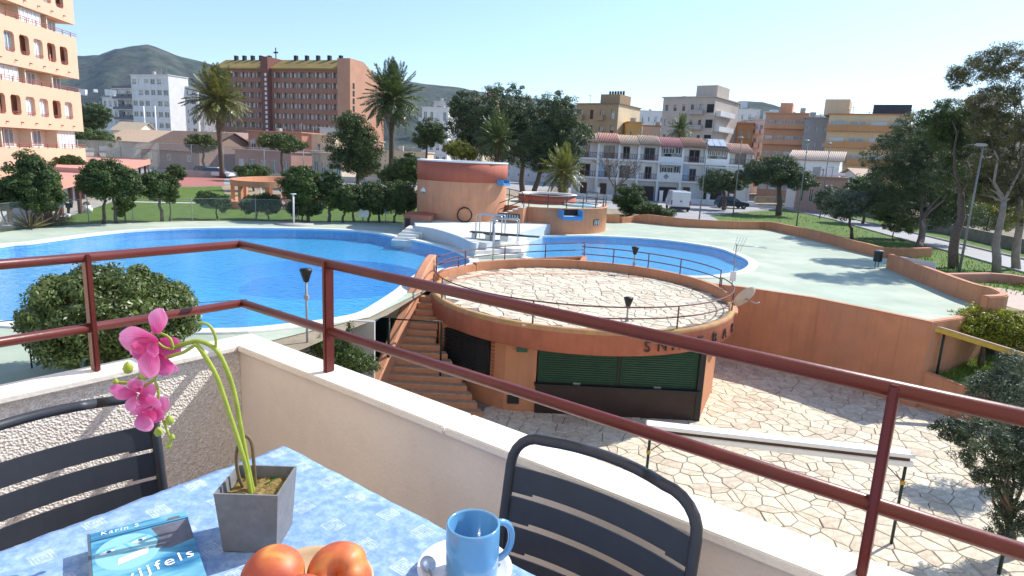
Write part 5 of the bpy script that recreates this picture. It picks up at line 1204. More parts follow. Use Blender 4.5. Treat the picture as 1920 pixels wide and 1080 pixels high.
far('sunny yellow green bush touching the left side of the tower', 768, 350, 60, [(770, 312, (22, 22)), (780, 330, (14, 20))], 60, 45, 6, 'pinel', .13, 2, name='shrub', cat='shrub')
far('umbrella pine with light green crown beside the tall palm by the court', 383, 320, 100, [(380, 268, (29, 15)), (372, 275, (20, 10))], 70, 45, 6, 'pinel', .17, 3, limbs=6)
far('flat topped umbrella pine in front of the salmon house', 530, 318, 92, [(510, 266, (32, 14)), (545, 272, (30, 14)), (525, 262, (26, 12))], 110, 45, 6, 'pinel', .16, 3, limbs=7)
far('dark rounded tree behind the orange apartment block', 178, 250, 130, [(178, 217, (27, 21)), (165, 225, (20, 18))], 70, 45, 7, 'dark', .24, 4, limbs=3)
far('yellowish green rounded tree behind the gallery roof', 185, 290, 115, [(180, 259, (36, 16)), (160, 262, (26, 14))], 80, 45, 7, 'pinel', .2, 4, limbs=3)
far('round grey green shrub behind the ring pergola', 475, 335, 72, [(476, 322, (32, 12))], 50, 45, 6, 'mid', .13, 2, name='shrub', cat='shrub', limbs=2)
far('round bushy shrub growing in the roof planter', 130, 312, 62, [(130, 304, (23, 11))], 45, 55, 5, 'mid', .12, 0, name='shrub', cat='shrub')
# centre group
far('small tree with thin airy crown right of the tall feathered palm', 795, 320, 84, [(808, 243, (26, 18)), (795, 262, (22, 14)), (822, 258, (16, 14))], 70, 36, 6, 'dark', .17, 3, limbs=7)
far('left pine of the dark group behind the round tower', 880, 340, 80, [(875, 225, (41, 49)), (868, 200, (24, 29)), (892, 262, (37, 29))], 130, 45, 8, 'pine', .17, 4, limbs=6, cat='pine')
far('tallest pine of the dark group behind the round tower', 985, 345, 77, [(955, 205, (61, 44)), (930, 240, (61, 39)), (990, 235, (54, 44)), (965, 275, (61, 34))], 240, 45, 9, 'pine', .17, 6, limbs=9, cat='pine')
far('broad right hand pine of the dark group beside the white row houses', 1000, 352, 70, [(1045, 215, (39, 39)), (1060, 255, (49, 41)), (1025, 265, (49, 37)), (1050, 295, (46, 27)), (1010, 300, (37, 22))], 230, 45, 9, 'pine', .16, 6, limbs=9, cat='pine')
far('pale yellow leaved bush between the palms and the tower', 862, 300, 66, [(862, 280, (28, 16)), (880, 288, (16, 12))], 60, 40, 6, 'yellow', .13, 2, name='shrub', cat='shrub', limbs=3)
far('round dark green shrub on the verge beyond the parapet', 1182, 402, 64, [(1180, 373, (29, 26)), (1190, 388, (28, 16))], 110, 60, 7, 'mid', .11, 2, name='shrub', cat='shrub', limbs=3)
far('low leafy shrubs spilling down the verge beside the van', 1222, 402, 58, [(1215, 392, (26, 11)), (1240, 399, (26, 9))], 70, 55, 6, 'mid', .1, 1, name='shrub', cat='shrub', limbs=2)
far('smaller umbrella pine at the road before the white row houses', 1358, 388, 79, [(1352, 338, (38, 17)), (1335, 348, (22, 12)), (1378, 345, (20, 14))], 110, 50, 7, 'pine', .15, 4, limbs=7, cat='pine', fork=.6)
far('wide umbrella pine with a stout forked trunk on the verge', 1460, 402, 74, [(1450, 322, (52, 24)), (1420, 330, (34, 18)), (1495, 338, (38, 16)), (1462, 310, (36, 16))], 200, 50, 8, 'pine', .14, 6, limbs=9, cat='pine', fork=.5)
gtree('small leaning grey green pine growing out of the verge', 1597, 448, [(1560, 370, (32, 20)), (1595, 380, (34, 22)), (1575, 395, (36, 14))], 110, 50, 8, 'grey', .1, 4, limbs=7, cat='pine', name='pine_tree')
gtree('low dark small tree with thin trunk in front of the road', 1674, 452, [(1672, 410, (26, 26, 2)), (1700, 420, (26, 20, 2)), (1655, 395, (24, 20, 2))], 90, 55, 7, 'dark', .08, 2, limbs=6)
gtree('massive dark pine with leaning trunk shading the verge', 1722, 472, [(1730, 255, (66, 44, 6)), (1680, 300, (56, 46, 6)), (1770, 300, (56, 50, 6)), (1715, 345, (80, 40, 6)), (1680, 375, (50, 28, 6)), (1760, 365, (56, 36, 6)), (1800, 395, (40, 36, 6)), (1740, 405, (50, 22, 6))], 470, 60, 11, 'pine', .085, 9, limbs=5, cat='pine', name='pine_tree', fork=.4)
gtree('tall thick trunked pine between the lamp post and the massive pine', 1787, 502, [(1790, 215, (52, 26, 5)), (1765, 240, (40, 30, 5)), (1820, 235, (36, 26, 5)), (1800, 330, (40, 50, 5)), (1790, 270, (40, 30, 5))], 220, 60, 9, 'dark', .075, 11, limbs=5, cat='pine', name='pine_tree', fork=.3)
gtree('tall eucalyptus with pale bare trunks and drooping airy crown', 1868, 512, [(1835, 130, (42, 22, 2)), (1800, 148, (22, 16, 2)), (1880, 110, (42, 24, 2)), (1905, 160, (40, 40, 2)), (1860, 190, (40, 24, 2)), (1880, 245, (50, 34, 2)), (1925, 240, (40, 50, 2)), (1785, 165, (10, 6, 2)), (1850, 290, (36, 34, 2)), (1910, 310, (40, 30, 2)), (1870, 350, (44, 36, 2)), (1915, 385, (36, 34, 2)), (1835, 335, (26, 30, 2)), (1855, 230, (34, 28, 2))], 560, 40, 10, 'euca', .1, 9.5, bark=M_barkg, limbs=6, name='eucalyptus_tree', cat='eucalyptus', fork=.22, aspect=.28, tr=[(1868, 512), (1905, 505)], up=0, fill=.08)
far('yellowish shrub behind the trunks across the road', 1800, 430, 62, [(1820, 395, (40, 30)), (1870, 410, (44, 26)), (1780, 410, (30, 22))], 110, 45, 9, 'ygreen', .14, 2, name='shrub', cat='shrub')
far('dense dark bushes at the far side of the road', 1620, 400, 68, [(1625, 360, (36, 34)), (1660, 375, (34, 28)), (1605, 385, (20, 14))], 110, 45, 9, 'dark', .15, 3, name='shrub', cat='shrub')
far('tall mixed bushes behind the roadside wall on the right', 1880, 440, 78, [(1860, 360, (50, 50)), (1920, 370, (50, 60)), (1800, 380, (40, 40))], 150, 40, 11, 'eucad', .2, 3, name='shrub', cat='shrub')
# shrubs beside the yellow beam
bb = Vector((18.6, 24.2, -2.0))
tree('flat domed yellow green shrub over the yellow beam', bb, [B(1850, 606, 24.2, 66, 30), B(1905, 625, 23.8, 60, 36), B(1800, 612, 24.0, 36, 22)], 230, 70, .2, 'ygreen', .055, .1, name='shrub', cat='shrub', limbs=8)
b_ = S(1925, 575, -1.0); tree('small yellow green shrub behind the flat domed one', b_, [B(1912, 556, b_.y, 30, 22), B(1940, 562, b_.y, 34, 26)], 90, 60, .22, 'ygreen', .06, .08, name='shrub', cat='shrub', limbs=4)
# juniper standing on the plaza
jb = Vector((13.2, 13.6, PZ)); 
tree('blue grey juniper with feathery upper branches beside the planter', Vector((16.4, 17.6, PZ)), [B(1905, 690, 17.6, 34, 30), B(1870, 720, 17.4, 39, 23), B(1845, 760, 17.2, 39, 18), B(1905, 750, 17.0, 41, 41), B(1830, 725, 17.6, 18, 14), B(1880, 790, 17.2, 51, 21)], 210, 60, .2, 'grey', .066, .12, name='juniper', cat='juniper', aspect=.18, limbs=14, fill=.1)
tree('dark ragged juniper hanging over the crazy paving', Vector((11.9, 13.3, PZ)), [B(1835, 815, 13.6, 57, 28), B(1785, 806, 13.6, 34, 18), B(1880, 850, 13.4, 51, 39), B(1862, 900, 13.4, 34, 28), B(1900, 965, 13.2, 34, 37), B(1930, 860, 13.4, 46, 80), B(1812, 862, 13.5, 23, 14), B(1875, 1000, 13.2, 18, 14)], 300, 70, .15, 'juni', .05, .11, name='juniper', cat='juniper', aspect=.22, limbs=16, fill=.1)
# shrubs at the stair foot
q = Vector((-5.0, 17.2, -2.3))
tree('small grey green shrub in the bed at the stair foot', q, [B(622, 652, 17.2, 38, 28), B(655, 670, 17.0, 30, 22), B(595, 650, 17.2, 22, 20), B(690, 685, 17.0, 24, 20), B(640, 700, 16.8, 40, 24)], 150, 45, .16, 'mid', .05, .04, name='shrub', cat='shrub', aspect=.3, limbs=6)
tree('thin leafy sapling standing above the bed shrubs', Vector((-4.7, 17.1, -2.3)), [B(655, 612, 17.1, 5, 20), B(652, 640, 17.1, 7, 12)], 14, 14, .08, 'mid', .05, .015, name='sapling', cat='sapling', aspect=.3, limbs=3)

# bare tree
def bare(label, base, H, spread, r0, seed):
    r = random.Random(seed); o = thing('bare_tree', label, 'tree', base); trunk = MB(); br = MB()
    def grow(mb, p, d, ln, rad, lev):
        q = p + d * ln; mb.tube(branch_path(p, q, r, 3, .08), [rad, rad * .9, rad * .78, rad * .66], 5)
        if lev == 0: return
        for k in range(r.choice((2, 3, 3))):
            nd = (d + Vector((r.uniform(-1, 1), r.uniform(-.8, .8), r.uniform(-.25, .65))) * spread).normalized(); grow(br, q, nd, ln * r.uniform(.6, .85), rad * .62, lev - 1)
    b = Vector(base); top = b + Vector((0, 0, H * .28)); trunk.tube([b, b.lerp(top, .5) + Vector((.05, 0, 0)), top], [r0 * 1.2, r0, r0 * .9], 8); trunk.build('trunk', M_bark, o)
    for k in range(5):
        a = k * 1.26 + r.uniform(-.4, .4); d = Vector((math.cos(a) * .8, math.sin(a) * .6, .75)).normalized(); m2 = MB(); sv = br; br = MB(); grow(br, top, d, H * .24, r0 * .6, 4); br.build('limb', mat('grey_twig', (.16, .14, .12), var=.2), o); br = sv
    return o
bp_ = SY(1153, 372, 84); bare('leafless grey tree spreading before the white row houses', (bp_.x, bp_.y, 0), 6.6, .75, .2, 5)

# palms
def frondmesh(name, ln, droop, m, seed, nl=46, ll=.56, w=.05):
    r = np.random.RandomState(seed); C = []; N = []; U = []; A = []; Bw = []
    pts = []
    for i in range(13):
        t = i / 12; pts.append(np.array((ln * (t - .12 * droop * t * t), 0, ln * (.38 * t * (1 - .2 * droop) - .62 * droop * t * t))))
    pts = np.array(pts)
    for i in range(nl):
        t = .12 + .87 * i / nl; f = t * 12; k = min(11, int(f)); p = pts[k] + (pts[k + 1] - pts[k]) * (f - k); d = pts[k + 1] - pts[k]; d /= np.linalg.norm(d)
        l_ = ll * ln * .34 * (math.sin(math.pi * min(1, t * .85 + .18)) ** .7 + .1)
        for s in (-1, 1):
            u = d * .75 + np.array((0, s, 0)) * .8 + np.array((0, 0, -.28 + .35 * (1 - t))) + r.normal(size=3) * .08; u /= np.linalg.norm(u)
            C.append(p + u * l_ * .5); U.append(u); N.append(np.cross(u, d) * s + np.array((0, 0, .2)) + r.normal(size=3) * .15); A.append(l_ * .5); Bw.append(w * ln * .2)
    N = np.array(N); N /= np.linalg.norm(N, axis=1)[:, None]
    me = quads(name, np.array(C), N, np.array(U), np.array(A), np.array(Bw), m)
    bm = bmesh.new(); bm.from_mesh(me)
    mb = MB(); mb.tube([tuple(p) for p in pts], [.03 * ln * .22 * (1.3 - 1.1 * i / 12) for i in range(13)], 4)
    vv = [bm.verts.new(v) for v in mb.v]
    for f in mb.f: bm.faces.new([vv[i] for i in f])
    bm.to_mesh(me); bm.free(); return me
FR = {}
def palm(label, base, H, R, n, leaf, r0, seed, dry=8, lean=0):
    r = random.Random(seed); o = thing('palm_tree', label, 'palm', base); b = Vector(base); top = b + Vector((lean, 0, H))
    mb = MB(); P = [b.lerp(top, i / 10) for i in range(11)]; mb.tube(P, [r0 * (1.25 if i == 0 else 1.0 + .06 * (i % 2) - .012 * i) for i in range(11)], 12); mb.build('trunk', M_palmt, o)
    mb = MB(); mb.lathe([(r0, -.5), (r0 * 1.7, -.1), (r0 * 1.5, .35), (r0 * .5, .7), (.01, .8)], top, 14); mb.build('crown_boss', mat('palm_boss', (.2, .13, .04), var=.4, scale=8), o)
    key = (leaf, round(R, 1))
    if key not in FR: FR[key] = [frondmesh('frond', R, d, LEAF[leaf], 7 + i) for i, d in enumerate((.1, .22, .36, .5, .62, .75))]
    if ('dry', round(R, 1)) not in FR: FR[('dry', round(R, 1))] = [frondmesh('frond', R * .8, 1.7, LEAF['dry'], 77, 20)]
    for k in range(n):
        t = (k + .5) / n; az = k * 2.39996 + r.uniform(-.2, .2); el = math.radians(82 - 128 * t ** .9 + r.uniform(-7, 7))
        me = FR[key][min(5, int(t * 6 + r.uniform(-.4, .6)) if t > .05 else 0)]
        f = bpy.data.objects.new('frond', me); COL.objects.link(f); f.parent = o; f.location = Vector((lean, 0, H + .15)); f.rotation_euler = (r.uniform(-.3, .3), -el, az); sc = r.uniform(.82, 1.08); f.scale = (sc,) * 3
    for k in range(dry):
        f = bpy.data.objects.new('dry_frond', FR[('dry', round(R, 1))][0]); COL.objects.link(f); f.parent = o; f.location = Vector((lean, 0, H - .2)); f.rotation_euler = (0, math.radians(25 + r.uniform(-10, 30)), r.uniform(0, 6.28)); 
    return o
def palm_at(label, bx, cy, Y, Rpx, n, leaf, trpx, seed, dry=8, tx=None):
    k = Y / 1195; p = SY(bx, cy, Y); return palm(label, (p.x, p.y, 0), p.z, Rpx * k, n, leaf, trpx * k, seed, dry, ((tx - bx) * k if tx else 0))
palm_at('tall date palm with yellowish crown near the tennis court', 411, 192, 95, 65, 92, 'palmy', 4.2, 1, 16, 407)
palm_at('tall feathery date palm with dense green crown before the brown hotel', 735, 190, 88, 69, 100, 'palm', 4.8, 2, 18)
palm_at('medium palm rising in front of the dark pines', 933, 266, 68, 54, 56, 'palm', 5, 3, 6)
palm_at('low bushy palm with bright fronds behind the round pool house', 1056, 328, 60, 54, 60, 'palmy', 6, 4, 12)
palm_at('distant palm crown showing above the row house roofs', 1276, 246, 108, 30, 44, 'palm', 4, 5, 4)

far('dark clipped hedge running past the gallery columns', 10, 395, 36, [(10, 372, (34, 18)), (-40, 380, (40, 18))], 70, 55, 8, 'dark', .1, 2, name='hedge', cat='hedge', limbs=2)
# spiky plants and grasses
def spiky(label, px, py, n, ln, leaf, seed):
    b = S(px, py); rs = np.random.RandomState(seed); d = unit(rs, n); d[:, 2] = np.abs(d[:, 2]) * .9 + .25; d /= np.linalg.norm(d, axis=1)[:, None]
    l_ = ln * rs.uniform(.6, 1.2, n); C = np.array(b) + d * (l_ * .5)[:, None]; N = np.cross(d, unit(rs, n)); N /= np.linalg.norm(N, axis=1)[:, None]
    o = thing('spiky_plant', label, 'plant', b); link('leaves', quads('leaves', C, N, d, l_ * .5, np.full(n, .035 * ln), LEAF[leaf]), o)
spiky('straw coloured spiky plant at the pool fence below the leaning tree', 57, 428, 90, 1.3, 'dry', 1)
spiky('pale spiky plant clump beside the leaning tree trunk', 98, 423, 110, 1.2, 'dry', 2)
spiky('low yellowish spiky clump at the end of the gallery path', 118, 421, 60, .8, 'yellow', 3)
rs = np.random.RandomState(9); n = 5000; P_ = np.c_[rs.uniform(15.2, 20, n), rs.uniform(19.5, 25.5, n), np.full(n, -2.05)]
P_ = P_[(P_[:, 1] > DR.y + .25 - (P_[:, 0] - DR.x) * .96)]; d = unit(rs, len(P_)) * .45; d[:, 2] = 1; d /= np.linalg.norm(d, axis=1)[:, None]; h_ = rs.uniform(.05, .13, len(P_))
N = np.cross(d, unit(rs, len(P_))); N /= np.linalg.norm(N, axis=1)[:, None]
tag(link('planter_grass', quads('planter_grass', P_ + d * h_[:, None], N, d, h_, np.full(len(P_), .012), LEAF['grass'])), 'fresh green grass growing in the planter', 'grass', kind='stuff')
n = 9000; u = rs.random(n); poly = [S(1330, 412), S(1950, 530)]
xx = rs.uniform(1140, 1930, n); yy = rs.uniform(395, 560, n); keep = []
gp2 = [(p[0], p[1]) for p in g2]
def inpoly(x, y, poly):
    c = False; j = len(poly) - 1
    for i in range(len(poly)):
        if (poly[i][1] > y) != (poly[j][1] > y) and x < (poly[j][0] - poly[i][0]) * (y - poly[i][1]) / (poly[j][1] - poly[i][1]) + poly[i][0]: c = not c
        j = i
    return c
G_ = []
for x, y in zip(xx, yy):
    p = S(x, y)
    if p.y < 80 and inpoly(p.x, p.y, gp2): G_.append((p.x, p.y, -.02))
G_ = np.array(G_); d = unit(rs, len(G_)) * .6; d[:, 2] = 1; d /= np.linalg.norm(d, axis=1)[:, None]; h_ = rs.uniform(.05, .14, len(G_)); N = np.cross(d, unit(rs, len(G_))); N /= np.linalg.norm(N, axis=1)[:, None]
tag(link('verge_grass', quads('verge_grass', G_ + d * h_[:, None], N, d, h_, np.full(len(G_), .03), LEAF['grass'])), 'rough grass tufts on the verge beyond the parapet', 'grass', kind='stuff')
# ------------------------------------------------------------------ buildings
def place(xl, Yl, xr, Yr):
    a = SY(xl, hz(xl), Yl); b = SY(xr, hz(xr), Yr); d = b - a
    return Vector((a.x, a.y, 0)), math.hypot(d.x, d.y), math.atan2(d.y, d.x)
def zat(x, y, Y): return SY(x, y, Y).z
def frontwall(mb, W, H, rows, cols, th=.25, z0=0.0, chamfer=0.0):
    # rows: (z0,z1); cols: list of (x0,x1) or one list for each row
    z = z0
    for k, (a, b) in enumerate(rows):
        cs = cols[k] if cols and isinstance(cols[0], list) else cols
        if a > z + .001: mb.box(0, W, 0, th, z, a)
        x = 0
        for (p, q) in cs:
            if p > x + .001: mb.box(x, p, 0, th, a, b)
            x = q
            if chamfer:
                c = chamfer
                for (cx_, cz_, sx, sz) in ((p, a, 1, 1), (q, a, -1, 1), (p, b, 1, -1), (q, b, -1, -1)):
                    v = [(cx_, y, cz_) for y in (.004, th)] + [(cx_ + sx * c, y, cz_) for y in (.004, th)] + [(cx_, y, cz_ + sz * c) for y in (.004, th)]
                    mb.add(v, [(0, 2, 4), (1, 5, 3), (0, 1, 3, 2), (2, 3, 5, 4), (4, 5, 1, 0)])
        if x < W - .001: mb.box(x, W, 0, th, a, b)
        z = b
    if z < H - .001: mb.box(0, W, 0, th, z, H)
WM = {}; M_blind = mat('roller_blind', (.5, .47, .42), var=.1, scale=3)
def window_mesh(w, h, frame, glassm, mull=1, key=''):
    k = (round(w, 2), round(h, 2), frame.name, glassm.name, mull, key)
    if k in WM: return WM[k]
    mb = MB(); t = min(.08, w * .08)
    mb.box(0, w, .06, .1, 0, h, 1)
    if key: mb.box(t, w - t, .03, .058, h * (1 - float(key)), h - t, 2)
    mb.box(0, w, 0, .06, 0, t); mb.box(0, w, 0, .06, h - t, h); mb.box(0, t, 0, .06, t, h - t); mb.box(w - t, w, 0, .06, t, h - t)
    for i in range(mull): x = w * (i + 1) / (mull + 1); mb.box(x - t / 2, x + t / 2, 0, .055, t, h - t)
    WM[k] = mb.mesh('window', [frame, glassm, M_blind]); return WM[k]
def windows(o, rows, cols, frame, glassm, mull=1, y=.15, name='window', skip=0, seed=0, alt=None):
    r = random.Random(seed)
    for k, (a, b) in enumerate(rows):
        for (p, q) in (cols[k] if isinstance(cols[0], list) else cols):
            if r.random() < skip: continue
            g = alt if (alt and r.random() < .35) else glassm
            put(name, window_mesh(q - p, b - a, frame, g if r.random() > .18 else M_curtain, mull, r.choice(('', '', '', '.3', '.5', '.75'))), o, (p, y, a))
def bmat(n, c, **k): return mat('facade_' + n, c, var=k.pop('var', .1), scale=.35, streak=k.pop('streak', .3), bump=.1, bscale=8, rough=.85, **k)
def apt(name, label, xl, Yl, xr, Yr, ytop, D, wall, floors, ncol, fh=None, z0=.6, win=(.5, .25, .85), balc=0, frame=None, roofm=None, pent=None, mull=1, side=0, gl=None, par=.5, alt=None, cat='building', balm=None):
    # generic block: floors rows, ncol openings each, optional balconies on every balc-th column
    o0, W, rz = place(xl, Yl, xr, Yr); H = zat(xl, ytop, Yl); o = thing(name, label, cat, o0, rz)
    fh = fh or (H - z0 - par) / floors; cw = W / ncol
    rows = [(z0 + i * fh + fh * win[1], z0 + i * fh + fh * win[2]) for i in range(floors)]
    cols = [(cw * (j + .5 - win[0] / 2), cw * (j + .5 + win[0] / 2)) for j in range(ncol)]
    mb = MB(); mb.box(0, W, .252, D, -.5, H - .05); frontwall(mb, W, H, rows, cols); mb.build('outer_wall', wall, o)
    windows(o, rows, cols, frame or M_whitepaint, gl or M_glass, mull, seed=int(xl), alt=alt)
    if balc:
        for i, (a, b) in enumerate(rows):
            for j, (p, q) in enumerate(cols):
                if (j % balc) == 0 and i > 0:
                    mb = MB(); x0, x1 = p - cw * .12, q + cw * .12; mb.box(x0, x1, -1.0, -.002, a - .25, a - .08)
                    mb.box(x0, x1, -1.0, -.92, a - .08, a + .75); mb.box(x0, x0 + .08, -.92, -.002, a - .08, a + .75); mb.box(x1 - .08, x1, -.92, -.002, a - .08, a + .75); mb.build('balcony', balm or wall, o)
    mb = MB(); mb.box(-.25, W + .25, -.3, D + .2, H, H + .18); mb.build('roof', roofm or wall, o)
    ra = random.Random(int(xl * 3))
    for k in range(ra.choice((2, 3, 4))):
        x = W * ra.uniform(.08, .92); y = D * ra.uniform(.1, .5); h = ra.uniform(.8, 2.2); mb = MB(); mb.tube([(x, y, H + .17), (x, y, H + h)], .05, 5); mb.tube([(x - .5, y, H + h * .9), (x + .5, y, H + h * .9)], .03, 4); mb.build('roof_aerial', M_grey, o)
    x = W * ra.uniform(.1, .8); mb = MB(); mb.box(x, x + .9, D * .3, D * .3 + .7, H + .17, H + ra.uniform(.8, 1.5)); mb.build('chimney', M_concrete, o)
    if side:
        for i, (a, b) in enumerate(rows):
            for j in range(side):
                y = D * (j + .5) / side; put('window', window_mesh(1.0, b - a, M_whitepaint, M_glass, 1), o, (W - .05, y, a), math.pi / 2)
    if pent:
        for (p, q, h) in pent: mb = MB(); mb.box(W * p, W * q, D * .25, D * .75, H + .18, H + .18 + h); mb.build('roof_house', wall, o)
    return o, W, H
# --- orange apartment block at the left
C0 = S(165, 340); az = math.radians(-8.5); ax = Vector((math.sin(az), math.cos(az), 0)); Wb = 30.0
o0 = C0 - ax * Wb; ab = thing('apartment_block', 'tall peach apartment block with rounded windows and railed open loggias', 'building', (o0.x, o0.y, 0), math.atan2(ax.y, ax.x))
M_peach = mat('peach_render', (.74, .46, .32), var=.05, scale=.5, streak=.08, bump=.1, bscale=10); M_cream = mat('cream_loggia', (.74, .64, .52), var=.06, scale=.6)
M_redrail = mat('red_rail', (.34, .1, .08), rough=.5)
bands = [(-.2, 3.76), (5.6, 9.9), (11.33, 15.7), (17.1, 21.5), (22.9, 27.3)]
Dp = 14.0; r_ = random.Random(3)
wc = [(Wb - 2.0 - 2.35 * k - 1.55, Wb - 2.0 - 2.35 * k) for k in range(9)][::-1]
for bi, (a, b) in enumerate(bands):
    mb = MB()
    if bi: frontwall(mb, Wb, b, [(a + 1.2, a + 3.05)], wc, .35, a, .22)
    else: mb.box(0, Wb, 0, .35, a, b)
    mb.box(Wb - .35, Wb, .352, Dp, a, b); mb.box(0, Wb - .352, .9, Dp, a, b); mb.build('facade_band', M_peach, ab)
    mb = MB(); mb.box(0, Wb - .36, .352, .898, a + .005, a + .15); mb.build('floor_slab', M_cream, ab)
    if bi:
        for (p, q) in wc:
            k = r_.random(); mm = M_curtain if k < .4 else (M_glassb if k < .6 else mat('loggia_shade', (.42, .34, .28), var=.1)) if k < .85 else M_glass
            put('window', window_mesh(q - p, 1.85, M_whitepaint if k < .6 else mat('reveal', (.4, .2, .12)), mm, 2 if k < .6 else 0), ab, (p, .3 if k < .6 else .7, a + 1.2))
            mb = MB(); [mb.box(p, q, .08, .12, a + 1.2 + h, a + 1.25 + h) for h in (.14, .3)]; [mb.box(p + (q - p) * i / 4 - .02, p + (q - p) * i / 4 + .02, .085, .115, a + 1.2, a + 1.5) for i in range(1, 4)]; mb.build('window_rail', M_redrail, ab)
        for k in range(9): mb = MB(); x = Wb - 2.2 - 2.35 * k; mb.tube([(x, .0, a + .55), (x, -.22, a + .5)], .06, 6); mb.build('drain_spout', M_redrail, ab)
for bi, (a, b) in enumerate(zip([q[1] for q in bands[:-1]], [q[0] for q in bands[1:]])):
    mb = MB(); mb.box(0, Wb - 1.2, 1.5, Dp, a - .0, b); mb.build('loggia_back_wall', M_cream, ab)
    mb = MB(); [mb.box(0, Wb + .1, -.06, -.0, a + h, a + h + .05) for h in (.18, .38)]; mb.build('loggia_rail', M_redrail, ab)
    for k in range(18): mb = MB(); x = Wb - 1.2 - k * 1.6; mb.box(x, x + .05, -.06, 0, a - .05, a + .4); mb.build('rail_post', M_redrail, ab)
    for k in range(6):
        x = Wb - 4.7 * k - 4.9; mb = MB(); mb.box(x, x + .15, .36, 1.498, a, b); mb.build('partition', M_cream, ab)
        if (k + bi) % 3 == 0 or (bi == 0 and k == 0):
            mb = MB(); w0, w1 = x + .3, x + 3.6; mb.box(w0, w1, .42, .46, a, b - .02); [mb.box(w0 + (w1 - w0) * i / 5 - .04, w0 + (w1 - w0) * i / 5 + .04, .36, .42, a, b - .02, 1) for i in range(6)]; mb.build('glazed_screen', [M_curtain, M_whitepaint], ab)
        else:
            put('loggia_door', window_mesh(1.5, b - a - .1, M_whitepaint, M_glassb, 1), ab, (x + 2.2, 1.38, a))
# gallery with pink roof
GP = [S(*p, 2.4) for p in ((96, 343), (100, 342), (151, 331), (282, 300), (161, 293.5), (120, 296), (84, 312))]
gl_ = thing('gallery', 'long pink flat roofed gallery on thin columns in front of the peach block', 'gallery', (GP[2].x, GP[2].y, 0))
M_pink = mat('pink_roof', (.6, .3, .23), var=.08, scale=.5)
mb = MB(); mb.prism([xy(p) for p in GP], 1.86, 2.4); mb.build('roof_slab', M_pink, gl_)
mb = MB(); mb.sweep([(p.x, p.y, 2.52) for p in GP[1:5]], [(.0, 0), (.0, -.12), (.22, -.12), (.22, 0)]); mb.build('roof_upstand', M_pink, gl_)
for px, py in ((20, 416), (75, 409), (116, 404), (151, 400), (199, 371), (238, 353), (263, 336), (273, 332), (279, 328)):
    p = S(px, py); mb = MB(); mb.box(p.x - .1, p.x + .1, p.y - .1, p.y + .1, 0, 1.87); mb.build('column', mat('column_brown', (.12, .05, .045), rough=.5), gl_)
wp_ = [S(*p) for p in ((-120, 430), (60, 398), (118, 384), (165, 368), (215, 350))]
mb = MB(); mb.sweep([(p.x, p.y, 1.85) for p in wp_], [(-.1, 0), (-.1, -1.9), (.1, -1.9), (.1, 0)]); mb.build('back_wall', mat('gallery_wall', (.5, .5, .52), var=.1, scale=.8), gl_)
for t in (.2, .45, .7, .9):
    a = wp_[2].lerp(wp_[3], t); mb = MB(); mb.box(a.x - .5, a.x + .5, a.y - .25, a.y - .12, .02, 1.7); mb.build('door', mat('gallery_door', (.2, .15, .14)), gl_)
p = S(120, 322, 2.4); mb = MB(); mb.box(p.x - 1.2, p.x + 1.8, p.y - .6, p.y + .8, 2.4, 2.75); tag(mb.build('roof_planter', M_pink, bevel=.02), 'pink planter box on the gallery roof', 'planter')
# ring pergola
pc = S(474, 391); pc = Vector((pc.x, pc.y + 5.2, 0)); RR = 3.25
pg = thing('ring_pergola', 'circular orange pergola ring on square columns on the lawn', 'pergola', pc)
mb = MB(); mb.lathe([(RR - .32, 1.75), (RR, 1.75), (RR, 2.22), (RR - .32, 2.22), (RR - .32, 1.75)], pc, 56, smooth=False, sy=1.75); mb.build('ring_beam', M_orange2, pg)
for k in range(9):
    a = 2 * math.pi * k / 9 + .2; x, y = pc.x + (RR - .16) * math.cos(a), pc.y + (RR - .16) * 1.75 * math.sin(a); mb = MB(); mb.prism([(x + .2 * math.cos(a + q), y + .2 * math.sin(a + q)) for q in (.785, 2.356, 3.927, 5.498)], 0, 1.75); mb.build('column', M_orange2, pg)
mb = MB(); mb.lathe([(RR + .15, 0), (RR + .15, .5), (RR - .15, .5), (RR - .15, .1)], pc, 48, a0=math.radians(-10), a1=math.radians(255), smooth=False, sy=1.75); mb.build('seat_wall', M_orange2, pg)
mb = MB(); mb.lathe([(.001, .03), (RR + .1, .03)], pc, 40, sy=1.75); mb.build('base', mat('pergola_floor', (.5, .3, .2)), pg)
mb = MB(); mb.tube([(pc.x - .9, pc.y - 1.2, 1.95), (pc.x + .9, pc.y - 1.2, 1.95)], .05, 6); mb.tube([(pc.x - .9, pc.y - 1.2, .03), (pc.x - .9, pc.y - 1.2, 1.95)], .05, 6); mb.tube([(pc.x + .9, pc.y - 1.2, .03), (pc.x + .9, pc.y - 1.2, 1.95)], .05, 6); mb.build('shower_frame', M_whitepaint, pg)

# --- brown hotel
M_hotel = bmat('hotel_brown', (.32, .16, .11), streak=.2); M_hotel2 = bmat('hotel_brown_lit', (.5, .27, .175), streak=.15); M_moss = mat('hotel_roof', (.3, .21, .06), var=.25, scale=.3)  # second brown is a paler copy, the end's sunlight put into its colour
def hotel_wing(xl, Yl, xr, Yr, ytop, nc, nf, ho, nm):
    o0_, W, rz = place(xl, Yl, xr, Yr); H = zat(xr, ytop, Yr)
    fh = (H - 1.2) / nf
    return o0_, W, rz, H, fh
ho0, HW, hrz = place(411, 204, 637, 190.5); HH = zat(632, 128, 190.8)
ho = thing('hotel', 'large reddish brown balconied hotel with mossy tiled roof', 'building', ho0, hrz)
nf = 9; fh = HH / (nf + .35); HD = 15
lw, gap, rw = HW * .40, HW * .075, HW * .525
cw_ = rw / 8
rows = [(i * fh + fh * .42, i * fh + fh * .93) for i in range(nf)]
cL = [(cw_ * k + .25, cw_ * (k + 1) - .25) for k in range(6)]; lw = cw_ * 6
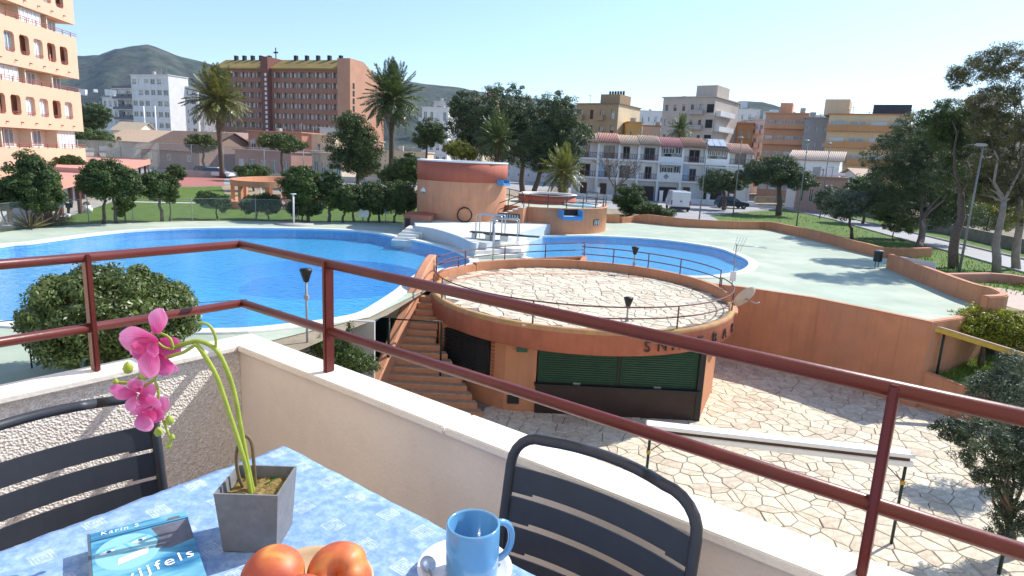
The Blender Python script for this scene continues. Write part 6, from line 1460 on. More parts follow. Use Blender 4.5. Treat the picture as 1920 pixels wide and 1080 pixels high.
x2 = HW - rw; cR = [(x2 + cw_ * k + .25, x2 + cw_ * (k + 1) - .25) for k in range(8)]
mb = MB(); mb.box(0, HW, 1.3, HD, -1, HH - .3); frontwall(mb, HW, HH, rows, cL + [] + cR, .3); mb.build('outer_wall', M_hotel, ho)
for i, (a, b) in enumerate(rows):
    if i < 2: continue
    for (p, q) in cL + cR:
        put('balcony_door', window_mesh((q - p) * .62, b - a, M_whitepaint, M_glass if (int(p * 7) + i) % 3 else M_curtain, 1), ho, (p + (q - p) * .3, 1.15, a))
        mb = MB(); mb.box(p - .2, p + .25, .31, 1.1, a, b); put('partition', mb.mesh('partition', M_whitepaint), ho, (0, 0, 0))
mb = MB(); mb.box(lw + .6, x2 - .4, -1.6, HD, -1, HH + 3.0); mb.build('stair_tower', bmat('hotel_dark', (.2, .085, .065)), ho)
for i in range(nf * 2): mb = MB(); mb.box(x2 - 1.6, x2 - .9, -1.66, -1.58, 2 + i * 1.35, 2.8 + i * 1.35); mb.build('sign_panel', M_curtain, ho)
for (p, q) in ((-.6, lw + .5), (x2 - .3, HW - .3)):
    mb = MB(); mb.add([(p, -.8, HH - .1), (q, -.8, HH - .1), (q, 5, HH + 3.0), (p, 5, HH + 3.0), (p, -.8, HH - .5), (q, -.8, HH - .5), (q, 8, HH - .5), (p, 8, HH - .5)], [(0, 1, 2, 3), (4, 5, 1, 0), (5, 6, 2, 1), (4, 0, 3, 7), (3, 2, 6, 7)]); mb.build('tiled_roof', M_moss, ho)
    for k in range(5): x = p + (q - p) * (.2 + .17 * k); mb = MB(); mb.box(x, x + .9, 4.4, 5.4, HH + 2.6, HH + 4.2); mb.build('chimney', M_dark, ho)
E2 = HW + 4.2
mb = MB(); mb.add([(HW, -1.0, -1), (E2, -1.0, -1), (E2, 18, -1), (HW, 18, -1), (HW, -1, HH + 2.6), (E2, -1, HH + 2.6), (E2, 6, HH + 2.6), (E2, 18, HH - 2.5), (HW, 18, HH - 2.5), (HW, 6, HH + 2.6)], [(0, 1, 5, 4), (1, 2, 7, 6, 5), (2, 3, 8, 7), (3, 0, 4, 9, 8), (4, 5, 6, 9), (9, 6, 7, 8)]); mb.build('end_block', M_hotel2, ho)
for i in range(10): mb = MB(); mb.box(E2 - .05, E2 + .03, .3, 1.3, 3 + i * 2.1, 4.6 + i * 2.1); mb.build('end_window', M_dark, ho)
mb = MB(); mb.tube([(x2 - 1, 3, HH + 3), (x2 - 1, 3, HH + 6.2)], .15, 6); mb.box(x2 - 1.7, x2 - .3, 2.8, 3.2, HH + 4.6, HH + 5); mb.build('roof_mast', M_dark, ho)
# --- other town blocks
M_wb = bmat('white_block', (.72, .72, .72), streak=.15)
M_wb2 = bmat('offwhite_block', (.62, .61, .6), streak=.25)
apt('apartment_block', 'white terraced apartment block with dark railed balconies below the mountain', 228, 235, 318, 222, 165, 12, M_wb2, 6, 7, win=(.62, .3, .85), balc=1, balm=mat('balcony_dark', (.2, .2, .22)))
TBX = [o for o in COL.objects if o.get('label', '').startswith('white terraced')][0]
for k_i in range(1, 7):
    zz = .6 + k_i * 3.55; mb = MB(); mb.box(-.3, 17.6, -2.2, -1.05, zz - .2, zz); mb.build('terrace_slab', M_wb, TBX)
    mb = MB(); mb.box(-.25, 17.5, -2.15, -2.1, zz + .05, zz + .85); mb.build('terrace_rail', mat('dark_terrace_rail', (.16, .16, .18)), TBX)
apt('penthouse_block', 'bright white stepped penthouse storeys beside the terraced block', 319, 224, 374, 228, 160, 12, M_wb, 7, 4, win=(.55, .35, .8))
apt('penthouse', 'white glazed penthouse standing on the terraced block roof', 253, 226, 322, 220, 141, 8, M_wb, 7, 6, win=(.7, .3, .8))
apt('town_house', 'cluster house with red roof left of the terraced block', 162, 240, 196, 238, 196, 10, M_wb2, 4, 3, roofm=mat('red_tiles', (.42, .18, .11)))
apt('town_house', 'plain white house next to the red roofed one', 197, 236, 226, 233, 183, 10, M_wb, 5, 3)
apt('salmon_house', 'wide salmon flat roofed house with long upper terrace', 466, 118, 566, 112, 246, 14, bmat('salmon', (.5, .24, .16)), 2, 6, win=(.6, .2, .75), roofm=bmat('salmon_roof', (.58, .3, .21)))
apt('cream_house', 'cream plastered house wall beside the salmon one', 567, 114, 628, 114, 252, 12, bmat('cream', (.72, .58, .4)), 2, 3, win=(.25, .3, .7))
apt('low_annex', 'low annex with blue doors in front of the cream house', 585, 105, 640, 104, 287, 6, bmat('annex', (.55, .46, .36)), 1, 4, win=(.6, .1, .75), gl=mat('teal_door', (.1, .3, .34)))
apt('salmon_annex', 'salmon garage wing with grey shutters behind the court fence', 440, 108, 545, 104, 281, 7, bmat('salmon2', (.48, .26, .19)), 1, 5, win=(.55, .05, .7), gl=M_grey)
apt('white_villa', 'white villa blocks right of the feathery palm', 790, 190, 838, 188, 201, 12, M_wb, 4, 4)
apt('white_villa', 'small white villa tower behind the airy tree', 812, 215, 846, 214, 190, 12, M_wb, 4, 2)
apt('bell_tower_house', 'tan house with a stepped roof tower above the dark pines', 888, 200, 922, 199, 182, 9, bmat('tan_tower', (.45, .33, .22)), 5, 2, pent=[(.5, .95, 2.6)])
apt('pale_house', 'pale lower house seen through the pine trunks', 846, 120, 905, 118, 285, 8, bmat('pale_yellow', (.7, .6, .42)), 2, 4)
# ochre block
M_och = bmat('ochre', (.36, .25, .14)); ob, oW, oH = apt('ochre_block', 'ochre brown apartment block with flat overhanging roof and shutters', 1075, 135, 1152, 130, 195, 11, M_och, 5, 4, win=(.32, .2, .8), frame=mat('brown_frame', (.1, .05, .04)), gl=mat('brown_shutter', (.09, .05, .04)), balc=2, roofm=mat('roof_brown', (.2, .15, .11)), pent=[(.42, .88, 2.0)])
mb = MB(); mb.box(oW, oW + .02, 0, 11, 0, oH); mb.build('side_wall', bmat('cream_side', (.72, .62, .42)), ob)
for k in range(6): mb = MB(); mb.box(oW * .5 + k * .6, oW * .5 + .35 + k * .6, 5, 5.3, oH + 2.2, oH + 3.0); mb.build('chimney_pot', M_dark, ob)
apt('blue_clad_house', 'narrow block with a bright blue clad wall beside the ochre one', 1160, 150, 1170, 150, 196, 8, bmat('blue_clad', (.03, .13, .4)), 5, 1, win=(.3, .3, .6))
apt('small_yellow_house', 'small orange and yellow house behind the row house roofs', 1172, 128, 1198, 128, 229, 8, bmat('orange_small', (.62, .34, .1)), 3, 2, win=(.3, .3, .7))
apt('distant_white_block', 'long plain white block in the distance behind the yellow house', 1192, 260, 1238, 258, 207, 12, M_wb, 4, 4, win=(.25, .4, .7))
apt('pink_roof_house', 'cream house with terracotta roof left of the beige tower', 1200, 132, 1232, 131, 236, 8, bmat('cream2', (.68, .58, .46)), 3, 2, win=(.25, .35, .7), roofm=mat('terracotta_roof', (.4, .2, .13)))
# beige tower
M_bei = bmat('beige', (.5, .43, .37)); bo_, bW, bH = apt('beige_tower', 'tall beige grey apartment tower with white balconies', 1233, 126, 1328, 120, 183, 13, M_bei, 6, 6, win=(.34, .3, .72), gl=M_glass, frame=mat('brown_frame2', (.18, .12, .1)), pent=[(.5, .9, 2.3)])
for i in range(1, 6):
    for (p, q) in ((.55, .82),):
        z = .6 + i * (bH - 1.1) / 6; mb = MB(); mb.box(bW * p, bW * q, -1.1, -.002, z + .1, z + .95); mb.build('balcony', bmat('balcony_grey', (.42, .38, .36)), bo_)
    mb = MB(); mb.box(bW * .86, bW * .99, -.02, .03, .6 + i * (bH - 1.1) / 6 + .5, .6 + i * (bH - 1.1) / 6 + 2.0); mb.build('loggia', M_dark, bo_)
    mb = MB(); mb.box(bW, bW + .9, 1, 9, .6 + i * (bH - 1.1) / 6, .6 + i * (bH - 1.1) / 6 + .9); mb.build('side_balcony', M_wb, bo_)
apt('orange_house', 'orange rendered block between the beige tower and the white houses', 1345, 132, 1404, 130, 230, 10, bmat('orange_block', (.55, .26, .11)), 4, 4, win=(.35, .3, .72))
apt('white_far_block', 'white far block with blank walls above the orange one', 1338, 230, 1412, 228, 203, 12, M_wb, 5, 6, win=(.25, .4, .7))
apt('terrace_flats', 'salmon orange flats with long balcony fronts and glazed top floor', 1424, 124, 1500, 121, 212, 11, bmat('salmon_flats', (.62, .33, .2)), 5, 4, win=(.8, .3, .78), gl=M_glassb, balc=1, alt=M_curtain, pent=[(.3, .6, 2.0)])
apt('white_flats', 'white flats squeezed between the orange block and the salmon flats', 1403, 138, 1424, 138, 224, 10, M_wb2, 5, 2, balc=1)
apt('grey_flats', 'plain grey side of flats left of the peach block', 1497, 118, 1543, 116, 221, 10, bmat('grey_flats', (.34, .32, .31)), 5, 3, win=(.25, .35, .65), gl=mat('grey_shutter', (.5, .5, .5)))
pe, pW, pH = apt('peach_flats', 'peach and yellow flats with arched balconies under the pines', 1540, 112, 1692, 106, 214, 12, bmat('peach_flats', (.68, .52, .34)), 5, 4, win=(.78, .28, .82), gl=M_glassb, balc=1, balm=bmat('orange_balcony', (.55, .28, .13)), alt=M_curtain, roofm=bmat('orange_cornice', (.5, .24, .1)), pent=[(-.1, .22, 2.6)])
mb = MB(); mb.box(pW * .52, pW * .98, 3, 9, pH + .2, pH + 1.9); mb.build('dark_roof_house', mat('dark_cladding', (.05, .055, .07)), pe)
apt('far_beige_block', 'beige block top showing between pine and eucalyptus', 1796, 120, 1850, 118, 178, 10, M_bei, 6, 4, win=(.3, .3, .7))
# gabled houses
def house(name, label, xl, Yl, xr, Yr, yeave, yridge, D, wall, roof, cat='house', along=True, tiles=0, win=3):
    o0_, W, rz = place(xl, Yl, xr, Yr); He = zat(xl, yeave, Yl); Hr = zat((xl + xr) / 2, yridge, (Yl + Yr) / 2 + D / 2); o = thing(name, label, cat, o0_, rz)
    mb = MB(); mb.box(0, W, 0, D, -.5, He); mb.add([(0, 0, He), (W, 0, He), (W, D, He), (0, D, He), (0, D / 2, Hr - .15), (W, D / 2, Hr - .15)], [(0, 4, 3), (1, 2, 5), (0, 1, 5, 4), (3, 4, 5, 2)]); mb.build('outer_wall', wall, o)
    e = .5; mb = MB(); s = (Hr - He) / (D / 2)
    for y0, y1, z0, z1 in ((-e, D / 2, He - e * s, Hr), (D + e, D / 2, He - e * s, Hr)):
        mb.add([(-e, y0, z0), (W + e, y0, z0), (W + e, y1, z1), (-e, y1, z1), (-e, y0, z0 + .12), (W + e, y0, z0 + .12), (W + e, y1, z1 + .12), (-e, y1, z1 + .12)], [(0, 1, 2, 3), (4, 5, 6, 7), (0, 1, 5, 4), (0, 3, 7, 4), (1, 2, 6, 5)])
    for k in range(tiles):
        x = -e + (W + 2 * e) * (k + .5) / tiles; mb.tube([(x, -e - .03, He - e * s + .13), (x, D / 2, Hr + .14)], (W + 2 * e) / tiles * .3, 6, mi=1)
    mb.build('roof', roof if isinstance(roof, list) else [roof, roof], o)
    for k in range(win):
        x = W * (k + .5) / win; put('window', window_mesh(1.0, 1.1, M_whitepaint, M_glass, 1), o, (x - .5, -.04, He * .45))
    return o
M_btile = mat('brown_tiles', (.24, .15, .1), var=.2, scale=1.2)
house('bungalow', 'bungalow with wide brown tiled roof behind the court fence', 262, 120, 372, 112, 277, 245, 14, bmat('bung', (.4, .28, .22)), M_btile)
house('low_house', 'cream house with pale tiled roof left of the brown roofed bungalow', 196, 128, 296, 126, 262, 243, 12, bmat('cream3', (.75, .62, .46)), mat('pale_tiles', (.6, .42, .28), var=.15))
house('low_house', 'small white house with hipped tan roof behind the cream one', 212, 150, 258, 150, 243, 229, 8, M_wb, mat('tan_tiles', (.5, .38, .26), var=.15), win=1)
house('low_house', 'little white house with blue door left of the salmon house', 375, 125, 450, 122, 262, 248, 9, M_wb2, mat('pale_tiles2', (.55, .35, .26)))
house('white_villa', 'white villa with hipped tiled roof behind the wide umbrella pine', 1480, 92, 1572, 89, 298, 285, 10, M_white, [mat('tile_base', (.3, .22, .17)), mat('tile_row', (.5, .42, .36))], tiles=30)
house('small_chalet', 'little white gable end peeping between pine branches', 1612, 86, 1640, 86, 330, 318, 5, M_white, mat('chalet_roof', (.5, .36, .26)), win=1)
apt('pink_outhouse', 'low pink walled outhouse under the villa canopy', 1500, 84, 1592, 82, 331, 3, bmat('pink_out', (.5, .3, .24)), 1, 5, win=(.4, .2, .7))
mb = MB(); p0 = SY(1480, 330, 88); p1 = SY(1582, 330, 86); mb.obox((p0.x, p0.y, zat(1530, 322, 87)), (p1.x, p1.y, zat(1530, 322, 87)), 2.0, .35); tag(mb.build('terrace_slab', M_whitepaint), 'white terrace canopy in front of the villa with the tiled roof', 'canopy')
# --- white row houses
ux_ = [1084, 1121, 1160, 1197, 1236, 1279, 1322, 1364, 1411]; YR = 91.0
rt = [((.5, .36, .26), 'tan'), ((.56, .31, .24), 'pink'), ((.58, .45, .32), 'straw'), ((.46, .36, .27), 'ochre'), ((.5, .26, .24), 'rose'), ((.36, .22, .15), 'brown'), ((.3, .22, .17), 'dark'), ((.5, .33, .25), 'clay')]
desc = ['row house at the pine end with arched door and dark railings', 'row house with pink roof tiles and pale blue upper wall', 'row house with straw coloured tiles behind the leafless tree', 'row house with dark upper door and long railed balcony', 'row house with white awning, diamond ornament and arched brown gate', 'row house with brown striped tiles and rose balconies', 'row house with solar panels and glazed upper loggia', 'row house with clay tiles at the umbrella pine end']
M_rowrail = mat('row_rail', (.2, .13, .12)); M_bluewall = mat('pale_blue_wall', (.45, .58, .72), var=.08)
for i in range(8):
    o0_, W, rz = place(ux_[i], YR, ux_[i + 1], YR); o = thing('row_house', 'white ' + desc[i], 'house', o0_, rz, group='white row houses along the road'); dz = [0, .1, -.05, .05, -.1, 0, -.25, -.5][i]; He = 7.75 + dz; Hr = 8.95 + dz; D = 9
    mb = MB(); mb.box(.0, W, .8, D, -.5, He); mb.box(0, .16, 0, .798, -.5, He); mb.box(W - .16, W, 0, .798, -.5, He); mb.box(.162, W - .162, 0, .798, 2.7, 2.95); mb.box(.162, W - .162, 0, .798, 5.3, 5.55)
    if i in (4, 6): mb.box(.162, W - .162, 0, .2, 2.95, 4.0); mb.box(.162, W - .162, 0, .2, 5.55, 6.2)
    mb.build('outer_wall', M_white, o)
    col, nm = rt[i]; mt = mat('tiles_' + nm, tuple(min(.8, c * 1.3) for c in col), var=.15, scale=1.5); md = mat('tiles_dark_' + nm, tuple(c * .55 for c in col), var=.15)
    mb = MB(); s = (Hr - He) / 3.2; y0 = -.3; z0 = He - .05
    mb.add([(0, y0, z0), (W, y0, z0), (W, 3, Hr), (0, 3, Hr), (0, y0, z0 - .15), (W, y0, z0 - .15), (W, D, z0 - .15), (0, D, z0 - .15)], [(0, 1, 2, 3), (4, 5, 1, 0), (5, 6, 2, 1), (0, 3, 7, 4), (3, 2, 6, 7)], 0)
    for k in range(12): x = W * (k + .5) / 12; mb.tube([(x, y0 - .05, z0 + .04), (x, 3, Hr + .03)], W / 12 * .3, 5, mi=1)
    mb.build('roof', [md, mt], o)
    for lev, zz in enumerate((2.95, 5.55)):
        dw = .95 if (i + lev) % 2 else 1.5; xx0 = W * (.55 if i % 2 else .4)
        put('balcony_door', window_mesh(dw, 1.75, mat('door_frame_row', (.3, .22, .2)), M_dark if (i + lev) % 3 == 0 else M_glass, 1), o, (xx0 - dw / 2, .7, zz))
        if i not in (4, 6):
            mb = MB(); mb.box(.17, W - .17, .02, .07, zz + .72, zz + .78); mb.box(.17, W - .17, .02, .07, zz + .1, zz + .15); mb.build('balcony_rail', M_rowrail, o)
            for k in range(9): mb = MB(); x = .2 + (W - .4) * (k + .5) / 9; mb.box(x - .03, x + .03, .03, .06, zz + .15, zz + .72); mb.build('baluster', M_rowrail, o)
        else: windows(o, [(zz + 1.05, zz + 2.0)], [(W * .12, W * .36), (W * .4, W * .62), (W * .66, W * .9)], M_whitepaint, M_glass, 1, y=.06)
    if i in (1, 5): mb = MB(); mb.box(.17, W * .38, .7, .82, 2.96, 5.0); mb.build('blue_wall_panel', M_bluewall, o)
    # ground floor
    if i in (3, 4, 6): mb = MB(); mb.box(W * .1, W * .85, -.02, .1, 0, 2.0 if i != 6 else 2.4); mb.build('garage_gate', mat('brown_gate', (.05, .035, .03)), o)
    else: put('front_door', window_mesh(1.0, 2.1, mat('door_frame_row2', (.25, .16, .1)), mat('door_wood', (.12, .07, .05)), 0), o, (W * .2, .7, 0))
    if i == 4:
        mb = MB(); mb.add([(.1, -.9, 5.15), (W - .1, -.9, 5.15), (W - .1, 0, 5.4), (.1, 0, 5.4), (.1, -.9, 5.05), (W - .1, -.9, 5.05), (W - .1, 0, 5.3), (.1, 0, 5.3)], [(0, 1, 2, 3), (4, 5, 6, 7), (0, 1, 5, 4), (0, 3, 7, 4), (1, 2, 6, 5)]); mb.build('awning', M_whitepaint, o)
        mb = MB(); c_ = (W * .35, -.03, 3.45); mb.add([(c_[0] - .4, c_[1], c_[2]), (c_[0], c_[1], c_[2] - .4), (c_[0] + .4, c_[1], c_[2]), (c_[0], c_[1], c_[2] + .4), (c_[0] - .4, .02, c_[2]), (c_[0], .02, c_[2] - .4), (c_[0] + .4, .02, c_[2]), (c_[0], .02, c_[2] + .4)], [(0, 1, 2, 3), (0, 1, 5, 4), (1, 2, 6, 5), (2, 3, 7, 6), (3, 0, 4, 7)]); mb.build('diamond_ornament', M_grey, o)
    if i == 6:
        for k in range(3): mb = MB(); x = W * (.1 + .28 * k); mb.add([(x, .3, He + .5), (x + W * .26, .3, He + .5), (x + W * .26, 2.2, Hr + .25), (x, 2.2, Hr + .25), (x, .3, He + .42), (x + W * .26, .3, He + .42), (x + W * .26, 2.2, Hr + .17), (x, 2.2, Hr + .17)], [(0, 1, 2, 3), (0, 1, 5, 4), (1, 2, 6, 5), (3, 2, 6, 7)]); mb.build('solar_panel', mat('solar_panel', (.5, .56, .62), rough=.15), o)
    mb = MB(); mb.box(-.2, .2, -3.2, -2.8, -.1, 1.5); mb.box(-.24, .24, -3.24, -2.76, 1.5, 1.6); mb.build('gate_pillar', M_white, o)
    if i not in (3, 4): mb = MB(); mb.box(.22, W - .22, -3.1, -2.95, -.1, .7); mb.build('front_garden_wall', M_white, o)
mb = MB(); a = SY(1318, 300, 90); b = SY(1412, 300, 90); zz = zat(1360, 347, 89); mb.obox((a.x, a.y - 1.5, 5.2), (b.x, b.y - 1.5, 5.0), 2.6, .15); tag(mb.build('terrace_canopy', M_whitepaint), 'white canopy strip across the last two row houses', 'canopy')
# far houses on the slopes
r_ = random.Random(21); hm = MB(); hm.box(-6, 6, -5, 5, -6, 6); hm.box(-6.3, 6.3, -5.3, 5.3, 6, 6.6); hmesh = hm.mesh('hillside_house', M_wb)
for k in range(46):
    if k < 26: x = r_.uniform(1330, 1490); y = hz(x) - r_.uniform(60, 118); D = 1150
    else: x = r_.uniform(760, 1230); y = hz(x) - r_.uniform(45, 85); D = 1350
    if k > 40: x = r_.uniform(155, 250); y = hz(x) - r_.uniform(72, 90); D = 1500
    d = sight(x, y); t_ = D / math.hypot(d.x, d.y); p = EYE + d * t_
    h_ = bpy.data.objects.new('hillside_house', hmesh); COL.objects.link(h_); h_.location = p; h_.rotation_euler = (0, 0, r_.uniform(0, 3)); s_ = r_.uniform(.5, 1.1); h_.scale = (s_, s_, s_ * .9)
    tag(h_, 'small white house scattered on the wooded hillside', 'house', 'houses on the hillside')
def far_block(x0, x1, y, Y, m, lab): apt('town_block', lab, x0, Y, x1, Y, y, 10, m, 5, max(2, int((x1 - x0) / 9)), win=(.3, .35, .7))
far_block(1500, 1540, 215, 240, M_wb2, 'off-white town block behind the grey flats')
far_block(1440, 1490, 222, 250, M_wb, 'white town block behind the salmon flats')
far_block(1170, 1200, 215, 280, M_wb2, 'off-white block far behind the blue clad house')
far_block(600, 660, 240, 150, M_wb2, 'off-white block in the gap behind the ragged dark tree')
far_block(640, 700, 262, 125, bmat('pinkish', (.56, .32, .24)), 'pinkish low block behind the ragged dark tree')
far_block(690, 800, 282, 118, bmat('cream5', (.66, .52, .36)), 'cream low block behind the feathery palm trunk')
far_block(905, 1080, 262, 140, M_wb2, 'pale block glimpsed through the pine trunks')
far_block(1690, 1800, 235, 140, bmat('beige2', (.5, .42, .34)), 'beige block hidden behind the massive pine')
far_block(1800, 1960, 225, 150, bmat('beige3', (.52, .44, .36)), 'beige block hidden behind the eucalyptus trunks')
far_block(372, 412, 205, 240, M_wb, 'white block behind the yellowish palm crown')

# ------------------------------------------------------------------ street things
def ground_wall(name, lab, pts, h, w, m, z=0): return wallthing(name, lab, [(p.x, p.y, z + h) for p in [S(*q) for q in pts]], w, -h - .1, m, bev=0)
ground_wall('roadside_wall', 'low stone wall along the far side of the road', ((1415, 380), (1500, 380), (1600, 400), (1700, 422), (1800, 444), (1960, 482)), .95, .3, mat('stone_wall', (.25, .22, .18), var=.3, scale=1.5, bump=.5, bscale=6))
ground_wall('court_wall', 'long grey wall behind the tennis court', ((285, 329), (345, 331), (440, 334), (560, 339), (720, 345)), .9, .25, M_concrete)
M_net = see('fence_netting', (.4, .42, .42), .3); M_net2 = see('wire_netting', (.3, .34, .32), .14)
def fence(label, pts, h, step, net, post_r, m_post, wires=0):
    P = [S(*q) for q in pts]; o = thing('wire_fence', label, 'fence', P[0])
    mb = MB(); n = len(P); mb.add([(p.x, p.y, .05) for p in P] + [(p.x, p.y, h) for p in P], [(i, i + 1, n + i + 1, n + i) for i in range(n - 1)]); mb.build('netting', net, o, fix=False)
    acc = 0
    for a, b in zip(P, P[1:]):
        L_ = (b - a).length; k = max(1, int(round(L_ / step)))
        for i in range(k):
            q = a.lerp(b, i / k); mb = MB(); mb.tube([(q.x, q.y, -.05), (q.x, q.y, h + .05)], post_r, 6); mb.build('post', m_post, o)
    mb = MB(); mb.tube([(p.x, p.y, h) for p in P], post_r * .5, 5); mb.build('top_wire', m_post, o)
    return o
fence('tall netted fence behind the tennis court', ((150, 330), (300, 328), (420, 331), (640, 338)), 4.6, 5.5, M_net, .06, M_grey)
fence('low wire fence between lawn and pool deck', ((-60, 444), (69, 426.5), (167, 420.5), (250, 417.5), (361, 414.8), (480, 414.8), (560, 416), (680, 417.5), (757, 418.5)), 1.5, 3.2, M_net2, .025, M_grey)
fence('thin wire fence with dark posts at the near deck edge', ((-40, 705), (60, 690), (300, 655), (466, 640)), 1.15, 2.6, M_net2, .018, M_black)
fence('wire fence on posts above the roadside wall', ((1500, 379), (1600, 399), (1700, 421), (1800, 443), (1960, 480)), 2.3, 4, M_net2, .05, M_black)
def lamp(label, bx, by, ty, head=1, Y=None):
    b = S(bx, by) if Y is None else Vector((SY(bx, by, Y).x, Y, 0)); H = SY(bx, ty, b.y).z; o = thing('street_lamp', label, 'street lamp', b, group='lamp posts along the road')
    # find the height whose projection reaches the wanted row
    for _ in range(4): H += (proj((b.x, b.y, H))[1] - ty) * b.y / 1195
    mb = MB(); mb.tube([b, (b.x, b.y, H * .5), (b.x, b.y, H)], [.075, .055, .04], 8); mb.build('pole', mat('lamp_pole', (.22, .23, .23), rough=.5), o)
    mb = MB(); mb.lathe([(.001, .09), (.18, .08), (.32, 0), (.16, -.08), (.001, -.09)], (b.x - .15, b.y, H), 14, sx=1.2, sy=.6); mb.build('lamp_head', mat('lamp_head', (.35, .36, .36), rough=.4), o)
lamp('street lamp standing behind the parapet right of the wide umbrella pine', 1493, 425, 264)
lamp('street lamp near the white villa with the tiled roof', 1538, 400, 269, Y=72)
lamp('tall street lamp beside the thick trunked pine', 1798, 512, 272)
lamp('slim lamp post at the parapet left of the smaller umbrella pine', 1311, 411, 262)
lamp('lamp post between the two umbrella pines', 1374, 405, 258)
# sign and notice boards
def sign(lab, px, py, w, h, z, m):
    p = S(px, py); o = thing('notice_board', lab, 'sign', p)
    mb = MB(); mb.tube([p, (p.x, p.y, z + h)], .03, 6); mb.build('post', M_grey, o); mb = MB(); mb.box(p.x - w / 2, p.x + w / 2, p.y - .06, p.y - .03, z, z + h); mb.build('board', m, o)
sign('pale notice board with a smaller plate at the lawn edge', 681, 418, .75, .5, .42, M_curtain)
sign('small blue grey notice plate on a post by the hedge', 723, 419, .22, .32, .75, mat('sign_blue', (.2, .27, .4)))
# mast poles by the terraced block
for px, lab in ((272, 'slender white mast left of the pair behind the cream house'), (293, 'slender white mast right of the pair behind the cream house')):
    p = SY(px, 245, 165); H = zat(px, 199, 165); mb = MB(); mb.tube([(p.x, p.y, 0), (p.x, p.y, H)], .18, 6); tag(mb.build('mast', M_whitepaint), lab, 'mast')
# vehicles
M_tyre = mat('tyre', (.015, .015, .016), rough=.8); M_rim_ = mat('wheel_rim', (.4, .4, .42), rough=.35, metal=.7)
def wheel(o, x, y, r, w=.22):
    mb = MB(); mb.lathe([(r * .6, -w / 2), (r, -w / 2 + .02), (r, w / 2 - .02), (r * .6, w / 2)], (0, 0, 0), 20); wh = put('wheel', mb.mesh('wheel', M_tyre), o, (x, y, r)); wh.rotation_euler = (math.pi / 2, 0, 0)
    mb = MB(); mb.lathe([(.001, w / 2 - .04), (r * .6, w / 2 - .03), (r * .6, -w / 2 + .03), (.001, -w / 2 + .04)], (0, 0, 0), 16); put('rim', mb.mesh('rim', M_rim_), wh, (0, 0, 0))
def hull(mb, prof, w, inset=.12, mi=0):
    # side profile (x,z) swept across the width, upper points drawn in
    zs = [p[1] for p in prof]; z0, z1 = min(zs), max(zs); n = len(prof); vs = []
    for s in (-1, 1):
        for (x, z) in prof: k = max(0, (z - z0) / (z1 - z0) - .5) * 2; vs.append((x, s * (w / 2 - inset * k), z))
    mb.add(vs, [tuple(range(n))[::-1], tuple(range(n, 2 * n))] + [(i, (i + 1) % n, n + (i + 1) % n, n + i) for i in range(n)], mi)
def car(lab, px, py, Y, rz, m, L_=4.1):
    p = SY(px, py, Y); o = thing('parked_car', lab, 'car', (p.x, p.y, 0), rz)
    mb = MB(); hull(mb, [(-L_ / 2, .35), (-L_ / 2, .75), (-L_ / 2 + .15, .9), (L_ / 2 - 1.1, .93), (L_ / 2 - .1, .75), (L_ / 2, .4), (L_ / 2 - .1, .28), (-L_ / 2 + .1, .28)], 1.75, .08); mb.build('body', m, o, bevel=.05)
    mb = MB(); hull(mb, [(-L_ / 2 + .1, .9), (-L_ / 2 + .45, 1.42), (L_ / 2 - 2.1, 1.46), (L_ / 2 - 1.15, .92)], 1.62, .2); mb.build('window_glass', M_glass, o)
    mb = MB(); hull(mb, [(-L_ / 2 + .42, 1.4), (-L_ / 2 + .5, 1.48), (L_ / 2 - 2.1, 1.5), (L_ / 2 - 2.0, 1.43)], 1.3, .02); mb.build('roof', m, o)
    for sx in (-1, 1):
        for sy in (-1, 1): wheel(o, sx * L_ * .31, sy * .8, .31)
    for sy in (-1, 1): mb = MB(); mb.box(L_ / 2 - .12, L_ / 2 - .02, sy * .6 - .15, sy * .6 + .15, .6, .74); mb.build('headlight', M_glassb, o)
M_carw = mat('car_white', (.75, .75, .76), rough=.2, var=.02, coat=.8); M_card = mat('car_dark', (.03, .035, .04), rough=.2, coat=.8)
car('white hatchback parked behind the tall yellowish palm', 413, 325, 96, math.radians(-12), M_carw)
car('dark car parked left of the white hatchback', 389, 325, 99, math.radians(-8), M_card)
car('dark car parked behind the smaller umbrella pine', 1373, 372, 83, math.radians(5), M_card)
# delivery van seen from behind
vp = SY(1275, 397, 72); v = thing('delivery_van', 'white panel van parked with its closed rear doors to the pool', 'van', (vp.x, vp.y, 0), math.radians(84))
VH = 2.25; VW = 2.2; VL = 5.2
mb = MB(); hull(mb, [(0, .45), (0, VH - .12), (.2, VH), (VL - 1.5, VH), (VL - .8, 1.35), (VL, 1.05), (VL, .45)], VW, .1); mb.build('body', M_carw, v, bevel=.06)
for s in (-1, 1):
    mb = MB(); mb.box(-.03, -.005, s * .52 - .45, s * .52 + .45, .6, VH - .3); d_ = mb.build('rear_door', M_carw, v, bevel=.01)
    mb = MB(); mb.box(-.05, -.03, s * .08 - .04, s * .08 + .04, 1.1, 1.25); mb.build('handle', M_black, d_)
    mb = MB(); mb.box(-.045, -.005, s * 1.0 - .06, s * 1.0 + .06, .75, 1.25); mb.build('tail_light', mat('tail_red', (.4, .02, .02), rough=.2), v)
mb = MB(); mb.box(-.08, .05, -VW / 2 + .05, VW / 2 - .05, .32, .55); mb.build('bumper', M_black, v)
mb = MB(); mb.box(-.04, -.032, -.26, .26, .72, .83); mb.build('number_plate', M_whitepaint, v)
for sx in (.9, VL - 1.0):
    for sy in (-1, 1): wheel(v, sx, sy * (VW / 2 - .14), .36)
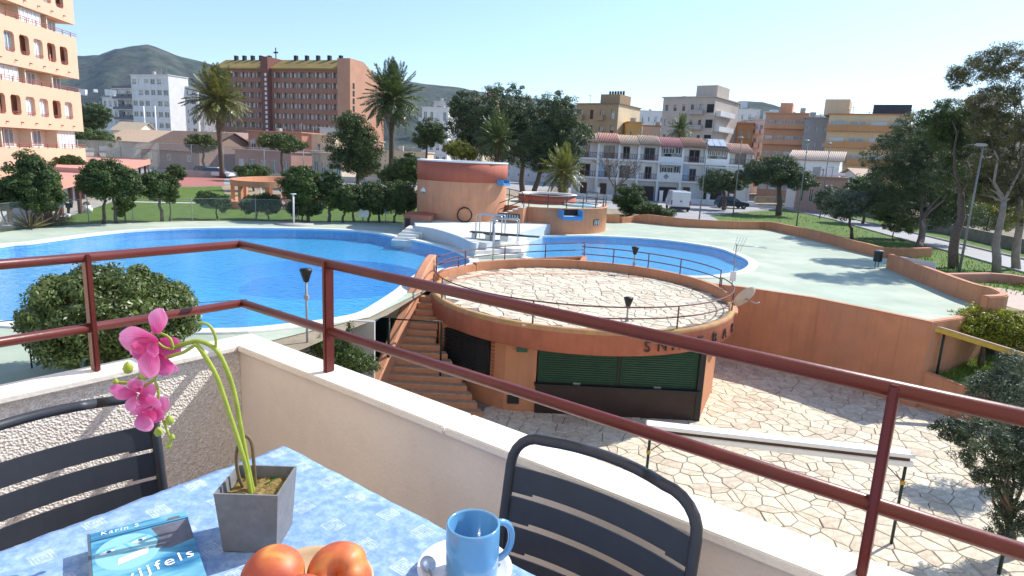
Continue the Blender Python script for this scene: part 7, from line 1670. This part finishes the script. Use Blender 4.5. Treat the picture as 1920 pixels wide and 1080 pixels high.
# gardener bending at the gallery edge
gp = S(131, 407); pr = thing('person', 'person in pale blue top and dark trousers bending over at the lawn edge', 'person', gp)
def skin(name, verts, edges, rad, m, parent, sub=2):
    me = bpy.data.meshes.new(name); me.from_pydata(verts, edges, []); o = bpy.data.objects.new(name, me); COL.objects.link(o); o.parent = parent
    md = o.modifiers.new('skin', 'SKIN'); ms = o.modifiers.new('sub', 'SUBSURF'); ms.levels = sub; ms.render_levels = sub
    for i, rr_ in enumerate(rad): me.skin_vertices[0].data[i].radius = (rr_, rr_)
    me.skin_vertices[0].data[0].use_root = True; me.materials.append(m); return o
M_skin = mat('skin_tone', (.45, .25, .17), rough=.6, var=.05); M_shirt = mat('blue_shirt', (.3, .52, .58), var=.08); M_trou = mat('dark_trousers', (.02, .022, .03))
vb = [(0, 0, .82), (.16, 0, .92), (.34, 0, .88), (.48, 0, .8), (.6, 0, .74), (.68, 0, .71), (.72, .0, .68), (-.02, .1, .78), (.02, .11, .42), (0, .12, .06), (.12, .12, .03), (-.02, -.1, .78), (.08, -.11, .42), (.1, -.12, .06), (.22, -.12, .03), (.48, .19, .78), (.56, .2, .5), (.66, .16, .28), (.48, -.19, .78), (.58, -.2, .5), (.68, -.16, .28)]
eb = [(0, 1), (1, 2), (2, 3), (3, 4), (4, 5), (5, 6), (0, 7), (7, 8), (8, 9), (9, 10), (0, 11), (11, 12), (12, 13), (13, 14), (3, 15), (15, 16), (16, 17), (3, 18), (18, 19), (19, 20)]
skin('body', vb, eb, [.15, .15, .16, .14, .06, .1, .09, .09, .07, .045, .04, .09, .07, .045, .04, .06, .045, .035, .06, .045, .035], M_skin, pr)
skin('shirt', vb[0:4] + [vb[15], (.54, .2, .58), vb[18], (.55, -.2, .58)], [(0, 1), (1, 2), (2, 3), (3, 4), (4, 5), (3, 6), (6, 7)], [.165, .17, .18, .155, .075, .06, .075, .06], M_shirt, pr)
skin('trousers', [vb[0], vb[7], vb[8], vb[9], vb[11], vb[12], vb[13]], [(0, 1), (1, 2), (2, 3), (0, 4), (4, 5), (5, 6)], [.17, .105, .085, .06, .105, .085, .06], M_trou, pr)
mb = MB(); mb.lathe([(.001, .1), (.07, .08), (.105, .02), (.1, -.05)], (.71, 0, .70), 12); hh = mb.mesh('hair', mat('dark_hair', (.02, .015, .012))); put('hair', hh, pr, (gp.x, gp.y, 0) if False else Vector(pr.location)); pr.rotation_euler = (0, 0, math.radians(200))
mb = MB(); q = S(128, 409); mb.lathe([(.001, .0), (.11, .0), (.14, .28), (.125, .28), (.1, .02), (.001, .02)], q, 16); tag(mb.build('bucket', M_whitepaint), 'white bucket standing beside the bending person', 'bucket')
p = S(163, 396); o = thing('potted_plant', 'small brown plant in a white pot at the gallery column', 'plant', p)
mb = MB(); mb.lathe([(.001, 0), (.2, 0), (.28, .4), (.22, .4), (.001, .34)], p, 16); mb.build('pot', M_white, o)
rs = np.random.RandomState(3); d = unit(rs, 120); d[:, 2] = abs(d[:, 2]); link('leaves', quads('leaves', np.array(p) + np.array((0, 0, .45)) + d * .2, unit(rs, 120), unit(rs, 120), np.full(120, .07), np.full(120, .03), LEAF['dry']), o)
p = S(168, 398); mb = MB(); mb.lathe([(.001, 0), (.16, 0), (.22, .3), (.17, .3), (.001, .26)], p, 16); tag(mb.build('plant_pot', M_white, None), 'empty white pot beside the brown potted plant', 'pot')

# ------------------------------------------------------------------ air
mb = MB(); mb.box(-2600, 2600, -60, 3700, -8, 560)
m, n, l, p_ = nt('thin_haze'); n.remove(p_); pv = n.new('ShaderNodeVolumePrincipled'); pv.inputs['Color'].default_value = (.55, .72, 1, 1); pv.inputs['Density'].default_value = HAZE; pv.inputs['Anisotropy'].default_value = .2
l.new(pv.outputs[0], n['Material Output'].inputs['Volume'])
if HAZE > 0: o = mb.build('haze', m); o['kind'] = 'stuff'
